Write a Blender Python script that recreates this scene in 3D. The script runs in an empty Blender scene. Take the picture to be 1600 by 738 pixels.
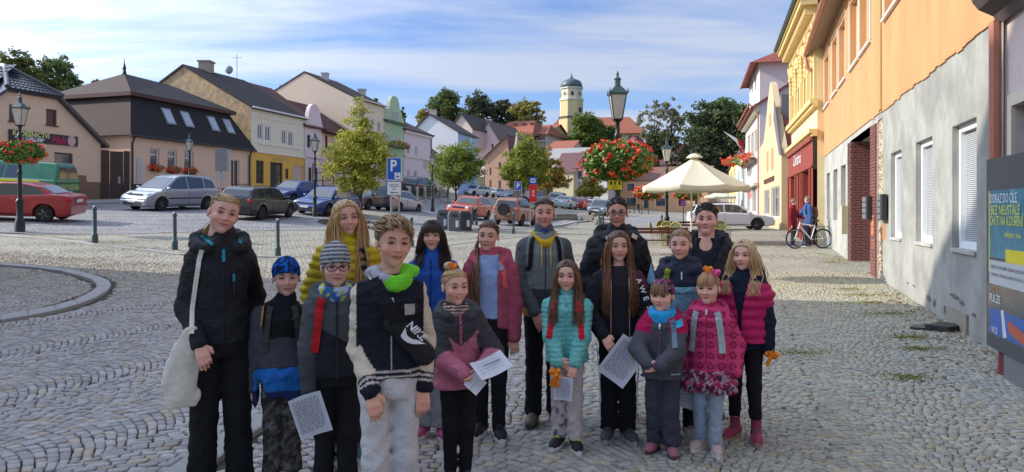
import bpy,bmesh,math,random
import numpy as np
from mathutils import Vector,Matrix
S=bpy.context.scene
COL=S.collection
R=random.Random(7)
NR=np.random.RandomState(11)
PI=math.pi
# ---------------------------------------------------------------- camera, sky, sun, exposure
F,CX,YH,CH=1150.0,800.0,333.0,1.55 # focal length, centre, horizon (photo pixels), eye height (m)
cam=bpy.data.cameras.new('camera');camo=bpy.data.objects.new('camera',cam);COL.objects.link(camo)
camo.location=(0,0,CH);camo.rotation_euler=(PI/2,0,0)
cam.sensor_width=36;cam.lens=36*F/1600;cam.shift_y=-(369-YH)/1600;cam.clip_start=.1;cam.clip_end=3000
S.camera=camo
SUN_EL,SUN_TH=math.radians(29),math.radians(-6)
tosun=Vector((-math.cos(SUN_EL)*math.cos(SUN_TH),-math.cos(SUN_EL)*math.sin(SUN_TH),math.sin(SUN_EL)))
sl=bpy.data.lights.new('sun','SUN');sl.energy=2.0;sl.angle=math.radians(.55);sl.color=(1,.92,.80)
so=bpy.data.objects.new('sun',sl);COL.objects.link(so);so.rotation_euler=tosun.to_track_quat('Z','Y').to_euler()
W=bpy.data.worlds.new('World');S.world=W;W.use_nodes=True
def sky():
 nt=W.node_tree;N=nt.nodes;L=nt.links;N.clear()
 out=N.new('ShaderNodeOutputWorld');bg=N.new('ShaderNodeBackground');bg.inputs[1].default_value=.15
 st=N.new('ShaderNodeTexSky');st.sky_type='NISHITA';st.sun_disc=False;st.sun_elevation=SUN_EL
 st.sun_rotation=math.atan2(tosun.x,tosun.y);st.air_density=1.0;st.dust_density=.6;st.ozone_density=1.5
 tc=N.new('ShaderNodeTexCoord');sep=N.new('ShaderNodeSeparateXYZ');L.new(tc.outputs['Generated'],sep.inputs[0])
 # project the view direction onto a cloud plane
 mx=N.new('ShaderNodeMath');mx.operation='MAXIMUM';mx.inputs[1].default_value=.05;L.new(sep.outputs['Z'],mx.inputs[0])
 ad=N.new('ShaderNodeMath');ad.operation='ADD';ad.inputs[1].default_value=.10;L.new(mx.outputs[0],ad.inputs[0])
 dx=N.new('ShaderNodeMath');dx.operation='DIVIDE';L.new(sep.outputs['X'],dx.inputs[0]);L.new(ad.outputs[0],dx.inputs[1])
 dy=N.new('ShaderNodeMath');dy.operation='DIVIDE';L.new(sep.outputs['Y'],dy.inputs[0]);L.new(ad.outputs[0],dy.inputs[1])
 cb=N.new('ShaderNodeCombineXYZ');L.new(dx.outputs[0],cb.inputs[0]);L.new(dy.outputs[0],cb.inputs[1])
 mp=N.new('ShaderNodeMapping');mp.inputs['Rotation'].default_value=(0,0,.35);mp.inputs['Scale'].default_value=(.42,1.0,1);mp.inputs['Location'].default_value=(.4,1.3,0)
 L.new(cb.outputs[0],mp.inputs[0])
 n1=N.new('ShaderNodeTexNoise');n1.inputs['Scale'].default_value=.9;n1.inputs['Detail'].default_value=9;n1.inputs['Roughness'].default_value=.58;n1.inputs['Distortion'].default_value=.35
 L.new(mp.outputs[0],n1.inputs['Vector'])
 r1=N.new('ShaderNodeValToRGB');r1.color_ramp.elements[0].position=.41;r1.color_ramp.elements[1].position=.58
 r1.color_ramp.elements[0].color=(.22,.22,.22,1);r1.color_ramp.elements[1].color=(.95,.95,.95,1)
 L.new(n1.outputs[0],r1.inputs[0])
 mix=N.new('ShaderNodeMixRGB');L.new(r1.outputs[0],mix.inputs[0]);L.new(st.outputs[0],mix.inputs[1])
 # veil of cirrus, brighter around the sun (forward scattering)
 dot=N.new('ShaderNodeVectorMath');dot.operation='DOT_PRODUCT';L.new(tc.outputs['Generated'],dot.inputs[0]);dot.inputs[1].default_value=tuple(tosun)
 cl=N.new('ShaderNodeMath');cl.operation='MAXIMUM';cl.inputs[1].default_value=0;L.new(dot.outputs['Value'],cl.inputs[0])
 pw=N.new('ShaderNodeMath');pw.operation='POWER';pw.inputs[1].default_value=3.0;L.new(cl.outputs[0],pw.inputs[0])
 ml=N.new('ShaderNodeMath');ml.operation='MULTIPLY_ADD';ml.inputs[1].default_value=4.6;ml.inputs[2].default_value=1;L.new(pw.outputs[0],ml.inputs[0])
 cc=N.new('ShaderNodeVectorMath');cc.operation='SCALE';cc.inputs[0].default_value=(1.45,1.64,2.06);L.new(ml.outputs[0],cc.inputs['Scale']);L.new(cc.outputs[0],mix.inputs[2])
 sb_=N.new('ShaderNodeVectorMath');sb_.operation='MULTIPLY';sb_.inputs[1].default_value=(.20,.30,.47);L.new(st.outputs[0],sb_.inputs[0]);L.new(sb_.outputs[0],mix.inputs[1])
 L.new(mix.outputs[0],bg.inputs[0]);L.new(bg.outputs[0],out.inputs[0])
sky()
S.view_settings.view_transform='Standard';S.view_settings.look='None';S.view_settings.gamma=1;S.view_settings.exposure=1.45
try:S.cycles.max_bounces=6;S.cycles.diffuse_bounces=3;S.cycles.glossy_bounces=3;S.cycles.transparent_max_bounces=12
except Exception:pass
# ---------------------------------------------------------------- helpers
def P(px,D,py=YH):return Vector(((px-CX)/F*D,D,CH-(py-YH)*D/F))
def zat(py,D):return CH-(py-YH)*D/F
def lin(c):return tuple(((v/255.0)/12.92 if v/255.0<=.04045 else((v/255.0+.055)/1.055)**2.4)for v in c)
_m={}
def mat(name,col,rough=.7,metal=0,var=.12,vs=6,bump=0,bs=40,spec=.4,kind=None,col2=None,emit=None,alpha=None,trans=0,obj=False,stretch=None,crease=0):
 if name in _m:return _m[name]
 m=bpy.data.materials.new(name);m.use_nodes=True;nt=m.node_tree;N=nt.nodes;L=nt.links;b=N['Principled BSDF']
 b.inputs['Roughness'].default_value=rough;b.inputs['Metallic'].default_value=metal;b.inputs['Specular IOR Level'].default_value=spec
 if trans:b.inputs['Transmission Weight'].default_value=trans
 tc=N.new('ShaderNodeTexCoord');vec=tc.outputs['Object']
 if stretch:
  mp=N.new('ShaderNodeMapping');mp.inputs['Scale'].default_value=stretch;L.new(vec,mp.inputs[0]);vec=mp.outputs[0]
 base=None
 if col=='attr':
  a=N.new('ShaderNodeVertexColor');a.layer_name='Col';base=a.outputs[0]
 else:
  rgb=N.new('ShaderNodeRGB');rgb.outputs[0].default_value=(*col,1);base=rgb.outputs[0]
 if col2 is not None:
  n=N.new('ShaderNodeTexNoise');n.inputs['Scale'].default_value=vs;n.inputs['Detail'].default_value=6;L.new(vec,n.inputs['Vector'])
  r=N.new('ShaderNodeValToRGB');r.color_ramp.elements[0].position=.42;r.color_ramp.elements[1].position=.60;L.new(n.outputs[0],r.inputs[0])
  x=N.new('ShaderNodeMixRGB');L.new(r.outputs[0],x.inputs[0]);L.new(base,x.inputs[1]);x.inputs[2].default_value=(*col2,1);base=x.outputs[0]
 if var:
  n=N.new('ShaderNodeTexNoise');n.inputs['Scale'].default_value=vs*2.3;n.inputs['Detail'].default_value=5;n.inputs['Roughness'].default_value=.65;L.new(vec,n.inputs['Vector'])
  mr=N.new('ShaderNodeMapRange');mr.inputs[1].default_value=.25;mr.inputs[2].default_value=.75;mr.inputs[3].default_value=1-var;mr.inputs[4].default_value=1+var;L.new(n.outputs[0],mr.inputs[0])
  x=N.new('ShaderNodeVectorMath');x.operation='SCALE';L.new(base,x.inputs[0]);L.new(mr.outputs[0],x.inputs['Scale']);base=x.outputs[0]
 L.new(base,b.inputs['Base Color'])
 if bump:
  n=N.new('ShaderNodeTexNoise');n.inputs['Scale'].default_value=bs;n.inputs['Detail'].default_value=6;L.new(vec,n.inputs['Vector'])
  bp=N.new('ShaderNodeBump');bp.inputs['Strength'].default_value=bump;bp.inputs['Distance'].default_value=.02;L.new(n.outputs[0],bp.inputs['Height']);L.new(bp.outputs[0],b.inputs['Normal'])
 if emit:b.inputs['Emission Color'].default_value=(*emit,1);b.inputs['Emission Strength'].default_value=1
 if alpha is not None:b.inputs['Alpha'].default_value=alpha
 if crease:
  n=N.new('ShaderNodeTexNoise');n.inputs['Scale'].default_value=11;n.inputs['Detail'].default_value=4;n.inputs['Distortion'].default_value=1.6;n.inputs['Roughness'].default_value=.5;mp=N.new('ShaderNodeMapping');mp.inputs['Scale'].default_value=(.8,1,1.5);L.new(tc.outputs['Object'],mp.inputs[0]);L.new(mp.outputs[0],n.inputs['Vector'])
  r_=N.new('ShaderNodeMath');r_.operation='PINGPONG';r_.inputs[1].default_value=.09;L.new(n.outputs[0],r_.inputs[0]);b2=N.new('ShaderNodeBump');b2.inputs['Strength'].default_value=crease;b2.inputs['Distance'].default_value=.12;L.new(r_.outputs[0],b2.inputs['Height'])
  if bump:L.new(bp.outputs[0],b2.inputs['Normal'])
  L.new(b2.outputs[0],b.inputs['Normal'])
 _m[name]=m;return m
def link(o,parent=None):
 COL.objects.link(o)
 if parent is not None:o.parent=parent
 return o
def tag(o,label=None,cat=None,group=None,kind=None):
 if label:o['label']=label
 if cat:o['category']=cat
 if group:o['group']=group
 if kind:o['kind']=kind
 return o
def empty(name,loc,label,cat,group=None,rz=0):
 o=bpy.data.objects.new(name,None);o.location=loc;o.rotation_euler=(0,0,rz);o.empty_display_size=.2
 link(o);return tag(o,label,cat,group)
def meshobj(name,verts,faces,mats,parent=None,smooth=False,mi=None,cols=None):
 me=bpy.data.meshes.new(name)
 verts=np.asarray(verts,dtype=np.float32).reshape(-1,3)
 if isinstance(faces,np.ndarray)and faces.ndim==2:
  n,k=faces.shape
  me.vertices.add(len(verts));me.vertices.foreach_set('co',verts.ravel())
  me.loops.add(n*k);me.loops.foreach_set('vertex_index',faces.astype(np.int32).ravel())
  me.polygons.add(n);me.polygons.foreach_set('loop_start',np.arange(0,n*k,k,dtype=np.int32));me.polygons.foreach_set('loop_total',np.full(n,k,dtype=np.int32))
  me.update(calc_edges=True)
 else:
  me.from_pydata(verts.tolist(),[],[list(f)for f in faces]);me.update()
 if not isinstance(mats,(list,tuple)):mats=[mats]
 for m in mats:me.materials.append(m)
 if mi is not None:me.polygons.foreach_set('material_index',np.asarray(mi,dtype=np.int32))
 if smooth:me.polygons.foreach_set('use_smooth',np.ones(len(me.polygons),dtype=bool))
 if cols is not None:
  ca=me.color_attributes.new('Col','FLOAT_COLOR','POINT');c=np.ones((len(verts),4),dtype=np.float32);c[:,:3]=cols;ca.data.foreach_set('color',c.ravel())
 o=bpy.data.objects.new(name,me);return link(o,parent)
class MB:
 """collects shapes, then builds ONE mesh object"""
 def __init__(s):s.v=[];s.f=[];s.m=[];s.c=[];s.cm=0;s.cc=(1,1,1)
 def add(s,vs,fs):
  b=len(s.v);s.v+=[tuple(v)for v in vs];s.f+=[tuple(b+i for i in f)for f in fs];s.m+=[s.cm]*len(fs);s.c+=[s.cc]*len(vs);return s
 def mi(s,i):s.cm=i;return s
 def box(s,c,sz,rz=0,tp=1.0):
  hx,hy,hz=sz[0]/2,sz[1]/2,sz[2]/2;cr,sr=math.cos(rz),math.sin(rz);vs=[]
  for z,t in((-hz,1),(hz,tp)):
   for x,y in((-hx,-hy),(hx,-hy),(hx,hy),(-hx,hy)):
    x*=t;y*=t;vs.append((c[0]+x*cr-y*sr,c[1]+x*sr+y*cr,c[2]+z))
  return s.add(vs,[(3,2,1,0),(4,5,6,7),(0,1,5,4),(1,2,6,5),(2,3,7,6),(3,0,4,7)])
 def hexa(s,a,b):
  """a, b: four points each (loops)"""
  return s.add(list(a)+list(b),[(3,2,1,0),(4,5,6,7),(0,1,5,4),(1,2,6,5),(2,3,7,6),(3,0,4,7)])
 def prism(s,pts,d):
  """closed polygon pts (3d) extruded by vector d"""
  n=len(pts);q=[tuple(Vector(p)+Vector(d))for p in pts]
  return s.add(list(map(tuple,pts))+q,[tuple(range(n))[::-1],tuple(range(n,2*n))]+[(i,(i+1)%n,n+(i+1)%n,n+i)for i in range(n)])
 def poly(s,pts):return s.add(pts,[tuple(range(len(pts)))])
 def tube(s,path,r,n=8,cap=True,flat=1.0,up=None):
  path=[Vector(p)for p in path];m=len(path)
  if not hasattr(r,'__len__'):r=[r]*m
  base=len(s.v);u=None;vs=[]
  for i,p in enumerate(path):
   t=(path[min(i+1,m-1)]-path[max(i-1,0)])
   if t.length<1e-9:t=Vector((0,0,1))
   t.normalize()
   if u is None:
    u=Vector(up)if up is not None else(Vector((0,0,1))if abs(t.z)<.9 else Vector((1,0,0)))
   u=(u-t*u.dot(t))
   if u.length<1e-6:u=t.orthogonal()
   u.normalize();w=t.cross(u)
   for k in range(n):
    a=2*PI*k/n;vs.append(p+u*(math.cos(a)*r[i]*flat)+w*(math.sin(a)*r[i]))
  fs=[]
  for i in range(m-1):
   for k in range(n):
    k2=(k+1)%n;fs.append((i*n+k,i*n+k2,(i+1)*n+k2,(i+1)*n+k))
  if cap:fs.append(tuple(range(n))[::-1]);fs.append(tuple((m-1)*n+k for k in range(n)))
  return s.add(vs,fs)
 def lathe(s,prof,c=(0,0,0),n=16,rot=0):
  """prof: (r,z) list"""
  vs=[]
  for r_,z in prof:
   for k in range(n):
    a=2*PI*k/n+rot;vs.append((c[0]+r_*math.cos(a),c[1]+r_*math.sin(a),c[2]+z))
  fs=[]
  for i in range(len(prof)-1):
   for k in range(n):
    k2=(k+1)%n;fs.append((i*n+k,i*n+k2,(i+1)*n+k2,(i+1)*n+k))
  fs.append(tuple(range(n))[::-1]);fs.append(tuple((len(prof)-1)*n+k for k in range(n)))
  return s.add(vs,fs)
 def ball(s,c,r,n=8,m=6,rot=None):
  if not hasattr(r,'__len__'):r=(r,r,r)
  vs=[];M=rot
  for i in range(1,m):
   th=PI*i/m
   for k in range(n):
    a=2*PI*k/n;v=Vector((r[0]*math.sin(th)*math.cos(a),r[1]*math.sin(th)*math.sin(a),r[2]*math.cos(th)))
    if M is not None:v=M@v
    vs.append(v+Vector(c))
  t=Vector((0,0,r[2]));
  if M is not None:t=M@t
  vs+=[Vector(c)+t,Vector(c)-t];T=len(vs)-2;B=T+1;fs=[]
  for i in range(m-2):
   for k in range(n):
    k2=(k+1)%n;fs.append((i*n+k,(i+1)*n+k,(i+1)*n+k2,i*n+k2))
  for k in range(n):
   k2=(k+1)%n;fs.append((T,k,k2));fs.append((B,(m-2)*n+k2,(m-2)*n+k))
  return s.add(vs,fs)
 def build(s,name,mats,parent=None,smooth=False,col=False,loc=None):
  v=s.v
  if loc is not None:v=[(p[0]-loc[0],p[1]-loc[1],p[2]-loc[2])for p in v]
  o=meshobj(name,v,s.f,mats,parent,smooth,s.m if any(s.m)else None,np.array(s.c)if col else None)
  if loc is not None:o.location=loc
  return o
def smooth_angle(o,deg=40):
 me=o.data;me.polygons.foreach_set('use_smooth',np.ones(len(me.polygons),dtype=bool));me.set_sharp_from_angle(angle=math.radians(deg));return o
def copy_tree(o,loc=None,rz=None,label=None,parent=None,scale=None):
 c=o.copy();link(c)
 if parent is not None:c.parent=parent
 if loc is not None:c.location=loc
 if rz is not None:c.rotation_euler=(0,0,rz)
 if label:c['label']=label
 if scale:c.scale=(scale,)*3
 for ch in o.children:copy_tree(ch,parent=c)
 return c
def textmesh(txt,size=1,font_shear=0,ext=0,offs=0):
 cu=bpy.data.curves.new('txt','FONT');cu.body=txt;cu.size=size;cu.shear=font_shear;cu.extrude=ext;cu.offset=offs;cu.align_x='CENTER';cu.align_y='CENTER';cu.resolution_u=2
 o=bpy.data.objects.new('txt',cu);COL.objects.link(o);dg=bpy.context.evaluated_depsgraph_get();me=bpy.data.meshes.new_from_object(o.evaluated_get(dg))
 v=[tuple(q.co)for q in me.vertices];f=[tuple(p.vertices)for p in me.polygons]
 bpy.data.objects.remove(o);bpy.data.meshes.remove(me);bpy.data.curves.remove(cu);return v,f
def put_text(name,txt,O,X,Y,size,m,parent=None,shear=0,width=None,offs=0,label=None):
 """flat lettering centred at O, spanned by unit vectors X (right), Y (up)"""
 v,f=textmesh(txt,size,shear,0,offs);X=Vector(X).normalized();Y=Vector(Y).normalized();Z=X.cross(Y)
 if width:
  w=max(p[0]for p in v)-min(p[0]for p in v);k=width/w
 else:k=1
 vs=[Vector(O)+X*p[0]*k+Y*p[1]+Z*.004 for p in v]
 o=meshobj(name,[tuple(q)for q in vs],f,m,parent);return o
 # ---------------------------------------------------------------- ground height from the photograph's base points
GP=[(-3,0,0),(3,0,0),(0,4,0),(0,8,0),(4,8,0),(-5,6,.05),(5.59,8.8,0.0),(6.7,12.2,.08),(7.7,15.4,.12),(9.4,20.5,.19),(11.9,28.3,.32),
(16.8,46,.62),(19.7,58,.9),(22.9,72,1.1),(10.5,26.5,.34),(12.1,41,.62),(2.3,16.2,.1),(-6.4,20,.35),(-9.2,20,.52),(-11.3,20,.73),(-.8,34,.48),(0,37,.53),
(-7.4,13.6,.2),(-11.1,16,.45),(-6.7,9.6,.15),(-16,24,.88),(-17,26.5,1.16),(-17.4,37,1.74),(-22,42,2.2),(-25.2,45,2.5),(-11.4,34,1.28),(-10.1,40,1.5),
(-9.2,47,1.82),(-7.9,51,1.64),(-2.8,50,1.11),(.2,46,.8),(-18.5,57,3.4),(-10.7,83,4.3),(-5.2,100,3.86),(-.4,100,3.4),(8.7,95,1.96),(8.6,72,1.45),(24,140,1.8),
(26,150,2.2),(45,150,1.6),(10.4,150,3.8),(-15,150,6.5),(-40,45,3.8),(-40,20,2.4),(-30,100,6.5),(30,46,.8),(40,100,1.1),(5,60,1.0),(-22,-3,.6),(12,0,0),(0,-8,0)]
_gp=np.array(GP,dtype=float)
def _tpsfit():
 n=len(_gp);d=np.hypot(_gp[:,None,0]-_gp[None,:,0],_gp[:,None,1]-_gp[None,:,1])/50
 K=np.where(d>0,d*d*np.log(np.maximum(d,1e-9)),0)+np.eye(n)*.0012
 Q=np.c_[np.ones(n),_gp[:,0]/50,_gp[:,1]/50];A=np.zeros((n+3,n+3));A[:n,:n]=K;A[:n,n:]=Q;A[n:,:n]=Q.T
 return np.linalg.solve(A,np.r_[_gp[:,2],0,0,0])
_gw=_tpsfit()
def G(x,y):
 x=np.clip(np.asarray(x,float),-45,45);y=np.clip(np.asarray(y,float),-8,155);sh=x.shape;xf=x.ravel();yf=y.ravel()
 out=np.empty(len(xf))
 for a in range(0,len(xf),20000):
  X=xf[a:a+20000];Y=yf[a:a+20000]
  d=np.hypot(X[:,None]-_gp[None,:,0],Y[:,None]-_gp[None,:,1])/50
  out[a:a+20000]=np.where(d>0,d*d*np.log(np.maximum(d,1e-9)),0)@_gw[:-3]+_gw[-3]+_gw[-2]*X/50+_gw[-1]*Y/50
 return out.reshape(sh)
def g(x,y):return float(G(np.array([x]),np.array([y]))[0])
def gpix(px,py):
 """the ground point seen at a photo pixel"""
 D=3.0
 lo=2.0
 while lo<160:
  p=P(px,lo,py)
  if p.z<g(p.x,p.y):break
  lo+=.5 if lo<60 else 2
 a,b=lo-(.5 if lo<60 else 2),lo
 for _ in range(14):
  m=(a+b)/2;p=P(px,m,py)
  if p.z<g(p.x,p.y):b=m
  else:a=m
 p=P(px,a,py);return Vector((p.x,p.y,g(p.x,p.y)))
def onG(px,D):x=(px-CX)/F*D;return Vector((x,D,g(x,D)))
# street frame: u runs up the street (towards its vanishing point), w to its right
U=Vector((.3129,.9498,0));Wd=Vector((.9498,-.3129,0))
# ---------------------------------------------------------------- ground
def cobble_mat(name,c1,c2,joint,sc=8.5):
 m=bpy.data.materials.new(name);m.use_nodes=True;nt=m.node_tree;N=nt.nodes;L=nt.links;b=N['Principled BSDF'];b.inputs['Roughness'].default_value=.85
 tc=N.new('ShaderNodeTexCoord');mp=N.new('ShaderNodeMapping');mp.inputs['Rotation'].default_value=(0,0,-.32);L.new(tc.outputs['Object'],mp.inputs[0])
 v=N.new('ShaderNodeTexVoronoi');v.feature='DISTANCE_TO_EDGE';v.inputs['Scale'].default_value=sc;v.inputs['Randomness'].default_value=.55;L.new(mp.outputs[0],v.inputs['Vector'])
 v2=N.new('ShaderNodeTexVoronoi');v2.inputs['Scale'].default_value=sc;v2.inputs['Randomness'].default_value=.55;L.new(mp.outputs[0],v2.inputs['Vector'])
 r=N.new('ShaderNodeValToRGB');r.color_ramp.elements[0].position=.03;r.color_ramp.elements[1].position=.12;L.new(v.outputs['Distance'],r.inputs[0])
 sp=N.new('ShaderNodeSeparateColor');L.new(v2.outputs['Color'],sp.inputs[0])
 x=N.new('ShaderNodeMixRGB');L.new(sp.outputs[0],x.inputs[0]);x.inputs[1].default_value=(*c1,1);x.inputs[2].default_value=(*c2,1)
 n=N.new('ShaderNodeTexNoise');n.inputs['Scale'].default_value=.35;n.inputs['Detail'].default_value=7;n.inputs['Roughness'].default_value=.7;L.new(tc.outputs['Object'],n.inputs['Vector'])
 mr=N.new('ShaderNodeMapRange');mr.inputs[1].default_value=.3;mr.inputs[2].default_value=.7;mr.inputs[3].default_value=.78;mr.inputs[4].default_value=1.2;L.new(n.outputs[0],mr.inputs[0])
 sc_=N.new('ShaderNodeVectorMath');sc_.operation='SCALE';L.new(x.outputs[0],sc_.inputs[0]);L.new(mr.outputs[0],sc_.inputs['Scale'])
 y=N.new('ShaderNodeMixRGB');L.new(r.outputs[0],y.inputs[0]);y.inputs[1].default_value=(*joint,1);L.new(sc_.outputs[0],y.inputs[2]);L.new(y.outputs[0],b.inputs['Base Color'])
 bp=N.new('ShaderNodeBump');bp.inputs['Strength'].default_value=.7;bp.inputs['Distance'].default_value=.02;L.new(r.outputs[0],bp.inputs['Height']);L.new(bp.outputs[0],b.inputs['Normal'])
 return m
M_cob=cobble_mat('cobble_far',(.31,.29,.235),(.42,.395,.315),(.13,.12,.085),8)
M_road=cobble_mat('cobble_road',(.24,.24,.245),(.34,.34,.34),(.12,.12,.12),7)
M_sett=mat('sett_granite','attr',rough=.85,var=.2,vs=24,bump=.7,bs=60)
M_bed=mat('joint_sand',(.050,.048,.040),rough=1,var=.35,vs=2.5,col2=(.060,.070,.025),bump=.4)
M_granite=mat('granite_kerb',(.34,.335,.32),rough=.8,var=.2,vs=20,bump=.3,bs=80)
M_slab=mat('pale_strip',(.36,.34,.29),rough=.85,var=.2,vs=8,bump=.3)
def wallx(D):return 2.695+.329*D
def in_sett(x,y,m=0.0):return(y>3.3-m)&(y<17.5+m)&(x<wallx(y)-.02+m)&(x>-.72*y-1.2-m)
def sheet(name,xs,ys,zf,m,parent=None,keep=None):
 X,Y=np.meshgrid(xs,ys,indexing='xy');Z=zf(X,Y);v=np.c_[X.ravel(),Y.ravel(),Z.ravel()];nx=len(xs);ny=len(ys)
 i,j=np.meshgrid(np.arange(nx-1),np.arange(ny-1),indexing='xy');a=(j*nx+i).ravel();f=np.c_[a,a+1,a+nx+1,a+nx]
 if keep is not None:
  cx=(X[:-1,:-1]+X[1:,1:]).ravel()/2;cy=(Y[:-1,:-1]+Y[1:,1:]).ravel()/2;f=f[keep(cx,cy)]
 return meshobj(name,v,f,m,parent,smooth=True)
def groundz(X,Y):
 z=G(X,Y);inn=in_sett(X,Y,-.25);z=z-np.where(inn,.07,0)
 far=np.clip((Y-155)/60,0,1);return z-far*2
xs=np.r_[np.linspace(-420,-60,14),np.linspace(-55,-20,12),np.arange(-19,16,.5),np.linspace(16.5,60,22),np.linspace(70,420,12)]
ys=np.r_[np.linspace(-120,-10,10),np.arange(-8,1,1.5),np.arange(1,30,.5),np.arange(30,90,2.0),np.arange(90,156,5.0),np.linspace(160,1200,12)]
ground=tag(sheet('ground',xs,ys,groundz,M_cob),kind='structure')
pavement=tag(sheet('pavement',np.arange(-14.5,9,.35),np.arange(3,17.9,.35),lambda X,Y:G(X,Y)-.028,M_bed,keep=lambda x,y:in_sett(x,y,.12)),kind='structure')
# darker setts of the road along the left houses
def roadk(x,y):
 s=x*U.x+y*U.y;w=x*Wd.x+y*Wd.y # road band parallel to the house row
 return(w>-37)&(w<-21.5)&(s>20)&(s<120)
def drape(name,pts,off,m,parent=None,kind='structure',sub=1.0):
 """ground-hugging patch bounded by two matching pixel or world polylines"""
 A,B=pts;n=len(A);nn=6;vs=[];fs=[]
 for i in range(n):
  for k in range(nn+1):
   p=A[i].lerp(B[i],k/nn);vs.append((p.x,p.y,g(p.x,p.y)+off))
 for i in range(n-1):
  for k in range(nn):
   a=i*(nn+1)+k;fs.append((a,a+1,a+nn+2,a+nn+1))
 return tag(meshobj(name,vs,fs,m,parent,smooth=True),kind=kind)
def resamp(pts,step):
 out=[pts[0]]
 for a,b in zip(pts[:-1],pts[1:]):
  n=max(1,int((b-a).length/step));out+=[a.lerp(b,k/n)for k in range(1,n+1)]
 return out
 # road strip on the left in grey setts (from photo pixels)
lo=[Vector(onG(px,D))for px,D in((-120,23.4),(60,23.6),(200,24.5),(330,27),(440,29),(560,31.5),(700,36),(830,41),(900,50),(905,62),(900,80))]
hi=[Vector(onG(px,D))for px,D in((-120,39),(60,41),(160,43),(300,46),(400,50),(480,54),(560,59),(640,66),(690,74),(720,84),(740,100))]
drape('road',(resamp(lo,400),resamp(hi,400)),.012,M_road)
# asphalt-grey street up the middle right
lo=[Vector(onG(px,D))for px,D in((905,30),(940,38),(955,50),(962,70),(968,100),(975,140))]
hi=[Vector(onG(px,D))for px,D in((1120,30),(1085,38),(1072,50),(1068,70),(1050,100),(1020,140))]
drape('street',(lo,hi),.012,M_road)
# ---- kerb ring of the round bed at the left
outer=[(-60,512),(0,503),(45,496),(90,487),(125,477),(150,467),(168,456),(174,447),(170,440),(155,434),(132,427.5),(100,421.5),(60,417),(0,412.5),(-60,409)]
inner=[(-60,503),(0,495),(42,489),(85,480),(115,471),(133,463),(146,455),(151,450),(150,444),(142,438),(122,431.5),(95,425),(58,420),(0,415.5),(-60,412)]
Oo=[gpix(*p)for p in outer];Oi=[gpix(*p)for p in inner]
ring_mid=np.array([((a+b)/2)[:2]for a,b in zip(Oo,Oi)])
kerb=tag(empty('kerb',Oo[7],'curved pale granite kerb round the bed at the left','kerb'))
def kerbstone(par,a0,a1,b0,b1,h=.06,base=-.1,name='kerb_stone'):
 o=par.location;q=[]
 for p in(a0,a1,b1,b0):
  q.append(Vector((p.x,p.y,g(p.x,p.y))))
 c=sum(q,Vector())/4;q=[c+(p-c)*.985 for p in q]
 mb=MB();top=[p+Vector((0,0,h))for p in q];t2=[c+Vector((0,0,h+.008))+(p-c)*.93 for p in q]
 mb.hexa([tuple(p+Vector((0,0,base))-o)for p in q],[tuple(p-o)for p in top]);mb.v[4:8]=[tuple(p-o)for p in top];mb.f.pop(1);mb.m.pop(1)
 n=len(mb.v);mb.v+=[tuple(p-o)for p in t2];mb.c+=[(1,1,1)]*4
 mb.f+=[(n,n+1,n+2,n+3)]+[(4+i,4+(i+1)%4,n+(i+1)%4,n+i)for i in range(4)];mb.m+=[0]*5
 mb.build(name,M_granite,par)
for a0,a1,b0,b1 in zip(Oo[:-1],Oo[1:],Oi[:-1],Oi[1:]):kerbstone(kerb,a0,a1,b0,b1,.022)
# long pale kerb line behind, flush
def line_kerb(pix,width,label,h=.015,m=M_granite):
 pts=resamp([gpix(*p)for p in pix],1.0);k=empty('kerb',pts[0],label,'kerb')
 for a,b in zip(pts[:-1],pts[1:]):
  t=(b-a).normalized();n=Vector((-t.y,t.x,0))*width;kerbstone(k,a,b,a+n,b+n,h)
 return k
line_kerb([(-80,362),(0,367),(60,372.5),(148,383),(280,398.5),(450,403)],.16,'long pale flush kerb line between lamp post and bollards')
line_kerb([(560,392),(700,384),(830,368),(905,357)],.14,'pale kerb line running past the two bollards in the middle')
ik=line_kerb([(868,356),(900,349),(938,344),(968,343),(930,340.5)],.22,'raised pale kerb at the corner of the middle car park',h=.10)
st=line_kerb([(296,752),(345,716),(402,674),(440,650),(520,612)],.22,'pale granite strip set into the setts behind the tall woman',h=.008)
strip_mid=np.array([[gpix(*p).x,gpix(*p).y]for p in[(296,752),(345,716),(402,674),(440,650),(520,612)]])
def segdist(px,py,pl):
 d=np.full(px.shape,1e9)
 for(x0,y0),(x1,y1)in zip(pl[:-1],pl[1:]):
  dx,dy=x1-x0,y1-y0;t=np.clip(((px-x0)*dx+(py-y0)*dy)/(dx*dx+dy*dy),0,1);d=np.minimum(d,np.hypot(px-x0-t*dx,py-y0-t*dy))
 return d
def segdist_w(px,py,A,B):
 """distance to ring band given by inner / outer polylines: inside test by local half width"""
 d=np.full(px.shape,1e9)
 for a0,a1,b0,b1 in zip(A[:-1],A[1:],B[:-1],B[1:]):
  m0=(a0+b0)/2;m1=(a1+b1)/2;hw=((a0-b0).length+(a1-b1).length)/4
  dx,dy=m1.x-m0.x,m1.y-m0.y;t=np.clip(((px-m0.x)*dx+(py-m0.y)*dy)/(dx*dx+dy*dy+1e-9),0,1);d=np.minimum(d,np.hypot(px-m0.x-t*dx,py-m0.y-t*dy)-hw)
 return d
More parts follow.
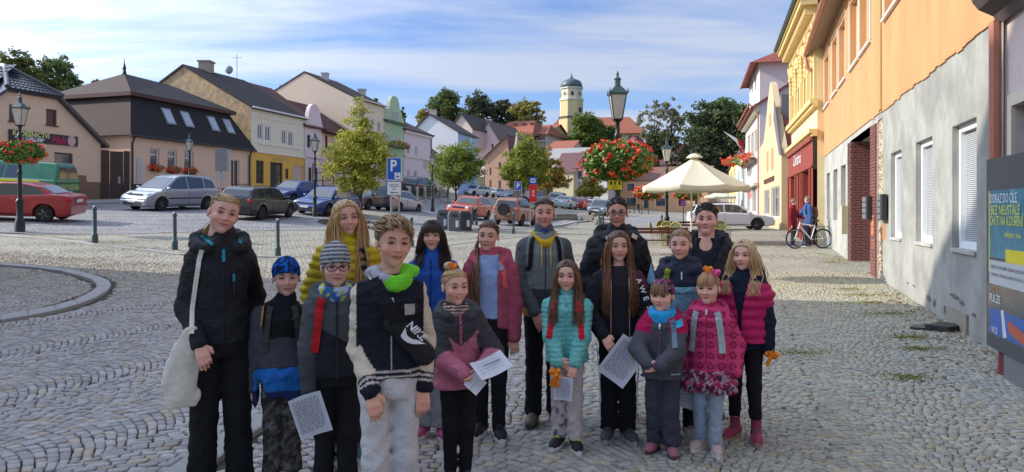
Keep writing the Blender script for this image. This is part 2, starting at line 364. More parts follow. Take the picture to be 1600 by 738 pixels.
def make_setts():
 cx=[];cy=[];an=[];sa=[];sb=[]
 # street coordinates: b along U, a along Wd; larger setts in deep arcs at the left, small mosaic setts at the right
 a0,b0,b1=-20,-4,24;ac=a0
 while ac<10:
  small=ac>-.9;cw=1.25 if small else 1.6;sp=.064 if small else.088;wl,wh=(.046,.082)if small else(.064,.112);k=.8 if small else 1.15;gp_=.0055 if small else.0075;ae=ac;ac=ac+cw/2
  for b in np.arange(b0,b1,sp):
   s=-cw/2+R.uniform(.0,.05)
   while s<cw/2-.02:
    wdt=R.uniform(wl,wh);sm=s+wdt/2;u=sm/(cw/2);slope=-2*k*u*.5;bb=b+k*(cw/2)*.5*(1-u*u);L=math.sqrt(1+slope*slope);s+=wdt
    X0=(ac+sm)*Wd.x+bb*U.x;Y0=(ac+sm)*Wd.y+bb*U.y
    if Y0<3.2 or Y0>17.6 or X0<-.72*Y0-1.3 or X0>wallx(Y0):continue
    cx.append(ac+sm);cy.append(bb+R.gauss(0,.003));an.append(math.atan(slope)+R.gauss(0,.05 if small else.035));sa.append(wdt*L*.985-gp_);sb.append((sp/L)*1.0-gp_+R.gauss(0,.0025))
  ac=ae+cw
 A=np.array(cx);B=np.array(cy);an=np.array(an);sa=np.array(sa);sb=np.array(sb)
 X=A*Wd.x+B*U.x;Y=A*Wd.y+B*U.y;ang=an+math.atan2(Wd.y,Wd.x)
 ok=in_sett(X,Y,0)&(segdist_w(X,Y,Oo,Oi)>.045)&(segdist(X,Y,strip_mid-np.array([[.05,-.05]]))>.15)
 X,Y,ang,sa,sb=X[ok],Y[ok],ang[ok],sa[ok],sb[ok];n=len(X)
 Z=G(X,Y)+NR.normal(0,.0022,n)
 # unit sett: bottom ring z=-.06, shoulder z=-.012, top ring z=0 inset
 ux=np.array([-1,1,1,-1])*.5;uy=np.array([-1,-1,1,1])*.5
 V=np.zeros((n,12,3),dtype=np.float32);jx=NR.normal(0,.035,(n,4));jy=NR.normal(0,.035,(n,4));tilt=NR.normal(0,.030,(n,2))
 for ring,(z,ins)in enumerate(((-.06,1.0),(-.005,.985),(0,.91))):
  lx=(ux[None,:]+jx)*sa[:,None]*ins;ly=(uy[None,:]+jy)*sb[:,None]*ins
  V[:,ring*4:ring*4+4,0]=X[:,None]+lx*np.cos(ang)[:,None]-ly*np.sin(ang)[:,None]
  V[:,ring*4:ring*4+4,1]=Y[:,None]+lx*np.sin(ang)[:,None]+ly*np.cos(ang)[:,None]
  V[:,ring*4:ring*4+4,2]=Z[:,None]+z+lx*tilt[:,:1]+ly*tilt[:,1:]
 base=np.array([(8,9,10,11)]+[(i,(i+1)%4,4+(i+1)%4,4+i)for i in range(4)]+[(4+i,4+(i+1)%4,8+(i+1)%4,8+i)for i in range(4)])
 t=NR.rand(n);w=NR.rand(n)
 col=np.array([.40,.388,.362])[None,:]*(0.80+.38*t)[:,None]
 warm=(w>.86)[:,None];col=np.where(warm,col*np.array([1.12,1.0,.84]),col);far_=np.clip((Y-9)/6,0,1)[:,None];col=col*(1-far_)+col*np.array([.95,.90,.79])*far_;gr_=np.clip((X+.5)/2,0,1)[:,None];col=col*(1-gr_)+col*np.array([.95,.975,.87])*gr_  # sunlit far setts darkened in colour, in place of a weaker sun
 # nearest 300 in view are single pieces
 vis=(Y>3.95)&(np.abs(X)<.69*Y);order=np.argsort(np.where(vis,Y,1e9))[:300];m=np.zeros(n,bool);m[order]=True
 r=np.where(~m)[0];Fc=(base[None]+(np.arange(len(r))*12)[:,None,None]).reshape(-1,4)
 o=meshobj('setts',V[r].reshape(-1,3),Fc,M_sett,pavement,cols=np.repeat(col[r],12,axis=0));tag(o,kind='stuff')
 # shared sett meshes
 protos=[]
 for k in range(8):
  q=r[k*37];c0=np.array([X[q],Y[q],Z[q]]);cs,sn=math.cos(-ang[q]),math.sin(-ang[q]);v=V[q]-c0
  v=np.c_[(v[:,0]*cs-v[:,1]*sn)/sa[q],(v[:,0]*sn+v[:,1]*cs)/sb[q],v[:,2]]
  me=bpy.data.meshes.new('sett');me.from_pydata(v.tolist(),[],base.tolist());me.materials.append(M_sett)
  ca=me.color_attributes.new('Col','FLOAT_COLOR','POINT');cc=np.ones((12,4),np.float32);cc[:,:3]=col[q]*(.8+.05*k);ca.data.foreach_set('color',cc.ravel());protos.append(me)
 for q in order:
  so_=bpy.data.objects.new('sett',protos[R.randrange(8)]);so_.location=(X[q],Y[q],Z[q]);so_.rotation_euler=(0,0,ang[q]);so_.scale=(sa[q],sb[q],1);link(so_,pavement)
make_setts()
# moss and grass in the joints, fallen leaves
def tufts(name,label,spots,n,m,h=.03,cat=None):
 mb=MB()
 for k in range(n):
  c,rx,ry=spots[R.randrange(len(spots))];a=R.random()*2*PI;q=abs(R.gauss(0,.75));x=c.x+rx*q*math.cos(a);y=c.y+ry*q*math.sin(a)
  if x>wallx(y)-.03:continue
  z=g(x,y);b=R.random()*PI;w=R.uniform(.006,.014);hh=R.uniform(.4,1)*h;dx,dy=math.cos(b)*w,math.sin(b)*w;lx,ly=R.gauss(0,.02),R.gauss(0,.02)
  mb.add([(x-dx,y-dy,z-.01),(x+dx,y+dy,z-.01),(x+lx+dx*.3,y+ly+dy*.3,z+hh),(x+lx-dx*.3,y+ly-dy*.3,z+hh)],[(0,1,2,3)])
 o=mb.build(name,m);return tag(o,label,kind='stuff')
M_moss=mat('moss',(.25,.25,.08),rough=.9,var=.3,vs=3);M_leaf=mat('dead_leaf',(.26,.13,.05),rough=.8,var=.5,vs=8)
sp=[(gpix(px,py),a,b)for px,py,a,b in((1285,397,.5,.9),(1300,410,.5,.8),(1310,406,.6,.7),(1345,461,.55,.3),(1362,473,.6,.3),(1325,452,.3,.2),(1390,490,.5,.25),(1425,527,.4,.2),(1440,545,.3,.12),(1255,552,.5,.3),(1420,590,.2,.15),(60,372,.8,.2),(100,374,.9,.2),(150,378,.9,.2))]
tufts('moss',None,sp,9500,M_moss,.013)
mb=MB()
for k in range(420):
 t=R.random()
 if k<300:D=R.uniform(7.0,13.5);x=wallx(D)-abs(R.gauss(0,.35))-.05;y=D
 elif k<340:p=gpix(R.uniform(600,1400),R.uniform(480,730));x,y=p.x,p.y
 else:p=gpix(R.uniform(540,640),R.uniform(350,358));x,y=p.x,p.y
 z=g(x,y)+.008;a=R.random()*2*PI;s_=R.uniform(.012,.035);c,sn=math.cos(a)*s_,math.sin(a)*s_
 mb.add([(x-c,y-sn,z),(x+sn*.6,y-c*.6,z+R.uniform(0,.02)),(x+c,y+sn,z),(x-sn*.6,y+c*.6,z+R.uniform(0,.02))],[(0,1,2,3)])
tag(mb.build('fallen_leaves',M_leaf),kind='stuff')
# ---------------------------------------------------------------- building toolkit
M_glass=mat('window_glass',(.05,.065,.08),rough=.06,var=.25,vs=2,spec=.8)
M_white=mat('white_paint',(.74,.74,.72),rough=.5,var=.05)
M_brownf=mat('brown_frame',(.10,.045,.03),rough=.5,var=.15)
M_dark=mat('dark_metal',(.03,.03,.032),rough=.45,var=.1)
M_copper=mat('copper_red_pipe',(.42,.16,.10),rough=.45,var=.12)
M_grayp=mat('zinc',(.30,.31,.32),rough=.4,metal=.6,var=.1)
M_stone=mat('sandstone',(.42,.38,.30),rough=.9,var=.15,bump=.3)
class Wall:
 def __init__(s,A,B):
  s.A=Vector((A[0],A[1],0));s.B=Vector((B[0],B[1],0));s.L=(s.B-s.A).length;s.x=(s.B-s.A)/s.L;s.n=Vector((s.x.y,-s.x.x,0))
  if s.n.dot(-(s.A+s.B)/2)<0:s.n=-s.n
 def hit(s,px):
  k=(px-CX)/F;den=s.x.x-k*s.x.y;t=(k*s.A.y-s.A.x)/den;return t,s.A.y+s.x.y*t
 def pt(s,t,z,off=0):p=s.A+s.x*t+s.n*off;return Vector((p.x,p.y,z))
 def zp(s,px,py):return zat(py,s.hit(px)[1])
def wall_holes(mb,w,z0,z1,holes,rev=.2,s0=0,s1=None,off=0,mr=None):
 s1=w.L if s1 is None else s1
 hs=[(max(h[0],s0),min(h[1],s1),max(h[2],z0),min(h[3],z1))for h in holes if h[1]>s0 and h[0]<s1 and h[3]>z0 and h[2]<z1]
 S_=sorted({s0,s1}|{h[0]for h in hs}|{h[1]for h in hs})
 for a,b in zip(S_[:-1],S_[1:]):
  m=(a+b)/2;cols=sorted([(h[2],h[3])for h in hs if h[0]<=m<=h[1]]);z=z0
  for c0,c1 in cols+[(z1,z1)]:
   if c0>z+1e-6:mb.add([w.pt(a,z,off),w.pt(b,z,off),w.pt(b,c0,off),w.pt(a,c0,off)],[(0,1,2,3)])
   z=max(z,c1)
 k=mb.cm
 if mr is not None:mb.mi(mr)
 for(a,b,c0,c1)in hs:
  for p,q in(((a,c0),(a,c1)),((b,c1),(b,c0)),((a,c1),(b,c1)),((b,c0),(a,c0))):
   if(p[1]==q[1]and(p[1]<=z0+1e-6 or p[1]>=z1-1e-6)):continue
   mb.add([w.pt(p[0],p[1],off),w.pt(q[0],q[1],off),w.pt(q[0],q[1],off-rev),w.pt(p[0],p[1],off-rev)],[(0,1,2,3)])
 mb.cm=k
def bar(mb,w,s0,s1,z0,z1,o0,o1):
 """box on wall w between along s0..s1, height z0..z1, offsets o0 (back) .. o1 (front)"""
 mb.hexa([w.pt(s0,z0,o0),w.pt(s1,z0,o0),w.pt(s1,z0,o1),w.pt(s0,z0,o1)],[w.pt(s0,z1,o0),w.pt(s1,z1,o0),w.pt(s1,z1,o1),w.pt(s0,z1,o1)])
def window(par,w,s0,s1,z0,z1,rev=.2,fr=M_white,glass=M_glass,off=0,fw=.06,cross=(1,0),sill=None,surround=None,blind=False,fd=.07,name='window'):
 o=off-rev;mb=MB()
 bar(mb,w,s0,s0+fw,z0,z1,o+.005,o+fd);bar(mb,w,s1-fw,s1,z0,z1,o+.005,o+fd);bar(mb,w,s0+fw,s1-fw,z0,z0+fw,o+.005,o+fd);bar(mb,w,s0+fw,s1-fw,z1-fw,z1,o+.005,o+fd)
 for i in range(cross[0]):
  c=s0+(s1-s0)*(i+1)/(cross[0]+1);bar(mb,w,c-fw*.45,c+fw*.45,z0+fw,z1-fw,o+.007,o+fd-.006)
 for i in range(cross[1]):
  c=z0+(z1-z0)*(i+1.0)/(cross[1]+1)if cross[1]>1 else z0+(z1-z0)*.66
  bar(mb,w,s0+fw,s1-fw,c-fw*.35,c+fw*.35,o+.009,o+fd-.012)
 loc=w.pt((s0+s1)/2,z0,o);f=mb.build(name,fr,par,loc=loc)
 m2=MB();bar(m2,w,s0+fw*.5,s1-fw*.5,z0+fw*.5,z1-fw*.5,o-.01,o+.022);p=m2.build('pane',glass,f,loc=loc);p.location=(0,0,0)
 f.location=Vector(loc)-(par.location if par is not None else Vector())
 if sill:
  m3=MB();bar(m3,w,s0-.06,s1+.06,z0-.06,z0-.003,o,off+.09);q=m3.build('sill',sill,f,loc=loc);q.location=(0,0,0)
 if surround:
  m3=MB();t=.13;bar(m3,w,s0-t,s0-.002,z0-t,z1+t,off+.003,off+.045);bar(m3,w,s1+.002,s1+t,z0-t,z1+t,off+.003,off+.045);bar(m3,w,s0,s1,z1+.002,z1+t,off+.003,off+.045)
  q=m3.build('surround',surround,f,loc=loc);q.location=(0,0,0)
 if blind:
  m3=MB();zz=z0+fw
  while zz<z1-fw:bar(m3,w,s0+fw,s1-fw,zz,zz+.018,o+.026,o+.034);zz+=.026
  q=m3.build('blind',mat('blind_grey',(.42,.44,.44),rough=.6),f,loc=loc);q.location=(0,0,0)
 return f
def rel(mb,name,mats,root,smooth=False,col=False):
 o=mb.build(name,mats,root,smooth,col,loc=root.location);o.location=(0,0,0);return o
def roof_slab(mb,quad,th=.14):
 n=(Vector(quad[1])-Vector(quad[0])).cross(Vector(quad[-1])-Vector(quad[0])).normalized()
 if n.z<0:n=-n
 mb.prism([tuple(p)for p in quad],tuple(-n*th))
def tile_mat(name,c,c2=None,sc=1.0,bump=.6,ang=None):
 """roof tiles: rows across the slope"""
 if name in _m:return _m[name]
 m=mat(name,c,rough=.75,var=.22,vs=3,col2=c2);nt=m.node_tree;N=nt.nodes;L=nt.links;b=N['Principled BSDF']
 tc=N.new('ShaderNodeTexCoord');sp_=N.new('ShaderNodeSeparateXYZ');L.new(tc.outputs['Object'],sp_.inputs[0])
 w1=N.new('ShaderNodeMath');w1.operation='MULTIPLY';w1.inputs[1].default_value=4.5*sc;L.new(sp_.outputs['Z'],w1.inputs[0])
 f1=N.new('ShaderNodeMath');f1.operation='FRACT';L.new(w1.outputs[0],f1.inputs[0])
 bp=N.new('ShaderNodeBump');bp.inputs['Strength'].default_value=bump;bp.inputs['Distance'].default_value=.06;L.new(f1.outputs[0],bp.inputs['Height']);L.new(bp.outputs[0],b.inputs['Normal'])
 old=b.inputs['Base Color'].links[0].from_socket;r=N.new('ShaderNodeMapRange');r.inputs[1].default_value=0;r.inputs[2].default_value=.25;r.inputs[3].default_value=.7;r.inputs[4].default_value=1;L.new(f1.outputs[0],r.inputs[0])
 x=N.new('ShaderNodeVectorMath');x.operation='SCALE';L.new(old,x.inputs[0]);L.new(r.outputs[0],x.inputs['Scale']);L.new(x.outputs[0],b.inputs['Base Color'])
 return m
def house(name,label,cat,A,B,depth,z0,ze,zr,wallm,roofm,wins=(),roof='ridge',ov=.35,group=None,win=None,rfrac=.5,gutter=None,side=None,hip=0,low=None,eave_ov=.3):
 """A,B: front corners (left,right as seen). wins: (px0,px1,pyTop,pyBot[,style])"""
 w=Wall(A,B);back=-w.n*depth;base=w.pt(w.L/2,z0);root=empty(name,base,label,cat,group)
 win=win or{};holes=[];specs=[]
 for q in wins:
  s0,D0=w.hit(q[0]);s1,D1=w.hit(q[1]);zt=zat(q[2],(D0+D1)/2);zb=zat(q[3],(D0+D1)/2);holes.append((s0,s1,zb,zt));specs.append(q[4]if len(q)>4 else{})
 mb=MB()
 if low: # a different colour below height low[0]
  wall_holes(mb,w,low[0],ze,holes,win.get('rev',.15));rel(mb,'front_wall',wallm,root)
  mb=MB();wall_holes(mb,w,z0,low[0],holes,win.get('rev',.15),off=.012);rel(mb,'ground_floor_wall',low[1],root)
 else:
  wall_holes(mb,w,z0,ze,holes,win.get('rev',.15));rel(mb,'front_wall',wallm,root)
 mb=MB();sm=side or wallm;Lx=w.L
 def q(s,d,z):p=w.pt(s,z)+back*d;return p
 if roof=='ridge':
  for s in(0,Lx):mb.poly([q(s,0,z0),q(s,1,z0),q(s,1,ze),q(s,rfrac,zr if not hip else ze+.01),q(s,0,ze)])
  mb.poly([q(0,1,z0),q(Lx,1,z0),q(Lx,1,ze),q(0,1,ze)])
 elif roof=='front':
  mb.poly([q(0,0,ze),q(Lx,0,ze),q(Lx*rfrac,0,zr)]);mb.poly([q(0,1,z0),q(Lx,1,z0),q(Lx,1,ze),q(Lx*rfrac,1,zr),q(0,1,ze)])
  for s in(0,Lx):mb.poly([q(s,0,z0),q(s,1,z0),q(s,1,ze),q(s,0,ze)])
 else:
  for s in(0,Lx):mb.poly([q(s,0,z0),q(s,1,z0),q(s,1,ze),q(s,0,ze)])
 rel(mb,'side_wall',sm,root)
 mb=MB();e=eave_ov;dn=depth
 if roof=='ridge':
  k=(zr-ze)/(rfrac*dn);z_e=ze-k*e;a=ov
  if hip:
   h=hip*Lx
   P0=q(-a,0,z_e)+w.n*e;P1=q(Lx+a,0,z_e)+w.n*e;P2=q(Lx+a,1,z_e)-w.n*e;P3=q(-a,1,z_e)-w.n*e;R0=q(h,.5,zr);R1=q(Lx-h,.5,zr)
   roof_slab(mb,[P0,P1,R1,R0]);roof_slab(mb,[P2,P3,R0,R1]);mb.poly([P1,P2,R1]);mb.poly([P3,P0,R0])
  else:
   roof_slab(mb,[q(-a,0,z_e+.12)+w.n*e,q(Lx+a,0,z_e+.12)+w.n*e,q(Lx+a,rfrac,zr+.12),q(-a,rfrac,zr+.12)])
   k2=(zr-ze)/((1-rfrac)*dn);roof_slab(mb,[q(-a,rfrac,zr+.12),q(Lx+a,rfrac,zr+.12),q(Lx+a,1,ze-k2*e+.12)-w.n*e,q(-a,1,ze-k2*e+.12)-w.n*e])
 elif roof=='front':
  for s_,sg in((0,-1),(Lx,1)):
   half=abs(Lx*rfrac-s_);k=(zr-ze)/half;roof_slab(mb,[q(s_+sg*e,0,ze-k*e+.12)+w.n*ov,q(Lx*rfrac,0,zr+.12)+w.n*ov,q(Lx*rfrac,1,zr+.12),q(s_+sg*e,1,ze-k*e+.12)])
 if roof in('ridge','front'):rel(mb,'roof',roofm,root)
 for h,sp_ in zip(holes,specs):
  kw=dict(win);kw.update(sp_);window(root,w,h[0],h[1],h[2],h[3],**kw)
 if gutter:
  mb=MB();mb.tube([w.pt(-.2,ze-.05,e+.05),w.pt(Lx+.2,ze-.05,e+.05)],.07,6);rel(mb,'gutter',gutter,root)
  mb=MB();mb.tube([w.pt(Lx-.1,ze-.05,e+.03),w.pt(Lx-.1,ze-.5,.1),w.pt(Lx-.1,z0,.1)],.055,6);rel(mb,'drainpipe',gutter,root)
 return root,w,back
def chimney(root,p,zb,h=1.3,sz=.6,m=None):
 mb=MB();mb.box((p[0],p[1],zb+h/2-.6),(sz,sz,h+1.2));mb.box((p[0],p[1],zb+h+.05),(sz*1.2,sz*1.2,.12));rel(mb,'chimney',m or M_chim,root)
M_chim=mat('chimney_render',(.36,.31,.25),rough=.9,var=.25,vs=4,bump=.3)
# ---------------------------------------------------------------- right-hand building under renovation
M_orange=mat('orange_render',(.60,.30,.13),rough=.95,var=.10,vs=1.2,col2=(.55,.27,.12),stretch=(1,1,.35),bump=.15,bs=120)
M_cement=mat('grey_cement_render',(.345,.345,.31),rough=.95,var=.16,vs=1.3,col2=(.265,.265,.24),bump=.25,bs=9)
M_cement2=mat('pale_cement_render',(.42,.415,.37),rough=.95,var=.14,vs=1.1,col2=(.34,.34,.30),bump=.25,bs=9)
M_brick=mat('glazed_brick',(.20,.075,.065),rough=.35,var=.5,vs=5,spec=.6)
M_mortar=mat('mortar',(.52,.45,.42),rough=.95)
M_rubble=mat('rubble_wall',(.52,.43,.31),rough=1,var=.4,vs=9,col2=(.33,.25,.16),bump=1,bs=18)
M_oranged=mat('orange_primer',(.62,.20,.05),rough=.9,var=.2)
M_blind=mat('reveal_grey',(.36,.36,.34),rough=.9,var=.08)
M_pvc=mat('white_pvc',(.80,.81,.82),rough=.35,var=.02)
def KP(D):return(wallx(D),D)
kw=Wall(KP(29.2),KP(7.95));sD=lambda D:(29.2-D)*1.0527
def kpx(px):return 3099/(px-1178.4)
root=empty('orange_house',kw.pt(kw.L*.5,0),'orange house with bare grey cement ground floor along the right side of the street','house')
holes=[]
for a,b in((1488,1526),(1431,1457),(1392,1408.6)):holes.append((sD(kpx(a)),sD(kpx(b)),1.06,2.72))
for a,b in((1291.8,1296.5),(1302,1308.3),(1314,1321.4)):holes.append((sD(kpx(a)),sD(kpx(b)),1.31,3.0))
porch=(sD(20.7),sD(16.85));rub=(sD(16.1),sD(15.42))
hl=holes+[(porch[0],rub[1],-.5,3.56)]
mb=MB();wall_holes(mb,kw,-.5,3.70,hl,.2,s0=porch[1]-.01);rel(mb,'lower_wall',M_cement,root)
mb=MB();wall_holes(mb,kw,-.5,3.72,[h for h in holes if h[0]<porch[0]]+[(porch[0],porch[1],-.5,3.56)],.30,s1=porch[1]-.01);rel(mb,'lower_wall',M_cement2,root)
up=[]
for a,b in((1289.5,1297),(1301.6,1309.8),(1312.5,1323),(1330,1343.4),(1345.4,1362),(1384.5,1409.5)):up.append((sD(kpx(a)),sD(kpx(b)),5.52,7.35))
up+=[(sD(12.1),sD(10.9),5.52,7.35),(sD(10.3),sD(9.2),5.52,7.35)]
mb=MB()
wall_holes(mb,kw,3.70,7.9,up,.22,off=.022)
# ragged lower edge of the orange render
s=porch[1];pts=[]
while s<kw.L:pts.append(s);s+=R.uniform(.15,.4)
pts.append(kw.L)
for a,b in zip(pts[:-1],pts[1:]):
 q=3.70-R.uniform(.0,.05);mb.hexa([kw.pt(a,q,.001),kw.pt(b,q,.001),kw.pt(b,q,.022),kw.pt(a,q,.022)],[kw.pt(a,3.705,.001),kw.pt(b,3.705,.001),kw.pt(b,3.705,.022),kw.pt(a,3.705,.022)])
rel(mb,'upper_wall',M_orange,root)
mb=MB();mb.box((kw.pt(0,0,-5).x,kw.pt(0,0,-5).y,3),(.1,.1,.1));mb=MB()
mb.poly([kw.pt(0,-.5),kw.pt(0,-.5,-9),kw.pt(0,10.9,-5),kw.pt(0,7.9)]);rel(mb,'side_wall',M_cement2,root);mb=MB();mb.poly([kw.pt(kw.L,-.5),kw.pt(kw.L,-.5,-9),kw.pt(kw.L,10.9,-5),kw.pt(kw.L,7.9)]);rel(mb,'side_wall',M_cement2,root)
for h in holes[:3]:window(root,kw,h[0],h[1],h[2]+.02,h[3],rev=.17,fr=M_pvc,fw=.09,cross=(0,0),blind=True,fd=.09,sill=None)
for h in holes[:3]:mb=MB();bar(mb,kw,h[0],h[1],h[2]-.03,h[2]+.018,-.16,.03);rel(mb,'cement_sill',M_cement2,root)
for h in holes[3:]:window(root,kw,h[0],h[1],h[2],h[3],rev=.28,fr=M_blind,fw=.07,cross=(1,1),glass=M_blind)
M_cream=mat('cream_frame',(.66,.58,.44),rough=.6,var=.05)
for h in up:window(root,kw,h[0],h[1],h[2],h[3],rev=.2,fr=M_cream,glass=mat('cream_shutter',(.58,.54,.44),rough=.7,var=.06),fw=.07,cross=(1,0),sill=M_white)
for h in up:
 mb=MB()
 for s0,s1 in((h[0]-.1,h[0]-.002),(h[1]+.002,h[1]+.1)):bar(mb,kw,s0,s1,h[2],h[3]+.1,.023,.05)
 bar(mb,kw,h[0]-.099,h[1]+.099,h[3]+.102,h[3]+.16,.023,.06);rel(mb,'window_surround',M_cream,root)
 # eaves with boarded soffit, brown vertical strip, porch with glazed bricks
M_soffit=mat('soffit_boards',(.26,.18,.12),rough=.8,var=.25,vs=4,stretch=(1,1,8))
mb=MB();mb.prism([kw.pt(0,7.9,.0),kw.pt(0,7.78,.55),kw.pt(0,7.95,.6),kw.pt(0,10.9,-5),kw.pt(0,10.7,-5)],kw.x*kw.L);rel(mb,'roof',M_soffit,root)
mb=MB();mb.tube([kw.pt(-.1,7.85,.62),kw.pt(kw.L,7.85,.62)],.085,8);rel(mb,'gutter',M_copper,root)
mb=MB();mb.tube([kw.pt(.1,7.8,.62),kw.pt(.15,7.3,.55),kw.pt(.2,6.95,.16),kw.pt(.2,6.7,.12),kw.pt(.2,.3,.12)],.07,8)
for z in(1.2,3.0,4.8,6.4):mb.lathe([(.085,-.03),(.085,.03)],kw.pt(.2,z,.12),8)
rel(mb,'drainpipe',M_copper,root,True)
mb=MB();bar(mb,kw,sD(15.72),sD(15.38),3.72,7.8,.023,.05);rel(mb,'vertical_strip',mat('ochre_strip',(.42,.26,.10),rough=.8,var=.15),root)
# porch recess
mb=MB();d=2.2;a,b=porch;t=3.56
mb.poly([kw.pt(a,-.5),kw.pt(a,-.5,-d),kw.pt(a,t,-d),kw.pt(a,t)]);mb.poly([kw.pt(b,-.5),kw.pt(b,-.5,-d),kw.pt(b,t,-d),kw.pt(b,t)])
rel(mb,'porch_wall',M_mortar,root)
mb=MB();mb.poly([kw.pt(a,-.5,-d),kw.pt(b,-.5,-d),kw.pt(b,t,-d),kw.pt(a,t,-d)]);mb.poly([kw.pt(a,t,0),kw.pt(b,t,0),kw.pt(b,t,-d),kw.pt(a,t,-d)]);rel(mb,'porch_ceiling',M_cement,root)
mb=MB();bar(mb,kw,a+.9,a+2.4,.15,2.5,-d+.02,-d+.08);rel(mb,'porch_door',M_brownf,root)
# bricks: one mesh each, shared data
bx=MB();bx.box((0,0,0),(1,1,1),tp=.97);brick0=bx.build('brick',M_brick);bme=brick0.data;bpy.data.objects.remove(brick0)
nb=[0];stuffb=MB();ang_x=math.atan2(kw.x.y,kw.x.x)
def brick(p,L,h,dp,rz,part=True):
 if part and nb[0]<290:
  o=bpy.data.objects.new('brick',bme);o.location=p-root.location;o.rotation_euler=(0,0,rz);o.scale=(L,dp,h);link(o,root);nb[0]+=1
 else:stuffb.box(p,(L,dp,h),rz)
z=.16;row=0
g0=g(*KP(20.5))
while z<3.5:
# far jamb facing the camera, inside the recess, and its end on the street face; near jamb's street face
 off=.0 if row%2 else.13;dd=.03-off
 while dd<.95:
  L=min(.24,.95-dd);s0=max(dd,.0);
  if dd+L>.02:brick(kw.pt(a+.008+R.uniform(0,.006),z,-(max(dd,0)+dd+L)/2),(dd+L-max(dd,0)),.062,.05,ang_x+PI/2,dd<.8)
  dd+=.25
 for s0,s1 in(((a-.26,a-.01),)if row%2 else((a-.26,a-.14),(a-.13,a-.01))):brick(kw.pt((s0+s1)/2,z,.012+R.uniform(0,.004)),s1-s0,.062,.05,ang_x,row%2==0)
 for s0,s1 in(((b+.01,b+.25),(b+.26,b+.5),(b+.51,b+.75))if row%2 else((b+.01,b+.13),(b+.14,b+.38),(b+.39,b+.63),(b+.64,b+.75))):brick(kw.pt((s0+s1)/2,z,.012+R.uniform(0,.004)),s1-s0,.062,.05,ang_x,True)
 z+=.074;row+=1
o=stuffb.build('bricks',M_brick,root,loc=root.location);o.location=(0,0,0);tag(o,kind='stuff')
mb=MB();bar(mb,kw,b,b+.765,-.4,3.56,-.2,.004);bar(mb,kw,a-.27,a,-.4,3.56,.001,.008);rel(mb,'jamb_bed',M_mortar,root)
mb=MB()
z=-.1
mb.hexa([kw.pt(b+.77,-.4,-.2),kw.pt(rub[1],-.4,-.2),kw.pt(rub[1],-.4,-.03),kw.pt(b+.77,-.4,-.03)],[kw.pt(b+.77,3.6,-.2),kw.pt(rub[1],3.6,-.2),kw.pt(rub[1],3.6,-.03),kw.pt(b+.77,3.6,-.03)])
rel(mb,'rubble_core',M_rubble,root)
mb=MB();z=.05
while z<3.6:
 s=b+.82
 while s<rub[1]-.05:
  r_=R.uniform(.04,.085);mb.ball(kw.pt(s+R.uniform(0,.03),z+R.uniform(-.04,.04),-.085+R.uniform(0,.03)),(r_,r_*.8,r_*.7),6,4);s+=r_*1.7
 z+=R.uniform(.07,.12)
o=rel(mb,'rubble_stones',M_rubble,root);tag(o,kind='stuff')
mb=MB();bar(mb,kw,b+.2,b+.5,1.05,1.5,.03,.04);bar(mb,kw,b+.15,b+.62,.75,.98,.03,.035);bar(mb,kw,rub[1]+.02,rub[1]+.3,1.0,1.3,.003,.008);rel(mb,'orange_patch',M_oranged,root)
# damp, broken plaster patches at the wall foot + basement vent
M_damp=mat('broken_plaster',(.16,.14,.12),rough=1,var=.4,vs=12,bump=.8,bs=30)
mb=MB()
for D,z0,w_,h_ in((11.4,.13,.35,.10),(11.0,.10,.2,.14),(10.4,.09,.12,.16),(9.9,.33,.5,.06),(9.55,.28,.3,.07),(12.9,.22,.2,.04),(12.4,.22,.25,.04),(9.0,.2,.2,.05)):
 n=9;c=sD(D);ring=[kw.pt(c+w_*.5*math.cos(2*PI*k/n)*R.uniform(.6,1.2),z0+h_*.5*math.sin(2*PI*k/n)*R.uniform(.6,1.2)+.1,.006)for k in range(n)];mb.poly(ring)
tag(rel(mb,'plaster_damage',M_damp,root),kind='stuff')
mb=MB();bar(mb,kw,sD(10.15),sD(9.25),-.05,.27,.004,.03);rel(mb,'cellar_vent_cover',mat('vent_board',(.30,.27,.21),rough=.9,var=.25,vs=9),root)
mb=MB();p0=gpix(1490,515);mb.box((p0.x-.1,p0.y,.05),(.42,.3,.07),.5);mb.box((p0.x-.35,p0.y+.1,.03),(.3,.25,.03),.9)
tag(mb.build('roofing_felt',M_dark),'crumpled black felt scrap lying at the foot of the grey wall','scrap')
# mailboxes
for i,(D0,D1,off,lb)in enumerate(((17.25,16.55,.05,'grey steel mailbox block fixed on the brick jamb beside the porch'),(15.35,14.75,.03,'dark mailbox block with four pale slots on the cement wall'))):
 s0,s1=sD(D0),sD(D1);z0,z1=1.40,1.93;r_=empty('mailbox_block',kw.pt(s0,z0,off),lb,'mailbox')
 mb=MB();bar(mb,kw,s0,s1,z0,z1,off,off+.09);rel(mb,'casing',M_dark,r_)
 for k in range(4):
  mb=MB();bar(mb,kw,s0+.02,s1-.18,z0+.02+k*.13,z0+.125+k*.13,off+.09,off+.10);rel(mb,'letter_box_door',M_grayp,r_)
r_=empty('cable_cabinet',kw.pt(sD(20.9),.9,.02),'narrow pale meter box on the wall edge left of the brick porch','meter box')
mb=MB();bar(mb,kw,sD(21.1),sD(20.75),.95,1.75,.03,.2);rel(mb,'box',mat('meter_box',(.45,.38,.24),rough=.6),r_)
mb=MB();bar(mb,kw,sD(21.08),sD(20.77),.97,1.73,.2,.215);rel(mb,'door',mat('meter_door',(.62,.58,.45),rough=.6),r_)
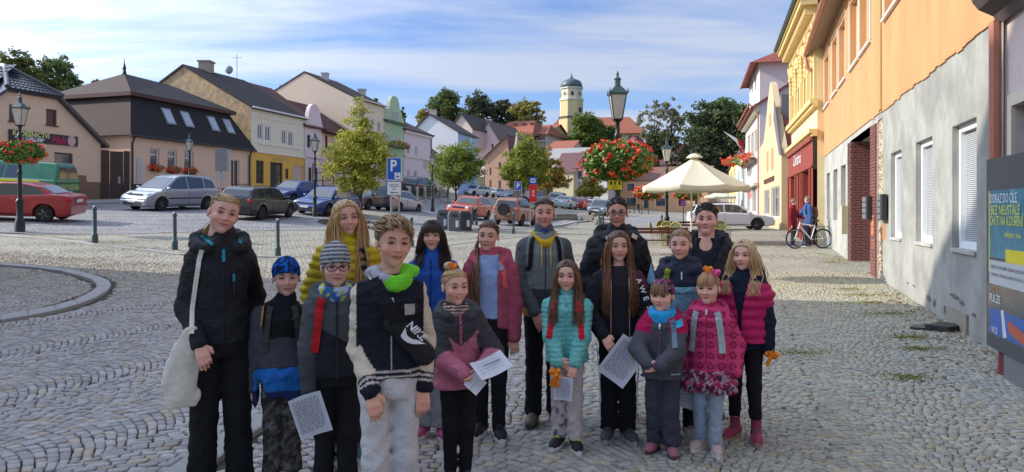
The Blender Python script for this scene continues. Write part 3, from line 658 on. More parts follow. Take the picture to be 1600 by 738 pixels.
# neighbour at the far right with low eave
M_pale=mat('pale_pink_render',(.62,.50,.45),rough=.95,var=.08,bump=.15)
nw=Wall(KP(7.9),KP(-1.5));hr=empty('low_pink_house',nw.pt(nw.L/2,0),'pale pink house with low dark wooden eave at the far right edge','house')
mb=MB();wall_holes(mb,nw,-.3,3.75,[(.35,1.25,.9,2.65),(2.6,3.5,.9,2.65)],.2);mb.poly([nw.pt(0,-.3),nw.pt(0,-.3,-6),nw.pt(0,3.75,-6),nw.pt(0,3.75)]);rel(mb,'front_wall',M_pale,hr)
for s0 in(.35,2.6):window(hr,nw,s0,s0+.9,.9,2.65,rev=.2,fr=M_brownf,surround=M_cream)
mb=MB();mb.prism([nw.pt(-.05,3.62,0),nw.pt(-.05,3.58,.05),nw.pt(-.05,3.68,.10),nw.pt(-.05,3.76,.24),nw.pt(-.05,3.85,.30),nw.pt(-.05,6.4,-3.5),nw.pt(-.05,6.2,-3.5)],nw.x*(nw.L+.3));rel(mb,'eave',mat('dark_eave',(.085,.065,.06),rough=.7,var=.2),hr)
mb=MB()
for k in range(26):
 s_=.0+k*.24
 for j in range(3):mb.tube([nw.pt(s_,3.88+j*.24,.30-j*.34),nw.pt(s_,4.14+j*.24,-.06-j*.34)],(.09,.08),6)
o=rel(mb,'roof_tiles',mat('brown_tile',(.16,.10,.08),rough=.8,var=.3),hr);tag(o,kind='stuff')
mb=MB();mb.tube([nw.pt(.02,3.6,.1),nw.pt(.02,.2,.1)],.06,8);rel(mb,'drainpipe',M_copper,hr)
# city-light poster case
pD=7.35;pA=P(1541.5,pD);pdir=Vector((344/1150.0,1,0)).normalized()
pw=Wall((pA.x,pA.y),(pA.x-pdir.x*1.35,pA.y-pdir.y*1.35));zt=zat(250,pD);zb=zat(539,pD)
pr=empty('poster_case',pw.pt(.6,0),'grey backlit poster case with blue and yellow advert at the right edge','poster case')
mb=MB();bar(mb,pw,0,1.35,zb,zt,-.16,0)
rel(mb,'case',mat('case_grey',(.10,.11,.12),rough=.4,metal=.4),pr)
M_post=mat('poster_blue',(.03,.18,.26),rough=.3,var=.2,vs=3,col2=(.06,.25,.32));
def pq(name,s0,s1,f0,f1,m,o=.004):
 H_=zt-zb;mb=MB();bar(mb,pw,s0,s1,zt-f1*H_,zt-f0*H_,0.001,o);return rel(mb,name,m,pr)
pq('poster',.10,1.25,.17,.52,M_post);pq('poster_yellow_edge',.075,.10,.17,.60,mat('yellow',(.75,.62,.02),rough=.4));pq('poster_yellow_band',.55,1.25,.47,.535,mat('yellow',(.75,.62,.02)),.007)
pq('poster_white_band',.10,1.25,.535,.66,mat('poster_grey',(.50,.53,.55),rough=.3),.006);pq('lower_screen',.05,1.25,.66,.93,mat('poster_dark',(.10,.11,.12),rough=.15,var=.4,vs=4,col2=(.16,.13,.11)))
pq('lower_picture',.12,1.25,.79,.92,mat('poster_blue2',(.03,.12,.42),rough=.2,var=.2),.008)
mb=MB();H_=zt-zb
mb.prism([pw.pt(.62,zt-.82*H_,.009),pw.pt(1.1,zt-.86*H_,.009),pw.pt(1.15,zt-.925*H_,.009),pw.pt(.66,zt-.88*H_,.009)],tuple(pw.n*.003));rel(mb,'printed_red_box',mat('print_red',(.5,.10,.05),rough=.3),pr)
mb=MB();mb.tube([pw.pt(.48,zt-.78*H_,.011),pw.pt(.56,zt-.915*H_,.011)],(.022,.03),6,flat=.2);rel(mb,'printed_stick',mat('print_white',(.6,.6,.6),rough=.3),pr)
Xp,Zp=pw.x,Vector((0,0,1));M_wt=mat('white_print',(.82,.84,.86),rough=.4,var=0);M_yt=mat('yellow_print',(.75,.75,.05),rough=.4,var=0)
def ptxt(t,s,f,size,m,width=None,sh=0):
 o=put_text('lettering',t,pw.pt(s,zt-f*H_,.008),Xp,Zp,size,m,None,sh,width);o.location=-pr.location;o.parent=pr
ptxt('DORAZ DO CÍLE,',.50,.215,.13,M_wt,.72,.1);ptxt('BEZ NEUSTÁLÉ',.54,.275,.13,M_yt,.76,.1);ptxt('CHUTI NA KOUŘENÍ',.56,.33,.13,M_yt,.86,.1)
ptxt('PŘEJDI NA',.75,.40,.06,M_yt,.4,.1);ptxt('TENTO VÝROBEK OBSAHUJE NIKOTIN,',.66,.57,.045,mat('black_print',(.02,.02,.02),var=0),1.0);ptxt('KTERÝ JE VYSOCE NÁVYKOVÁ LÁTKA',.66,.61,.045,mat('black_print',(.02,.02,.02),var=0),1.0)
ptxt('NEO',.22,.685,.06,mat('print_orange',(.7,.2,.05),var=0));ptxt('PULZE',.28,.735,.11,M_wt,.30);ptxt('VÍCE',.27,.90,.09,M_wt,.17)
mb=MB();c=pw.pt(.25,0,-.1);mb.lathe([(.09,-.1),(.075,.02),(.07,zb)],(c.x,c.y,0),12);rel(mb,'foot',mat('red_foot',(.20,.04,.05),rough=.5),pr)
mb=MB();bar(mb,pw,.42,1.35,-.1,zb-.005,-.2,-.02);rel(mb,'base_box',M_grayp,pr)
# ---------------------------------------------------------------- yellow ornate house with the red shop
M_yel=mat('yellow_stucco',(.68,.50,.22),rough=.9,var=.08,bump=.15);M_yel2=mat('pale_yellow_stucco',(.74,.60,.34),rough=.9,var=.06)
M_redw=mat('red_shop_wood',(.27,.055,.035),rough=.5,var=.15,vs=3)
A_,B_=P(1236.9,37.6),P(1277,28.25);mw=Wall((A_.x,A_.y),(B_.x,B_.y));L=mw.L
mr_=empty('ornate_yellow_house',mw.pt(L/2,.3),'ornate yellow stucco house with red shopfront beyond the orange house','house')
ups=[(L*(k+.5)/4-.42,L*(k+.5)/4+.42,6.2,8.1)for k in range(4)]
mb=MB();wall_holes(mb,mw,4.5,9.6,ups,.25);mb.poly([mw.pt(L,-.2),mw.pt(L,-.2,-9),mw.pt(L,9.6,-9),mw.pt(L,9.6)]);mb.poly([mw.pt(0,-.2),mw.pt(0,-.2,-9),mw.pt(0,9.6,-9),mw.pt(0,9.6)]);rel(mb,'upper_wall',M_yel2,mr_)
for h in ups:window(mr_,mw,*h,rev=.22,fr=M_white,surround=M_yel)
for k in range(5):
 mb=MB();s0=L*k/4;s0=min(max(s0,.18),L-.18);bar(mb,mw,s0-.16,s0+.16,5.95,8.9,.002,.12);bar(mb,mw,s0-.2,s0+.2,8.6,8.9,.121,.2);rel(mb,'pilaster',M_yel,mr_)
for h in ups: # stucco ornaments over the windows
 c=(h[0]+h[1])/2;mb=MB()
 for k in range(9):
  a_=PI*k/8;mb.ball(mw.pt(c+.62*math.cos(a_),8.2+.45*math.sin(a_),.12),(.12,.12,.13),6,4)
 for k in range(7):mb.ball(mw.pt(c+R.uniform(-.3,.3),8.25+R.uniform(0,.3),.15),(.1,.1,.12),6,4)
 for sg in(-1,1):
  for k in range(4):mb.ball(mw.pt(c+sg*.66,8.0-k*.22,.1),(.09-.012*k,.08,.12),6,4)
 rel(mb,'stucco_ornament',M_yel,mr_)
mb=MB()
for z0,z1,o in((5.75,5.95,.28),(5.62,5.75,.18),(4.62,4.78,.32),(4.5,4.62,.2),(9.0,9.2,.12),(9.55,9.75,.62),(9.75,9.85,.7)):bar(mb,mw,-.15,L+.15,z0,z1,0.001,o)
n=26
for k in range(n):s0=L*(k+.2)/n;bar(mb,mw,s0,s0+.2,9.22,9.54,.002,.45)
rel(mb,'cornice',M_yel,mr_)
mb=MB();mb.prism([mw.pt(-.2,9.86,.72),mw.pt(-.2,12.4,-4.5),mw.pt(-.2,9.86,-9.5)],mw.x*(L+.4));rel(mb,'roof',mat('dark_roof',(.06,.05,.05),rough=.8,var=.2),mr_)
mb=MB();mb.tube([mw.pt(-.2,9.92,.78),mw.pt(L+.2,9.92,.78)],.09,8);rel(mb,'gutter',mat('green_gutter',(.06,.09,.08),rough=.4),mr_)
mb=MB();wall_holes(mb,mw,-.2,4.49,[(1.2,3.3,-.2,3.3),(4.4,5.5,-.2,3.3),(6.2,8.6,.7,3.3)],.35,off=.16);bar(mb,mw,0,L,4.35,4.5,.161,.26);bar(mb,mw,0,L,3.32,3.42,.161,.22)
for s0 in(.1,3.6,5.7,8.9):bar(mb,mw,s0,s0+.3,.2,3.3,.161,.22)
rel(mb,'shopfront',M_redw,mr_)
for h in((1.2,3.3,.4,3.3),(4.4,5.5,.3,3.3),(6.2,8.6,.7,3.3)):window(mr_,mw,*h,rev=.3,off=.16,fr=M_redw,cross=(1,1),glass=mat('shop_dark',(.05,.018,.014),rough=.15))
o=put_text('lettering','Cukrárna',mw.pt(L*.42,3.98,.17),mw.x,(0,0,1),.75,M_wt,None,.2,3.1);o.location=-mr_.location;o.parent=mr_
# ---------------------------------------------------------------- cream gabled house, tall white house and beyond
M_cr=mat('cream_render',(.58,.43,.26),rough=.95,var=.06);M_tile=tile_mat('red_tile',(.30,.085,.05),(.20,.06,.045));M_wr=mat('white_render',(.60,.58,.54),rough=.95,var=.06);M_greyw=mat('grey_white_render',(.52,.52,.52),rough=.95,var=.1)
A_,B_=P(1187.5,54),P(1221,41);nw_=Wall((A_.x,A_.y),(B_.x,B_.y));L=nw_.L;nr=empty('gabled_cream_house',nw_.pt(L/2,.6),'cream house with steep pointed gable behind the white car','house')
def NH(a,b,yt,yb):s0,D0=nw_.hit(a);s1,D1=nw_.hit(b);return(s0,s1,zat(yb,(D0+D1)/2),zat(yt,(D0+D1)/2))
hs=[NH(1194,1202.4,297,336),NH(1205,1218,292,340)]
mb=MB();wall_holes(mb,nw_,-.2,4.83,hs,.15);sa,Da=nw_.hit(1204)
gp=[(0,4.83),(L,4.83),(nw_.hit(1220)[0],5.3),(nw_.hit(1214)[0],6.9),(nw_.hit(1210)[0],8.2),(nw_.hit(1206)[0],9.5),(nw_.hit(1203.5)[0],9.9),(nw_.hit(1200)[0],9.0),(nw_.hit(1196.5)[0],7.6),(nw_.hit(1193)[0],6.5),(0,6.3)]
mb.prism([nw_.pt(s_,z_,0)for s_,z_ in gp],tuple(-nw_.n*.35));rel(mb,'front_wall',M_cr,nr)
mb=MB();mb.poly([nw_.pt(L,-.2),nw_.pt(L,-.2,-12),nw_.pt(L,4.83,-12),nw_.pt(L,4.83)]);rel(mb,'side_wall',mat('orange_cream',(.62,.42,.24),rough=.95,var=.1),nr);mb=MB();mb.poly([nw_.pt(0,-.2),nw_.pt(0,-.2,-12),nw_.pt(0,6.2,-12),nw_.pt(0,6.2)]);rel(mb,'side_wall',M_cr,nr)
for h in hs:window(nr,nw_,*h,rev=.13,fr=M_white,cross=(2,0),glass=M_glass)
for a,b,yt,yb in((1198,1200.6,237,268),(1205,1208.6,231,265),(1201.8,1205,178,197)):
 h=NH(a,b,yt,yb);mb=MB();bar(mb,nw_,*h,.001,.012);rel(mb,'window',mat('ochre_recess',(.42,.26,.12)),nr)
h=NH(1194.7,1210,278.5,285);mb=MB();bar(mb,nw_,*h,.01,.06);rel(mb,'sign_board',M_brownf,nr)
mb=MB();sr=nw_.hit(1203.5)[0]
roof_slab(mb,[nw_.pt(L+.15,4.7,-.3),nw_.pt(sr+1.2,8.9,-.3),nw_.pt(sr+1.2,8.9,-12),nw_.pt(L+.15,4.7,-12)]);roof_slab(mb,[nw_.pt(-.1,6.2,-.3),nw_.pt(sr+.6,8.9,-.3),nw_.pt(sr+.6,8.9,-12),nw_.pt(-.1,6.2,-12)]);rel(mb,'roof',M_tile,nr)
mb=MB();bar(mb,nw_,nw_.hit(1210.5)[0],nw_.hit(1212.5)[0],7.0,8.6,-1,-.3);mb.prism([nw_.pt(nw_.hit(1211)[0],8.3,.02),nw_.pt(nw_.hit(1222)[0],4.75,.02),nw_.pt(nw_.hit(1222)[0]-.9,4.85,.02),nw_.pt(nw_.hit(1211)[0]-.25,7.2,.02)],tuple(nw_.n*.05));rel(mb,'metal_flashing',mat('slate_flashing',(.16,.15,.17),rough=.5),nr)
wn=dict(rev=.12,fr=M_white,fw=.09,cross=(1,0))
r_,w_,bk=house('tall_white_house','white house with ornate window pediments and red pipe behind the gabled cream house','house',P(1165,68),P(1187,54),12,0,9.6,13.4,M_wr,M_tile,[(1169,1172.3,212,242),(1174.5,1178,208,240),(1180,1183.6,204,238),(1168,1172,292,330),(1176,1182,288,332)],win=dict(wn,surround=M_cream),gutter=M_copper,side=M_greyw,ov=.2,eave_ov=.7)
mb=MB();bar(mb,w_,0,w_.L,9.0,9.6,.01,.4);bar(mb,w_,.5,w_.L-.4,3.6,3.8,.01,.4);rel(mb,'cornice',M_cream,r_)
o=put_text('lettering','TABÁK',w_.pt(w_.L*.38,3.05,.05),w_.x,(0,0,1),.9,mat('red_letter',(.6,.03,.08),var=0),None,0,4.5);o.location=-r_.location;o.parent=r_
# flower box on its balcony
def flowers(name,par,c,rad,n,nf,mg,mf,rs=.05,fs=.05,flat=.35,ret=False):
 mb=MB();mf_=MB()
 for k in range(n):
  u,v_=R.random()*2*PI,R.uniform(-1,1);rr=R.uniform(.55,1)**.5;q=Vector((math.cos(u)*math.sqrt(1-v_*v_)*rad[0]*rr,math.sin(u)*math.sqrt(1-v_*v_)*rad[1]*rr,v_*rad[2]*rr));p=Vector(c)+q
  a_=Vector((R.gauss(0,1),R.gauss(0,1),R.gauss(0,1))).normalized();b_=a_.orthogonal().normalized();s_=rs*R.uniform(.6,1.3)
  mb.cc=(1,1,1);t_=R.uniform(.55,1.5);mb.cc=(.13*t_*R.uniform(.7,1.4),.24*t_,.045*t_);mb.add([p+a_*s_,p+b_*s_*.8,p-a_*s_,p-b_*s_*.8],[(0,1,2,3)])
 for k in range(nf):
  u,v_=R.random()*2*PI,R.uniform(-.9,1);q=Vector((math.cos(u)*math.sqrt(1-v_*v_)*rad[0],math.sin(u)*math.sqrt(1-v_*v_)*rad[1],v_*rad[2]))*R.uniform(.92,1.12);p=Vector(c)+q
  t_=R.uniform(.7,1.3);mf_.cc=(.75*t_,.06*t_*R.uniform(.4,2.2),.035*t_)
  for j in range(9):
   d_=Vector((R.gauss(0,1),R.gauss(0,1),R.gauss(0,1)))*fs*.45;a_=Vector((R.gauss(0,1),R.gauss(0,1),R.gauss(0,1))).normalized();b_=a_.orthogonal().normalized();s_=fs*.5;mf_.add([p+d_+a_*s_,p+d_+b_*s_,p+d_-a_*s_,p+d_-b_*s_],[(0,1,2,3)])
 o1=rel(mb,'foliage',mg,par,col=True);tag(o1,kind='stuff')
 if not nf:return
 o2=rel(mf_,'blossoms',mf,par,col=True);tag(o2,kind='stuff')
M_fol=mat('leaf_attr','attr',rough=.6,var=.2,vs=10);M_blo=mat('blossom_attr','attr',rough=.6,var=.1,vs=10)
fb=empty('window_box',w_.pt(w_.L*.4,5.9,.3),'long flower box of red geraniums on the tall white house','flower box');mb=MB();bar(mb,w_,1.6,w_.L-2,5.55,5.8,.1,.5);rel(mb,'box',M_brownf,fb)
flowers('f',fb,w_.pt(w_.L*.45,6.0,.35),(1.6,4.2,.35),500,160,M_fol,M_blo,.12,.16)
house('corner_tower_house','tall white house with red hipped roof rising behind the tall white house','house',P(1171,78),P(1187,66),12,0,15.4,18.6,M_wr,M_tile,[(1174,1176.5,122,146),(1179,1182,116,142)],win=wn,side=M_greyw,hip=.45,ov=.9,eave_ov=.9)
house('pale_green_house','pale house front beside the yellow one far up the street','house',P(1151,92),P(1164,69),10,0,7.8,10.6,mat('pale_mint',(.60,.66,.60),rough=.95,var=.05),tile_mat('brown_tile_roof',(.13,.07,.05),(.09,.05,.04)),[(1153,1155.5,266,284),(1158,1161,262,282),(1153,1156,300,326),(1158.5,1162,300,330)],win=wn,gutter=M_grayp)
house('narrow_yellow_house','narrow yellow house at the far end of the right street side','house',P(1139,128),P(1151,93),10,0,9.0,12.0,M_yel,tile_mat('brown_tile_roof',(.13,.07,.05)),[(1141.5,1143.5,268,284),(1146,1148,264,282),(1141,1144,304,326),(1146,1149,304,328)],win=wn)
# ---------------------------------------------------------------- left row
M_peach=mat('peach_render',(.78,.56,.39),rough=.95,var=.05,vs=1.5,bump=.1);M_pinkp=mat('peach_pink_render',(.78,.54,.38),rough=.95,var=.05,vs=1.5);M_plinth=mat('brown_plinth',(.26,.16,.10),rough=.9,var=.1)
M_bitumen=mat('dark_brown_shingle',(.065,.042,.036),rough=.85,var=.22,vs=6,bump=.5,bs=25);M_blackroof=mat('black_shingle',(.028,.024,.026),rough=.85,var=.3,vs=6,bump=.4,bs=25)
M_black_tile=mat('anthracite_tile',(.045,.045,.058),rough=.28,var=.2,vs=9,spec=.6)
def rowP(px):return P(px,42240/(1165-px))
C_=P(157,43.2);aw=Wall((C_.x-U.x*8.7,C_.y-U.y*8.7),(C_.x,C_.y));L=aw.L
ar=empty('hairdresser_house',aw.pt(L/2,2.4),'peach gabled house with black tile roof and hairdresser sign','house')
def AH(a,b,yt,yb):s0,D0=aw.hit(a);s1,D1=aw.hit(b);return(s0,s1,zat(yb,(D0+D1)/2),zat(yt,(D0+D1)/2))
hs=[AH(72,89,171,196),AH(14,32,164,190),AH(85,114,239,275),AH(-40,-10,232,272)];ez=5.7;hz=7.8;s0,s1=L/2-1.6,L/2+1.6
mb=MB();wall_holes(mb,aw,3.35,ez,hs,.16);
lowpart=[h for h in hs if h[2]<ez];upw=[h for h in hs if h[2]>ez-.01]
wall_holes(mb,aw,ez,hz-.02,upw,.16,s0=s0,s1=s1+.0)
# gable shoulders beside the upper windows
mb.poly([aw.pt(s1,ez),aw.pt(L,ez),aw.pt(s1,hz-.02)]);mb.poly([aw.pt(s0,ez),aw.pt(s0,hz-.02),aw.pt(0,ez)]);mb.poly([aw.pt(L,2),aw.pt(L,2,-10),aw.pt(L,ez,-10),aw.pt(L,ez)]);mb.poly([aw.pt(0,2),aw.pt(0,2,-10),aw.pt(0,ez,-10),aw.pt(0,ez)]);rel(mb,'front_wall',M_peach,ar)
mb=MB();bar(mb,aw,0,L,1.6,3.35,-.2,.02);rel(mb,'plinth',M_plinth,ar)
for h in hs:window(ar,aw,*h,rev=.15,fr=M_brownf,cross=(0,0),fw=.08,sill=M_brownf)
mb=MB();zr=9.35;bk=1.9
e=.35;kx=(zr-ez)/(L/2);PRf=aw.pt(L/2,zr,-bk);PRb=aw.pt(L/2,zr,-11)
for sg,s_,sh_ in((1,L,s1),(-1,0,s0)):
 lowF=aw.pt(s_+sg*e,ez-kx*e+.1,e);lowB=aw.pt(s_+sg*e,ez-kx*e+.1,-11);shF=aw.pt(sh_,hz+.1,e)
 roof_slab(mb,[lowF,shF,PRf+Vector((0,0,.1)),PRb+Vector((0,0,.1)),lowB],.16)
roof_slab(mb,[aw.pt(s0,hz+.1,e),aw.pt(s1,hz+.1,e),PRf+Vector((0,0,.12))],.12);rel(mb,'roof',M_black_tile,ar)
# tiles laid over hip and left slope
mb=MB()
def tiles(a,b,c_,d_,nr_,nc):
 """a,b lower edge; c_ (above a), d_ (above b) upper edge"""
 a,b,c_,d_=map(Vector,(a,b,c_,d_));n_=(b-a).cross(c_-a).normalized();n_=n_ if n_.z>0 else-n_
 for r in range(nr_):
  t0,t1=r/nr_,(r+1.08)/nr_
  for k in range(nc):
   u0,u1=k/nc,(k+1)/nc;f=lambda u,t:(a.lerp(b,u)).lerp(c_.lerp(d_,u),min(t,1))
   p=[f(u0,t0)+n_*.05,f((u0+u1)/2,t0)+n_*.11,f(u1,t0)+n_*.05,f(u1,t1)+n_*.015,f((u0+u1)/2,t1)+n_*.06,f(u0,t1)+n_*.015];q=[f(u0,t0),f((u0+u1)/2,t0),f(u1,t0)]
   mb.add(p+q,[(0,1,4,5),(1,2,3,4),(0,6,7,1),(1,7,8,2)])
tp=PRf+Vector((0,0,.14));tiles(aw.pt(s0,hz+.12,e),aw.pt(s1,hz+.12,e),tp,tp+U*.02,9,12)
tiles(aw.pt(-e,ez-kx*e+.12,e),aw.pt(-e,ez-kx*e+.12,-11),aw.pt(L/2-.02,zr+.12,-1.0),aw.pt(L/2-.02,zr+.12,-11),16,30)
o=rel(mb,'roof_tiles',M_black_tile,ar);tag(o,kind='stuff')
mb=MB()
for p0,p1 in((aw.pt(s0,hz+.2,e),tp),(aw.pt(s1,hz+.2,e),tp),(tp,PRb+Vector((0,0,.2)))):mb.tube([p0,p1],.12,8)
rel(mb,'ridge_caps',M_black_tile,ar)
# sign
h=AH(13,120,208,224);sg=empty('hairdresser_sign',aw.pt(h[0],h[2],.05),'long dark hairdresser sign board with yellow lettering on the peach house','sign')
z1_=zat(202,aw.hit(13)[1]);z0_=zat(219,aw.hit(13)[1]);mb=MB();bar(mb,aw,h[0],h[1],z0_,z1_,.02,.09);rel(mb,'board',mat('sign_dark',(.025,.025,.035),rough=.4),sg)
zc=(z0_+z1_)/2;HH=z1_-z0_;Ls=h[1]-h[0]
def stx(t,f,z,size,m,wd,sh=0):
 o=put_text('lettering',t,aw.pt(h[0]+Ls*f,z,.092),aw.x,(0,0,1),size,m,None,sh,wd,.01);o.location=-sg.location;o.parent=sg
stx('KADEŘNICTVÍ',.30,zc+HH*.2,.36,mat('yellow_sign',(.75,.78,.25),var=0),Ls*.52);stx('Hela',.69,zc-.02,.62,mat('red_script',(.55,.02,.10),var=0),Ls*.22,.5)
stx('dámské · pánské · dětské',.28,zc-HH*.16,.12,M_wt,Ls*.42);stx('objednávky na tel.',.34,zc-HH*.34,.10,M_wt,Ls*.24)
mb=MB();c=aw.pt(h[0]+Ls*.90,zc,.092);n=14;mb.poly([c+aw.x*(.26*math.cos(2*PI*k/n))+Vector((0,0,.3*math.sin(2*PI*k/n)))for k in range(n)]);rel(mb,'printed_face',mat('print_face',(.62,.42,.38),var=.2,vs=6),sg)
mb=MB();bar(mb,aw,*AH(122,134,0,0)[:2],3.0,3.7,.025,.05);rel(mb,'meter_box',M_plinth,ar)
# gate between the houses
gw=Wall((C_.x,C_.y),tuple(P(204,44.3)[:2]));C2=P(204,44);gw=Wall((C_.x+.05,C_.y-.05),(C2.x-.1,C2.y+.05))
gr=empty('metal_gate',gw.pt(gw.L/2,2.4),'tall dark brown sheet metal gate between two peach houses','gate');z1_=zat(238,44.8)
M_gate=mat('gate_brown',(.055,.035,.03),rough=.5,var=.2)
mb=MB();bar(mb,gw,.0,gw.L*.3,2.2,z1_,-.05,0);rel(mb,'gate_leaf',M_gate,gr);mb=MB();bar(mb,gw,gw.L*.3+.03,gw.L*.78,2.2,z1_-.05,-.05,0);rel(mb,'gate_leaf',M_gate,gr)
mb=MB();bar(mb,gw,gw.L*.8,gw.L,2.2,z1_,-.1,.05);bar(mb,gw,0,gw.L,z1_-.9,z1_-.85,.001,.03);rel(mb,'gate_frame',M_gate,gr)
mb=MB();bar(mb,gw,gw.L*.6,gw.L*.68,3.3,3.7,.001,.04);rel(mb,'letter_slot',M_grayp,gr)
# mansard house
B0,B1=P(204,44),rowP(391.5);bw=Wall((B0.x,B0.y),(B1.x,B1.y));L=bw.L;br=empty('mansard_house',bw.pt(L/2,2.5),'peach house with huge dark mansard roof and four skylights','house')
def BH(w,a,b,yt,yb):s0,D0=w.hit(a);s1,D1=w.hit(b);return(s0,s1,zat(yb,(D0+D1)/2),zat(yt,(D0+D1)/2))
hs=[BH(bw,234.5,249,231,263),BH(bw,262,276.5,234,266),BH(bw,288,302.5,237,268),BH(bw,361,374,250,294)];ze=6.25;dp=8.5
mb=MB();wall_holes(mb,bw,3.3,ze,hs,.2);mb.poly([bw.pt(0,2),bw.pt(0,2,-dp),bw.pt(0,ze,-dp),bw.pt(0,ze)]);mb.poly([bw.pt(L,2),bw.pt(L,2,-dp),bw.pt(L,ze,-dp),bw.pt(L,ze)]);rel(mb,'front_wall',M_pinkp,br)
mb=MB();wall_holes(mb,bw,1.8,3.3,[hs[3]],.2,off=.02);rel(mb,'plinth',mat('dark_plinth',(.08,.05,.045),rough=.9),br)
for h in hs[:3]:window(br,bw,*h,rev=.18,fr=M_white,cross=(0,1),fw=.09)
window(br,bw,*hs[3],rev=.18,fr=M_white,cross=(1,0),glass=M_brownf,name='door')
zm,zt_=8.75,10.8;i1,e=1.05,.3
def bq(s_,d_,z_):return bw.pt(s_,z_,-d_)
lowq=[bq(-e,-e,ze-.05),bq(L+e,-e,ze-.05),bq(L+e,dp+e,ze-.05),bq(-e,dp+e,ze-.05)];midq=[bq(i1,i1,zm),bq(L-i1,i1,zm),bq(L-i1,dp-i1,zm),bq(i1,dp-i1,zm)]
mb=MB();mb.add(lowq+midq,[(0,1,5,4),(1,2,6,5),(2,3,7,6),(0,3,2,1)]);rel(mb,'mansard_slope',M_blackroof,br)
mb=MB();mb.add([lowq[0],lowq[3],midq[3],midq[0]],[(0,1,2,3)]);rel(mb,'mansard_end',M_bitumen,br)
mb=MB();m2=[bq(i1-.35,i1-.35,zm),bq(L-i1+.35,i1-.35,zm),bq(L-i1+.35,dp-i1+.35,zm),bq(i1-.35,dp-i1+.35,zm)];m3=[p+Vector((0,0,.22))for p in m2];mb.hexa(m2,m3);rel(mb,'roof_moulding',mat('moulding_red',(.10,.04,.035),rough=.7),br)
R0,R1=bq(3.7,dp/2,zt_),bq(L-3.3,dp/2,zt_-.1);m4=[p+Vector((0,0,.23))for p in m2];mb=MB();mb.add(m4+[R0,R1],[(0,1,5,4),(1,2,5),(2,3,4,5)]);rel(mb,'upper_roof',M_blackroof,br);mb=MB();mb.add([m4[3],m4[0],R0],[(0,1,2)]);rel(mb,'upper_roof_end',M_bitumen,br)
mb=MB();mb.lathe([(.16,0),(.1,.3),(.13,.4),(.03,.8),(.01,1.1)],(R0.x,R0.y,R0.z-.05),8);rel(mb,'finial',M_dark,br)
for a,b,yt,yb in((245,262,165,192),(275,292,171,197.5),(318.5,334,181,205),(343.5,359,186,209.5)):
 s0,D0=bw.hit((a+b)/2-3);wd=.80
 def sp_(s_,t):A0=bq(0,-e,ze-.05);d0=-e+(i1+e)*t;return bw.pt(s_,ze-.05+(zm-ze+.05)*t,-d0)
 nn=(sp_(0,1)-sp_(0,0)).cross(bw.x).normalized();nn=nn if nn.dot(bw.n)>0 else-nn
 s0+=.8;t0,t1=.40,.82
 mb=MB();mb.hexa([sp_(s0,t0),sp_(s0+wd,t0),sp_(s0+wd,t1),sp_(s0,t1)],[q+nn*.09 for q in(sp_(s0,t0),sp_(s0+wd,t0),sp_(s0+wd,t1),sp_(s0,t1))]);f=rel(mb,'skylight',M_grayp,br)
 mb=MB();k=.09;mb.hexa([q+nn*.091 for q in(sp_(s0+k,t0+.04),sp_(s0+wd-k,t0+.04),sp_(s0+wd-k,t1-.04),sp_(s0+k,t1-.04))],[q+nn*.1 for q in(sp_(s0+k,t0+.04),sp_(s0+wd-k,t0+.04),sp_(s0+wd-k,t1-.04),sp_(s0+k,t1-.04))]);q_=mb.build('pane',mat('sky_pane',(.45,.50,.56),rough=.12,var=.1,spec=.9),f,loc=br.location);q_.location=(0,0,0)
mb=MB();mb.tube([bw.pt(-e,ze-.08,e),bw.pt(L+e,ze-.08,e)],.08,6);rel(mb,'gutter',M_dark,br)
for s_ in(.05,L-.25):mb=MB();mb.tube([bw.pt(s_,ze-.1,e),bw.pt(s_,ze-.55,.1),bw.pt(s_,2.2,.1)],.06,6);rel(mb,'drainpipe',M_dark,br)
mb=MB();bar(mb,bw,*BH(bw,213,221,0,0)[:2],3.35,4.9,.002,.04);rel(mb,'meter_box',M_greyw,br)
for i,(h,t_)in enumerate(zip(hs[:3],('left','middle','right'))):
 fb=empty('window_box',bw.pt((h[0]+h[1])/2,h[2]-.1,.12),'flower box of purple petunias under the %s window of the mansard house'%t_,'flower box','flower boxes of the mansard house');mb=MB();bar(mb,bw,h[0],h[1],h[2]-.2,h[2],.02,.24);rel(mb,'box',M_brownf,fb)
 flowers('f',fb,bw.pt((h[0]+h[1])/2,h[2]+.02,.15),(.3,.55,.18),120,45,M_fol,M_blo,.08,.1)
 # cream and yellow house
M_creamw=mat('cream_wall',(.80,.73,.58),rough=.95,var=.05,vs=1.5);M_yelw=mat('yellow_wall',(.78,.46,.10),rough=.95,var=.06,vs=1.5);M_oldg=mat('old_gable',(.50,.36,.20),rough=1,var=.25,vs=2.5,col2=(.36,.27,.17),bump=.5)
c0,c1=rowP(392),rowP(477);r_,w_,bk=house('cream_yellow_house','house with cream upper floor, yellow ground floor and weathered gable end','house',c0,c1,12.2,2.8,9.45,12.85,M_creamw,M_blackroof,
[(402.5,411,194,218),(414.5,423,197,221),(440.5,448,203.5,226),(450.7,458.5,206,229),(400,412,251,287,dict(fr=M_brownf,cross=(1,2))),(422,441.5,254,295,dict(fr=M_brownf,cross=(1,0))),(458,474,259,300,dict(fr=M_pinkp,glass=M_pale,cross=(0,0)))],low=(6.17,M_yelw),win=dict(rev=.14,fr=M_white,fw=.1),side=M_oldg,gutter=M_white,ov=.12)
mb=MB();bar(mb,w_,0,w_.L,6.1,6.2,.013,.12);bar(mb,w_,.8,w_.L-.8,6.75,6.85,.002,.08);bar(mb,w_,.8,w_.L-.8,8.75,8.82,.002,.06);rel(mb,'string_course',M_creamw,r_)
chimney(r_,w_.pt(2.6,0,-6.2),12.6,1.0,.9)
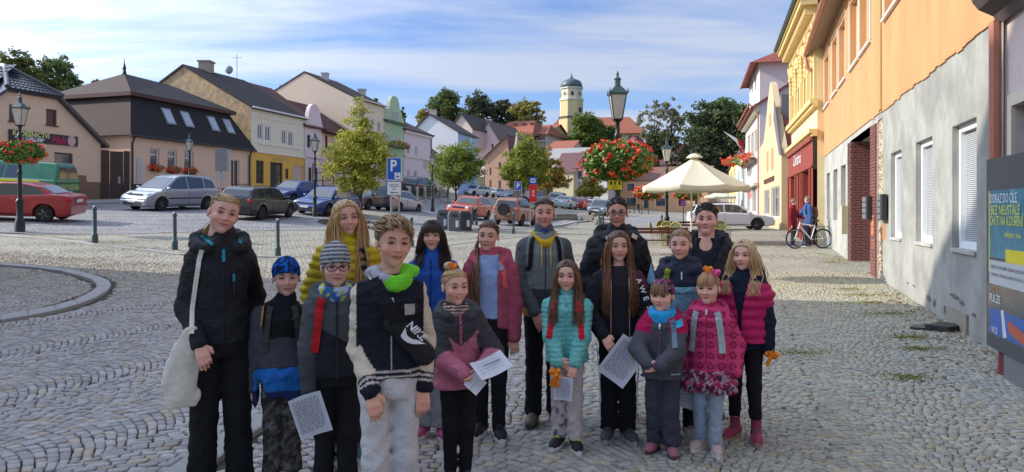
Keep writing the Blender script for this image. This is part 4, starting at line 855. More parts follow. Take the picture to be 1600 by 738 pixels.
mb=MB();p=w_.pt(6.2,12.8,-6.1);mb.tube([p,p+Vector((0,0,2.2))],.03,5);mb.tube([p+Vector((-.4,0,1.9)),p+Vector((.4,0,1.9))],.02,4);rel(mb,'aerial',M_grayp,r_)
mb=MB();p=w_.pt(5.2,13.5,-6.1);mb.ball(p,(.35,.12,.35),10,6);mb.tube([p,p-Vector((0,0,1))],.03,4);rel(mb,'satellite_dish',M_grayp,r_)
mb=MB();bar(mb,w_,4.3,4.6,4.3,5.1,.02,.06);rel(mb,'menu_board',M_dark,r_)
o=put_text('lettering','RESTAURACE',w_.pt(w_.L*.52,5.75,.02),w_.x,(0,0,1),.3,mat('grey_letter',(.35,.3,.2),var=0),None,0,2.0);o.location=-r_.location;o.parent=r_
# pink baroque gable house
M_pinkw=mat('pink_wall',(.74,.62,.62),rough=.95,var=.05);d0,d1=rowP(477.5),rowP(505)
r_,w_,bk=house('pink_baroque_house','pale pink house with small curved baroque gable','house',d0,d1,11,3,8.9,12.6,M_pinkw,tile_mat('rust_roof',(.17,.07,.055),(.10,.06,.055)),[(480,485,211,231,dict(fr=M_brownf)),(491,496.5,214,233,dict(fr=M_brownf)),(482,487,262,290,dict(fr=M_brownf)),(492,496,262,300,dict(fr=M_brownf))],win=wn)
def curved_gable(w,root,pts,z0,m,th=.35,off=.02):
 """pts: half profile (x,z) from base to top"""
 c=w.L/2;P_=[w.pt(c-x,z0+z,off)for x,z in pts]+[w.pt(c+x,z0+z,off)for x,z in pts[::-1]];mb=MB();mb.prism(P_,tuple(-w.n*th));return rel(mb,'gable',m,root)
curved_gable(w_,r_,[(w_.L/2,-.3),(w_.L/2,.15),(w_.L*.42,.35),(w_.L*.36,.75),(w_.L*.32,1.2),(w_.L*.25,1.6),(w_.L*.14,1.85),(0.001,1.95)],8.9,M_pinkw)
mb=MB();bar(mb,w_,0,w_.L,6.2,6.35,.01,.15);bar(mb,w_,0,w_.L,8.8,8.95,.03,.15);rel(mb,'cornice',M_pinkw,r_)
d0,d1=rowP(505.5),rowP(554);r_,w_,bk=house('peach_mansard_house','peach house with dark red broken roof partly hidden by the square tree','house',d0,d1,10,3.2,8.7,11.8,M_pinkp,tile_mat('wine_roof',(.10,.035,.035),(.07,.03,.03)),[(508,512,212,232,dict(fr=M_brownf)),(520,524,216,236),(532,536,220,238),(510,514,268,290),(524,528,268,300)],win=wn,eave_ov=.5)
mb=MB();mb.prism([w_.pt(-.1,8.6,.5),w_.pt(-.1,8.9,.3),w_.pt(-.1,10.2,-.9),w_.pt(-.1,8.6,-.5)],w_.x*(2.2));rel(mb,'roof_flare',tile_mat('rust_roof',(.17,.07,.055)),r_)
# tall cream house with the blank gable
d0,d1=rowP(555),rowP(601);r_,w_,bk=house('tall_cream_house','tall cream house with big blank gable wall above its neighbours','house',d0,d1,11,3.4,12.4,15.1,mat('cream_tall',(.78,.66,.50),rough=.95,var=.05),tile_mat('dark_brown_roof',(.075,.045,.04)),[(561,565,180,200),(571,575,183,202),(580,584,186,204),(590,594.5,190,208),(590,594.5,226,244),(580,584,224,242),(590,594,262,290)],win=wn,gutter=M_pinkw,side=mat('cream_gable',(.64,.53,.41),rough=.95,var=.05),ov=.05)
chimney(r_,w_.pt(1.9,0,-4.4),14.2,1.0,.6,M_greyw);chimney(r_,w_.pt(5.6,0,-2.4),12.9,1.2,.7,M_greyw)
rw=Wall((w_.pt(.2,0,-5.5).x,w_.pt(.2,0,-5.5).y),(w_.pt(5,0,-5.5).x,w_.pt(5,0,-5.5).y));mb=MB()
q=lambda d_,z_:w_.pt(.15,z_,-d_);mb.prism([q(5.9,3.4),q(5.9,14.1),q(9.5,11.8),q(9.5,3.4)],w_.x*5);rel(mb,'rear_wing',M_peach,r_);chimney(r_,w_.pt(1.0,0,-8.3),12.4,1.6,.8,M_greyw)
# green baroque house
M_greenw=mat('green_wall',(.42,.56,.36),rough=.95,var=.06);d0,d1=rowP(601.5),rowP(631);r_,w_,bk=house('green_baroque_house','green house with tall curved gable in the left row','house',d0,d1,10,3.6,11.0,13.6,M_greenw,tile_mat('dark_brown_roof',(.075,.045,.04)),[(607,610.5,209,230),(614,617.5,211,231),(620.5,624,213,232),(627,629.5,215,233),(606,611,262,286),(618,623,262,290)],win=dict(wn,fw=.12))
curved_gable(w_,r_,[(w_.L/2,-.3),(w_.L/2,.5),(w_.L*.42,.7),(w_.L*.38,1.2),(w_.L*.27,1.5),(w_.L*.24,2.1),(w_.L*.16,2.65),(.001,2.8)],11.0,M_greenw)
window(r_,w_,w_.L*.35,w_.L*.45,11.2,12.2,off=.1,rev=.06,fr=M_white);window(r_,w_,w_.L*.52,w_.L*.62,11.2,12.2,off=.1,rev=.06,fr=M_white)
mb=MB();bar(mb,w_,-.1,w_.L+.1,10.85,11.1,.03,.35);rel(mb,'cornice',mat('dark_green',(.10,.14,.09)),r_)
fb=empty('window_box',w_.pt(w_.L*.5,8.2,.3),'dark flower boxes along the green house windows','flower box');mb=MB();bar(mb,w_,.8,w_.L-.5,8.35,8.55,.1,.35);rel(mb,'box',M_brownf,fb);flowers('f',fb,w_.pt(w_.L*.5,8.6,.3),(1.2,3.6,.28),260,30,M_fol,M_blo,.14,.14)
# lavender house
M_lav=mat('lavender_wall',(.74,.64,.66),rough=.95,var=.05);d0,d1=rowP(631.5),rowP(673.5);r_,w_,bk=house('lavender_house','pale lavender house with dark roof and arched ground floor openings','house',d0,d1,9,3.8,10.6,12.7,M_lav,tile_mat('brown_tile_roof',(.13,.07,.05)),[(636,641,224,242),(648,652.3,228,245),(661.6,665.5,251,266),(669,672,252,267),(636,641,265,290),(646.5,652,266,294),(661.6,665.5,281,295),(669,672,281,296)],win=dict(wn,fr=M_lav,fw=.15),gutter=M_dark)
mb=MB();bar(mb,w_,0,w_.L,7.6,7.8,.005,.15);bar(mb,w_,0,w_.L,10.2,10.6,.005,.25);rel(mb,'cornice',M_pinkw,r_)
# white gable with blue front
r_,w_,bk=house('blue_white_house','big white gable end house with a blue street front','house',P(715.6,94),P(745,101),6.6,4,11.9,14.3,mat('blue_wall',(.36,.50,.76),rough=.95,var=.05),tile_mat('slate_roof',(.085,.07,.065)),[(720,723,219,230),(728,731,221,231),(736,739,223,233),(720,723,246,260),(730,733,246,260)],win=wn,side=mat('white_gable',(.74,.76,.78),rough=.95,var=.03),ov=.25,rfrac=.6)
chimney(r_,w_.pt(2.5,0,-4.5),13.6,1.5,.9,M_pale)
r_,w_,bk=house('low_cream_house','low cream house with dark lean-to roof between lavender and white houses','house',P(674.5,87),P(696,93),8,3.8,8.3,11.2,mat('cream_low',(.60,.55,.40),rough=.95),tile_mat('slate_roof',(.085,.07,.065)),[(680,683,268,280),(688,691,268,280)],win=wn)
# ---------------------------------------------------------------- houses, castle and church on the hill
def front(name,label,cat,pxa,pxb,D,depth,yb,ye,yr,wm,rm,wins=(),roof='ridge',tilt=None,**k):
 tilt=-.42*(pxb-pxa)/F*D if tilt is None else tilt;A=P(pxa,D-tilt*.5);B=P(pxb,D+tilt*.5);return house(name,label,cat,A,B,depth,zat(yb,D)-1.5,zat(ye,D),zat(yr,D+depth/2),wm,rm,wins,roof,**k)
wn2=dict(rev=.1,fr=mat('brown_far',(.12,.08,.06)),fw=.12,cross=(0,0))
M_far_red=tile_mat('castle_red_tile',(.36,.12,.065),(.27,.09,.055),.5,.3);M_cas=mat('castle_yellow',(.62,.52,.27),rough=.95,var=.05);M_purp=tile_mat('purple_roof',(.16,.075,.075),(.13,.07,.07),.5,.3)
front('small_pink_house','small pink gabled house with white chimney behind the blue and white house','house',705,738,118,9,215,200,183,M_pale,tile_mat('slate_roof',(.085,.07,.065)),[(712,716,186,195)],roof='front',win=wn2)
r_,w_,b_=front('pink_gable_house','pale pink gabled house left of the brown roofed one','house',746,780,122,12,262,218,196,M_pinkw,tile_mat('grey_brown_roof',(.16,.12,.10),None,.5,.3),[(757,760,210,216),(768,771,225,232)],roof='front',win=wn2)
chimney(r_,w_.pt(.8,0,-3),zat(205,122),2.2,.9,M_greyw)
r_,w_,b_=front('brown_gable_house','tan house with brownish red roof in the gap between two square trees','house',757,799,112,11,306,246,218,mat('tan_wall',(.46,.28,.19),rough=.95),M_purp,[(765,768,262,274),(779,783,254,266),(765,768,282,294),(779,783,282,296)],roof='front',win=wn2,rfrac=.86)
r_,w_,b_=front('castle_wing','yellow castle wing with long red hipped roof on the hill','castle',768,828,190,16,250,209,190,M_cas,M_far_red,[(776+k*9,779.5+k*9,213,221)for k in range(6)]+[(778,781,228,236),(790,793,228,236),(802,805,228,236)],win=wn2,hip=.15,eave_ov=1.2,ov=1.2)
for k in(0,1,2):chimney(r_,w_.pt(4.5+k*2.4,0,-5.2),zat(200,192),1.4,.9,mat('red_chimney',(.30,.10,.06)))
r_,w_,b_=front('balcony_wing','castle side wing with two rows of dark balconies','castle',828.5,852,192,15,256,208,196,mat('castle_white',(.60,.56,.46),rough=.95),M_far_red,[(831,834,211,217),(838,842,211,217),(831,834,229,236),(838,842,229,236)],win=wn2,hip=.3,ov=1,eave_ov=1)
for y in(220,238):
 mb=MB();z=zat(y,191);bar(mb,w_,-.5,w_.L+.5,z-.25,z,.01,1.6);rel(mb,'balcony_slab',M_greyw,r_);mb=MB();bar(mb,w_,-.5,w_.L+.5,z+.01,z+1.0,1.5,1.6)
 for s_ in(-.4,w_.L*.5,w_.L+.4):bar(mb,w_,s_-.1,s_+.1,z+1.01,z+2.6,1.45,1.6)
 rel(mb,'balcony_rail',mat('brown_far',(.12,.08,.06)),r_)
front('castle_annex','low red roofed annex between castle and church','castle',838,862,215,12,240,204,196,M_cas,M_far_red,[(846,849,207,212)],win=wn2,ov=.8)
# church: nave and octagonal tower
r_,w_,b_=front('church_nave','long yellow church nave with red roof behind the clock tower','church',850,1006,240,17,240,207,184,M_cas,M_far_red,[(856,860,212,224),(952,956,212,222),(966,970,212,222),(982,986,212,221),(994,998,212,221)],win=wn2,tilt=-5,hip=.14,ov=.8,eave_ov=.8)
tx=P(893,228);tw=empty('clock_tower',(tx.x,tx.y,zat(240,228)),'yellow octagonal church tower with clock faces and dark domed top','tower')
def octa(z0,z1,r0,r1,m,name,c=tx):mb=MB();mb.lathe([(r0,z0),(r1,z1)],(c.x,c.y,0),8,PI/8);return rel(mb,name,m,tw)
zz=lambda y:zat(y,228);M_wt2=mat('tower_white',(.62,.60,.50),rough=.9)
octa(zz(245),zz(185),4.1,4.05,M_cas,'lower_shaft');octa(zz(186),zz(183.5),4.35,4.35,mat('dark_ledge',(.10,.09,.08)),'ledge');octa(zz(183.5),zz(158),3.75,3.72,M_cas,'middle_shaft');octa(zz(158.5),zz(156),3.95,3.95,M_wt2,'cornice');octa(zz(156),zz(140),3.4,3.38,M_wt2,'belfry');octa(zz(140),zz(138),3.75,3.75,M_wt2,'cornice')
mb=MB();mb.lathe([(3.5,zz(138)),(3.3,zz(132)),(2.9,zz(128)),(2.0,zz(125.5)),(1.1,zz(124)),(.6,zz(122)),(.3,zz(120)),(.1,zz(116)),(.03,zz(112))],(tx.x,tx.y,0),16);rel(mb,'dome',mat('dome_copper',(.085,.11,.125),rough=.4),tw,True)
for k in range(8):
 a=-PI/2+(k)*PI/4
 if math.sin(a)>.3:continue
 d=Vector((math.cos(a),math.sin(a),0));t=Vector((-d.y,d.x,0));c=Vector((tx.x,tx.y,0))+d*(3.4*math.cos(PI/8)+.02)
 for o_,m_,rr,nm in((.0,M_yel2,1.15,'belfry_panel'),(.05,M_dark if k%2 else M_dark,.62,'belfry_opening')):
  mb=MB();z=zz(148.5);n=12
  if k%2==0:mb.prism([c+d*o_+t*(rr*.72*math.cos(2*PI*j/n))+Vector((0,0,z+rr*1.2*math.sin(2*PI*j/n)))for j in range(n)],tuple(d*.06))
  else:mb.prism([c+d*o_+t*(rr*.85*math.cos(2*PI*j/n))+Vector((0,0,z+rr*.95*math.sin(2*PI*j/n)))for j in range(n)],tuple(d*.06))
  rel(mb,nm if k%2==0 else 'clock_face',m_ if(k%2==0 or o_==0)else mat('clock_dark',(.16,.16,.15)),tw)
mb=MB();d=Vector((math.cos(-PI/4),math.sin(-PI/4),0));c=tx+d*3.5;c.z=zz(173.5);mb.box(c,(.5,.9,1.4),-PI/4);rel(mb,'tower_window',M_dark,tw)
front('hill_red_house','red roofed house below the church tower','house',856,893,175,10,250,233,221,M_pale,M_far_red,[(880,883,235,240)],win=wn2)
front('terrace_wall','long white terrace wall below the church','wall',862,945,172,1.5,252,231,230.9,M_greyw,M_greyw,roof='none')
front('white_hill_house','small white gabled house with dark roof below the church nave','house',974,1001,185,8,244,226,214,M_wr,M_dark,[(984,987,221,226)],roof='front',win=wn2)
front('purple_roof_house','long pale yellow house with broad purple brown roof at the end of the car park','house',864,896,150,13,322,270,240,mat('pale_yellow_wall',(.62,.54,.34),rough=.95),M_purp,[(884,889,282,295),(870,874,282,295)],win=wn2)
front('white_corner_house','white house corner with purple roof beside the long pale yellow house','house',896.5,950,149,12,322,262,237,M_wr,M_purp,[(903,910,267,280),(922,928,268,280),(904,908,294,306),(934,940,294,306)],win=wn2)
M_or2=mat('orange_far_wall',(.58,.34,.19),rough=.95,var=.05)
r_,w_,b_=front('orange_square_house','long low orange house closing the far end of the square','house',951,1106,150,11,330,281,262,M_or2,tile_mat('far_brown_roof',(.20,.10,.075),None,.5,.3),[(961,968,288,297),(980,991,287,298),(1006,1013,288,298),(1060,1066,288,298),(979,994,309,322),(1006,1012.5,309,326),(1025,1039.5,310,322),(1060,1072,309,322),(1086,1092,308,328)],win=dict(wn2,surround=M_cream))
front('brown_roof_house','house with reddish brown gable roof above the orange house','house',1012,1060,175,12,290,274,250,M_pale,M_purp,[(1030,1034,277,283)],roof='ridge',win=wn2)
front('far_street_house','pinkish house in the street mouth behind the big parasol','house',1106.5,1139,165,10,330,288,266,M_pale,tile_mat('far_brown_roof',(.20,.10,.075)),[(1112,1116,294,304),(1124,1128,294,304),(1112,1118,312,328)],win=wn2)
front('chimney_house','small red roofed house half hidden under the hill trees','house',1046,1072,190,9,250,236,226,M_pale,M_far_red,[(1054,1057,238,243)],win=wn2)
# ---------------------------------------------------------------- hill
M_hill=mat('hill_ground',(.07,.085,.035),rough=1,var=.35,vs=.2,col2=(.10,.09,.05))
def hillz(X,Y):
 h=np.clip((Y-150)/95,0,1);h=h*h*(3-2*h);a=21+5*np.sin(X/37.)+3*np.cos(X/19.+1)
 a=np.where(X>60,a-3,a);return-2.5+G(np.clip(X,-45,45),np.full_like(X,150.))*(1-h)+h*a
hx=np.linspace(-420,420,85);hy=np.r_[np.linspace(152,260,28),np.linspace(275,600,16)]
tag(sheet('hill',hx,hy,hillz,M_hill),kind='structure')
def hz_(x,y):return float(hillz(np.array([float(x)]),np.array([float(y)]))[0])
# ---------------------------------------------------------------- trees
M_bark=mat('bark',(.085,.07,.055),rough=.95,var=.3,vs=6,bump=.8,bs=20);M_leafa=mat('leaf_card','attr',rough=.55,var=.12,vs=3,spec=.25)
try:
 _b=M_leafa.node_tree.nodes['Principled BSDF'];_nt=M_leafa.node_tree;_tr=_nt.nodes.new('ShaderNodeBsdfTranslucent');_mx=_nt.nodes.new('ShaderNodeMixShader');_mx.inputs[0].default_value=.35
 _out=_nt.nodes['Material Output'];_src=_b.inputs['Base Color'].links[0].from_socket;_nt.links.new(_src,_tr.inputs[0]);_nt.links.new(_b.outputs[0],_mx.inputs[1]);_nt.links.new(_tr.outputs[0],_mx.inputs[2]);_nt.links.new(_mx.outputs[0],_out.inputs[0])
except Exception:pass
def leaves(name,par,base,blobs,n,size,c1,c2,warm=0.0,holes=0.0):
 """many small leaf quads scattered through clumps inside the crown's volume"""
 cen=[]
 wts=np.array([b[3]*b[4]*b[5]for b in blobs]);wts/=wts.sum()
 nc=max(20,n//38);which=NR.choice(len(blobs),nc,p=wts);B=np.array([b[:6]for b in blobs])
 d=NR.normal(size=(nc,3));d/=np.linalg.norm(d,axis=1)[:,None];rr=NR.rand(nc)**.42;cen=B[which,:3]+d*rr[:,None]*B[which,3:6]
 k=NR.randint(0,nc,n);cs=np.mean(B[:,3:6])*.17;pos=cen[k]+NR.normal(size=(n,3))*cs*np.array([1,1,.7])
 a=NR.normal(size=(n,3));a/=np.linalg.norm(a,axis=1)[:,None];b=np.cross(a,NR.normal(size=(n,3)));b/=np.linalg.norm(b,axis=1)[:,None]
 s=size*NR.uniform(.6,1.35,n)[:,None];V=np.stack([pos+a*s,pos+b*s*.55,pos-a*s,pos-b*s*.55],1).reshape(-1,3)
 c1=[v*(1.5 if size>.19 else 1.25)for v in c1];c2=[v*(1.45 if size>.19 else 1.2)for v in c2];t=NR.rand(nc)[k]*.6+NR.rand(n)*.4;col=np.array(c1)[None]*(1-t[:,None])+np.array(c2)[None]*t[:,None];col=col*NR.uniform(.75,1.25,n)[:,None]
 if warm:w=(NR.rand(nc)[k]*.5+NR.rand(n)*.5<warm)[:,None];col=np.where(w,np.array([.42,.27,.05])[None]*NR.uniform(.7,1.2,n)[:,None],col)
 o=meshobj('crown',V-np.array(par.location)[None],np.arange(n*4).reshape(n,4),M_leafa,par,cols=np.repeat(col,4,0));return tag(o,kind='stuff')
def tree(name,label,base,H,blobs,n,size,c1,c2,tr=.12,warm=0,group=None,trunkH=None,nl=9,bark=None,cat='tree'):
 """blobs relative to base: (x,y,z,rx,ry,rz)"""
 b=Vector(base);root=empty(name,b,label,cat,group);mb=MB();th=trunkH or H*.45
 lean=Vector((R.gauss(0,.02),R.gauss(0,.02),1));path=[b+lean*(th*1.0*k/6)+Vector((R.gauss(0,.03)*H*.1,R.gauss(0,.03)*H*.1,0))*(k>0)for k in range(7)];path[0].z-=.3
 mb.tube(path,[tr*(1.25 if k==0 else 1)*(1-.09*k)for k in range(7)],8)
 top=path[-1];mb.tube([top,top+Vector((0,0,(H-th)*.8))],[tr*.45,tr*.08],6)
 for k in range(nl):
  bl=blobs[R.randrange(len(blobs))];tgt=b+Vector((bl[0]+R.uniform(-.7,.7)*bl[3],bl[1]+R.uniform(-.7,.7)*bl[4],bl[2]+R.uniform(-.4,.6)*bl[5]));t0=path[3+R.randrange(4)];mid=t0.lerp(tgt,.5)+Vector((0,0,(tgt-t0).length*.06))
  mb.tube([t0,mid,tgt],[tr*.4,tr*.22,tr*.05],5)
  for j in range(2):e=mid.lerp(tgt,.5)+Vector((R.gauss(0,.3),R.gauss(0,.3),R.gauss(0,.3)))*bl[3];mb.tube([mid,e],[tr*.15,tr*.03],4)
 rel(mb,'trunk',bark or M_bark,root,True);blobs2=[(b.x+q[0],b.y+q[1],b.z+q[2],q[3],q[4],q[5])for q in blobs]
 leaves(name,root,b,blobs2,n,size,c1,c2,warm);return root
GR1,GR2=(.10,.16,.03),(.26,.30,.05)
p=onG(563,38.5)
tree('linden_tree','young linden with pointed yellowish crown left of the parking sign',p,6.9,[(0,0,3.0,1.7,1.6,.9),(-.5,0,3.6,1.4,1.3,.9),(.5,.1,3.6,1.5,1.3,.9),(0,0,4.6,1.0,1.0,.9),(.05,0,5.6,.6,.6,.8),(.05,0,6.3,.28,.28,.5),(-1.3,0,2.6,.7,.7,.6),(1.4,0,2.7,.7,.7,.7),(0,.2,2.1,1.4,1.3,.6),(-.2,0,1.7,.9,.9,.4)],12000,.085,(.17,.20,.03),(.42,.40,.06),.085,warm=.10,trunkH=1.6)
p=onG(713,66)
tree('linden_tree','round green linden behind the orange car',p,6.6,[(-.2,0,3.0,2.3,2.0,1.1),(.6,0,3.8,1.8,1.7,1.0),(-.5,0,4.4,1.6,1.5,.9),(.8,0,4.8,1.4,1.3,.8),(-.1,0,2.2,1.8,1.7,.6),(1.6,0,3.2,1.0,1.0,1.0),(-1.9,0,3.3,.8,.8,.8)],9000,.115,GR1,GR2,.11,warm=.1,trunkH=2.2)
p=onG(818,85)
tree('linden_tree','broad green and yellow linden behind the red information panel',p,8.2,[(-.2,0,3.6,2.8,2.4,1.6),(.6,0,5.0,2.2,2.0,1.4),(-.9,0,5.2,1.6,1.5,1.2),(.3,0,6.6,1.4,1.3,1.1),(.2,0,7.6,.6,.6,.7),(1.9,0,3.6,1.2,1.2,1.2),(0,0,2.4,2.1,2.0,.7)],10500,.15,(.12,.17,.03),(.30,.31,.05),.13,warm=.12,trunkH=2.3)
p=onG(857,104)
tree('linden_tree','narrow yellowing linden right of the red information panel',p,8.4,[(0,0,3.6,2.3,2.0,1.5),(.6,0,5.0,1.8,1.6,1.4),(-.3,0,6.3,1.2,1.2,1.2),(1.9,0,3.0,1.4,1.3,1.0),(-.3,0,7.6,.5,.5,.7)],6000,.18,(.16,.14,.035),(.36,.26,.06),.13,warm=.4,trunkH=2.2)
p=onG(924,118)
tree('linden_tree','small pale linden left of the flower basket lamp',p,6.0,[(0,0,3.0,2.4,2.0,1.1),(0,0,4.2,1.6,1.5,.9),(.8,0,2.5,1.6,1.4,.7),(-1,0,2.5,1.4,1.4,.7),(.1,0,5.2,.6,.6,.6)],4500,.18,(.17,.18,.04),(.36,.32,.07),.12,warm=.25,trunkH=1.6)
def ht(name,label,px,D,yt,yb,wpx,n,size,c1,c2,shape='round',**k):
 """a hill tree from its photo extent: centre px, top and base rows, crown width"""
 x=(px-CX)/F*D;zb=zat(yb,D);H=zat(yt,D)-zb;r=wpx/F*D/2;B=[]
 nb_=11 if shape=='round' else 14
 for i in range(nb_):
  t=(i+.5)/nb_;z=H*(.26+.64*t);env=math.sin(PI*min(.98,max(.12,.12+.8*t)))**.6;rr=r*.56*R.uniform(.75,1.2);a=R.random()*2*PI;off=max(0,r*env-rr*.55);B.append((math.cos(a)*off,math.sin(a)*off*.8,z,rr,rr,rr*.75))
 B.append((0,0,H*.55,r*.6,r*.6,H*.28));base=Vector((x,D,zb))
 return tree(name,label,base,H,B,n,size,c1,c2,.35,trunkH=H*.35,nl=14,**k)
DG1,DG2=(.045,.068,.028),(.13,.16,.05)
ht('hill_tree','tall leafy tree rising behind the mansard house at left',88,95,86,190,62,6500,.20,(.05,.08,.03),(.15,.19,.07))
ht('hill_tree','feathery tree top behind the hairdresser house',28,92,84,170,73.9,6750,.20,(.06,.085,.02),(.16,.18,.05))
ht('hill_tree','small tree tip seen above the mansard roof',146,100,118,175,22.4,1050,.2,(.07,.09,.03),(.16,.18,.06))
ht('hill_tree','dark green hill tree left of the dark pair',692,190,140,225,65.0,9750,.42,DG1,DG2)
ht('hill_tree','small yellow-green bush on the hill beside the white gable',664,185,166,225,29.1,1800,.35,(.16,.14,.03),(.30,.24,.06))
ht('hill_tree','very dark spreading tree on the castle hill',750,200,147,235,62.7,8250,.42,(.034,.045,.030),(.085,.10,.05))
ht('hill_tree','narrower dark tree beside the autumn coloured one',783,205,152,240,44.8,4800,.42,(.038,.050,.030),(.10,.11,.05))
ht('hill_tree','yellow green autumn tree behind the castle roof',820,212,154,240,62.7,6900,.4,(.12,.12,.03),(.28,.24,.06))
ht('hill_tree','small round trees peeping over the green house gable',590,150,152,200,17.9,1350,.3,DG1,DG2)
ht('hill_tree','dark treetop right of the green gable',627,155,165,215,15.7,1350,.3,DG1,DG2)
ht('hill_tree','dense green tree in front of the church nave',921,205,178,252,69.4,11250,.40,(.05,.085,.02),(.14,.18,.035))
ht('hill_tree','lower olive bush between church tree and lamp',962,205,200,250,35.8,3300,.35,(.06,.07,.02),(.15,.14,.05))
ht('hill_tree','sparse thin leaved tree with visible branches beside the lamp',1022,200,156,252,47.0,2250,.3,(.10,.10,.05),(.24,.22,.13))
ht('hill_tree','sparse grey green birch like tree right of the thin one',1050,198,155,250,49.3,3000,.3,(.08,.085,.045),(.22,.21,.13))
ht('hill_tree','dark bushy tree below the sparse trees',1030,195,205,262,67.2,5250,.38,DG1,(.08,.08,.03))
ht('hill_tree','tall dark evergreen mass behind the big parasol',1112,178,158,300,94.1,14250,.42,(.032,.050,.026),(.095,.12,.045))
ht('hill_tree','tall brighter green tree top over the dark mass',1128,182,150,250,73.9,9750,.40,(.05,.085,.02),(.13,.18,.04))
ht('hill_tree','dark tree joining the white house row at right',1156,176,160,300,84,11000,.42,(.035,.052,.026),(.11,.14,.05))
ht('hill_tree','dark thicket at the foot of the hill',1085,170,232,305,89.6,7500,.40,(.014,.020,.010),(.045,.05,.02))
ht('hill_tree','leafy olive thicket above the orange house roof',1000,176,238,290,69.4,5700,.36,(.05,.05,.02),(.14,.11,.045))
# far-off hillside wood that reads as one mass
nb_=26000;X=NR.uniform(-260,260,nb_);Y=NR.uniform(205,330,nb_);Z=hillz(X,Y)+NR.rand(nb_)*3.0-.5;a=NR.normal(size=(nb_,3));a/=np.linalg.norm(a,axis=1)[:,None];b=np.cross(a,NR.normal(size=(nb_,3)));b/=np.linalg.norm(b,axis=1)[:,None];pos=np.c_[X,Y,Z]
V=np.stack([pos+a*.9,pos+b*.7,pos-a*.9,pos-b*.7],1).reshape(-1,3);t=NR.rand(nb_)[:,None];colr=np.array(DG1)[None]*(1-t)+np.array(DG2)[None]*t
tag(meshobj('hillside_scrub',V,np.arange(nb_*4).reshape(-1,4),M_leafa,cols=np.repeat(colr,4,0)),kind='stuff')
# pale pavement with a kerb in front of the left row
a_=[rowP(px)for px in(-60,60,160,204,300,392,477,560,640,745)]
drape('sidewalk',([p+Vector((.95*.0,0,0))for p in a_],[p+Vector((.95*2.3,-.313*2.3,0))for p in a_]),.09,M_slab)
k_=empty('kerb',a_[3]+Vector((2.2,-.7,0)),'long kerb along the pavement of the left house row','kerb')
pts=resamp([p+Vector((.95*2.3,-.313*2.3,0))for p in a_[1:7]],1.6)
for a,b in zip(pts[:-1],pts[1:]):kerbstone(k_,a,b,a+Vector((.2,-.07,0)),b+Vector((.2,-.07,0)),.095)
# ---------------------------------------------------------------- building behind the camera at the left, whose shade covers the foreground
sb=empty('corner_building',(-19,6,1),'tall plain corner building left of the camera that shades the foreground','building')
mb=MB();sprof=[(16.6,-1),(16.6,8.8),(15.4,9.7),(14.3,12.3),(13.9,12.4),(13.4,12.9),(11.8,13.6),(9.5,15.4),(8,13.0),(2,12.6),(-12,9),(-12,-1)]
mb.prism([(-15.5,y,z)for y,z in sprof],(-13,0,0));rel(mb,'wall',M_creamw,sb)
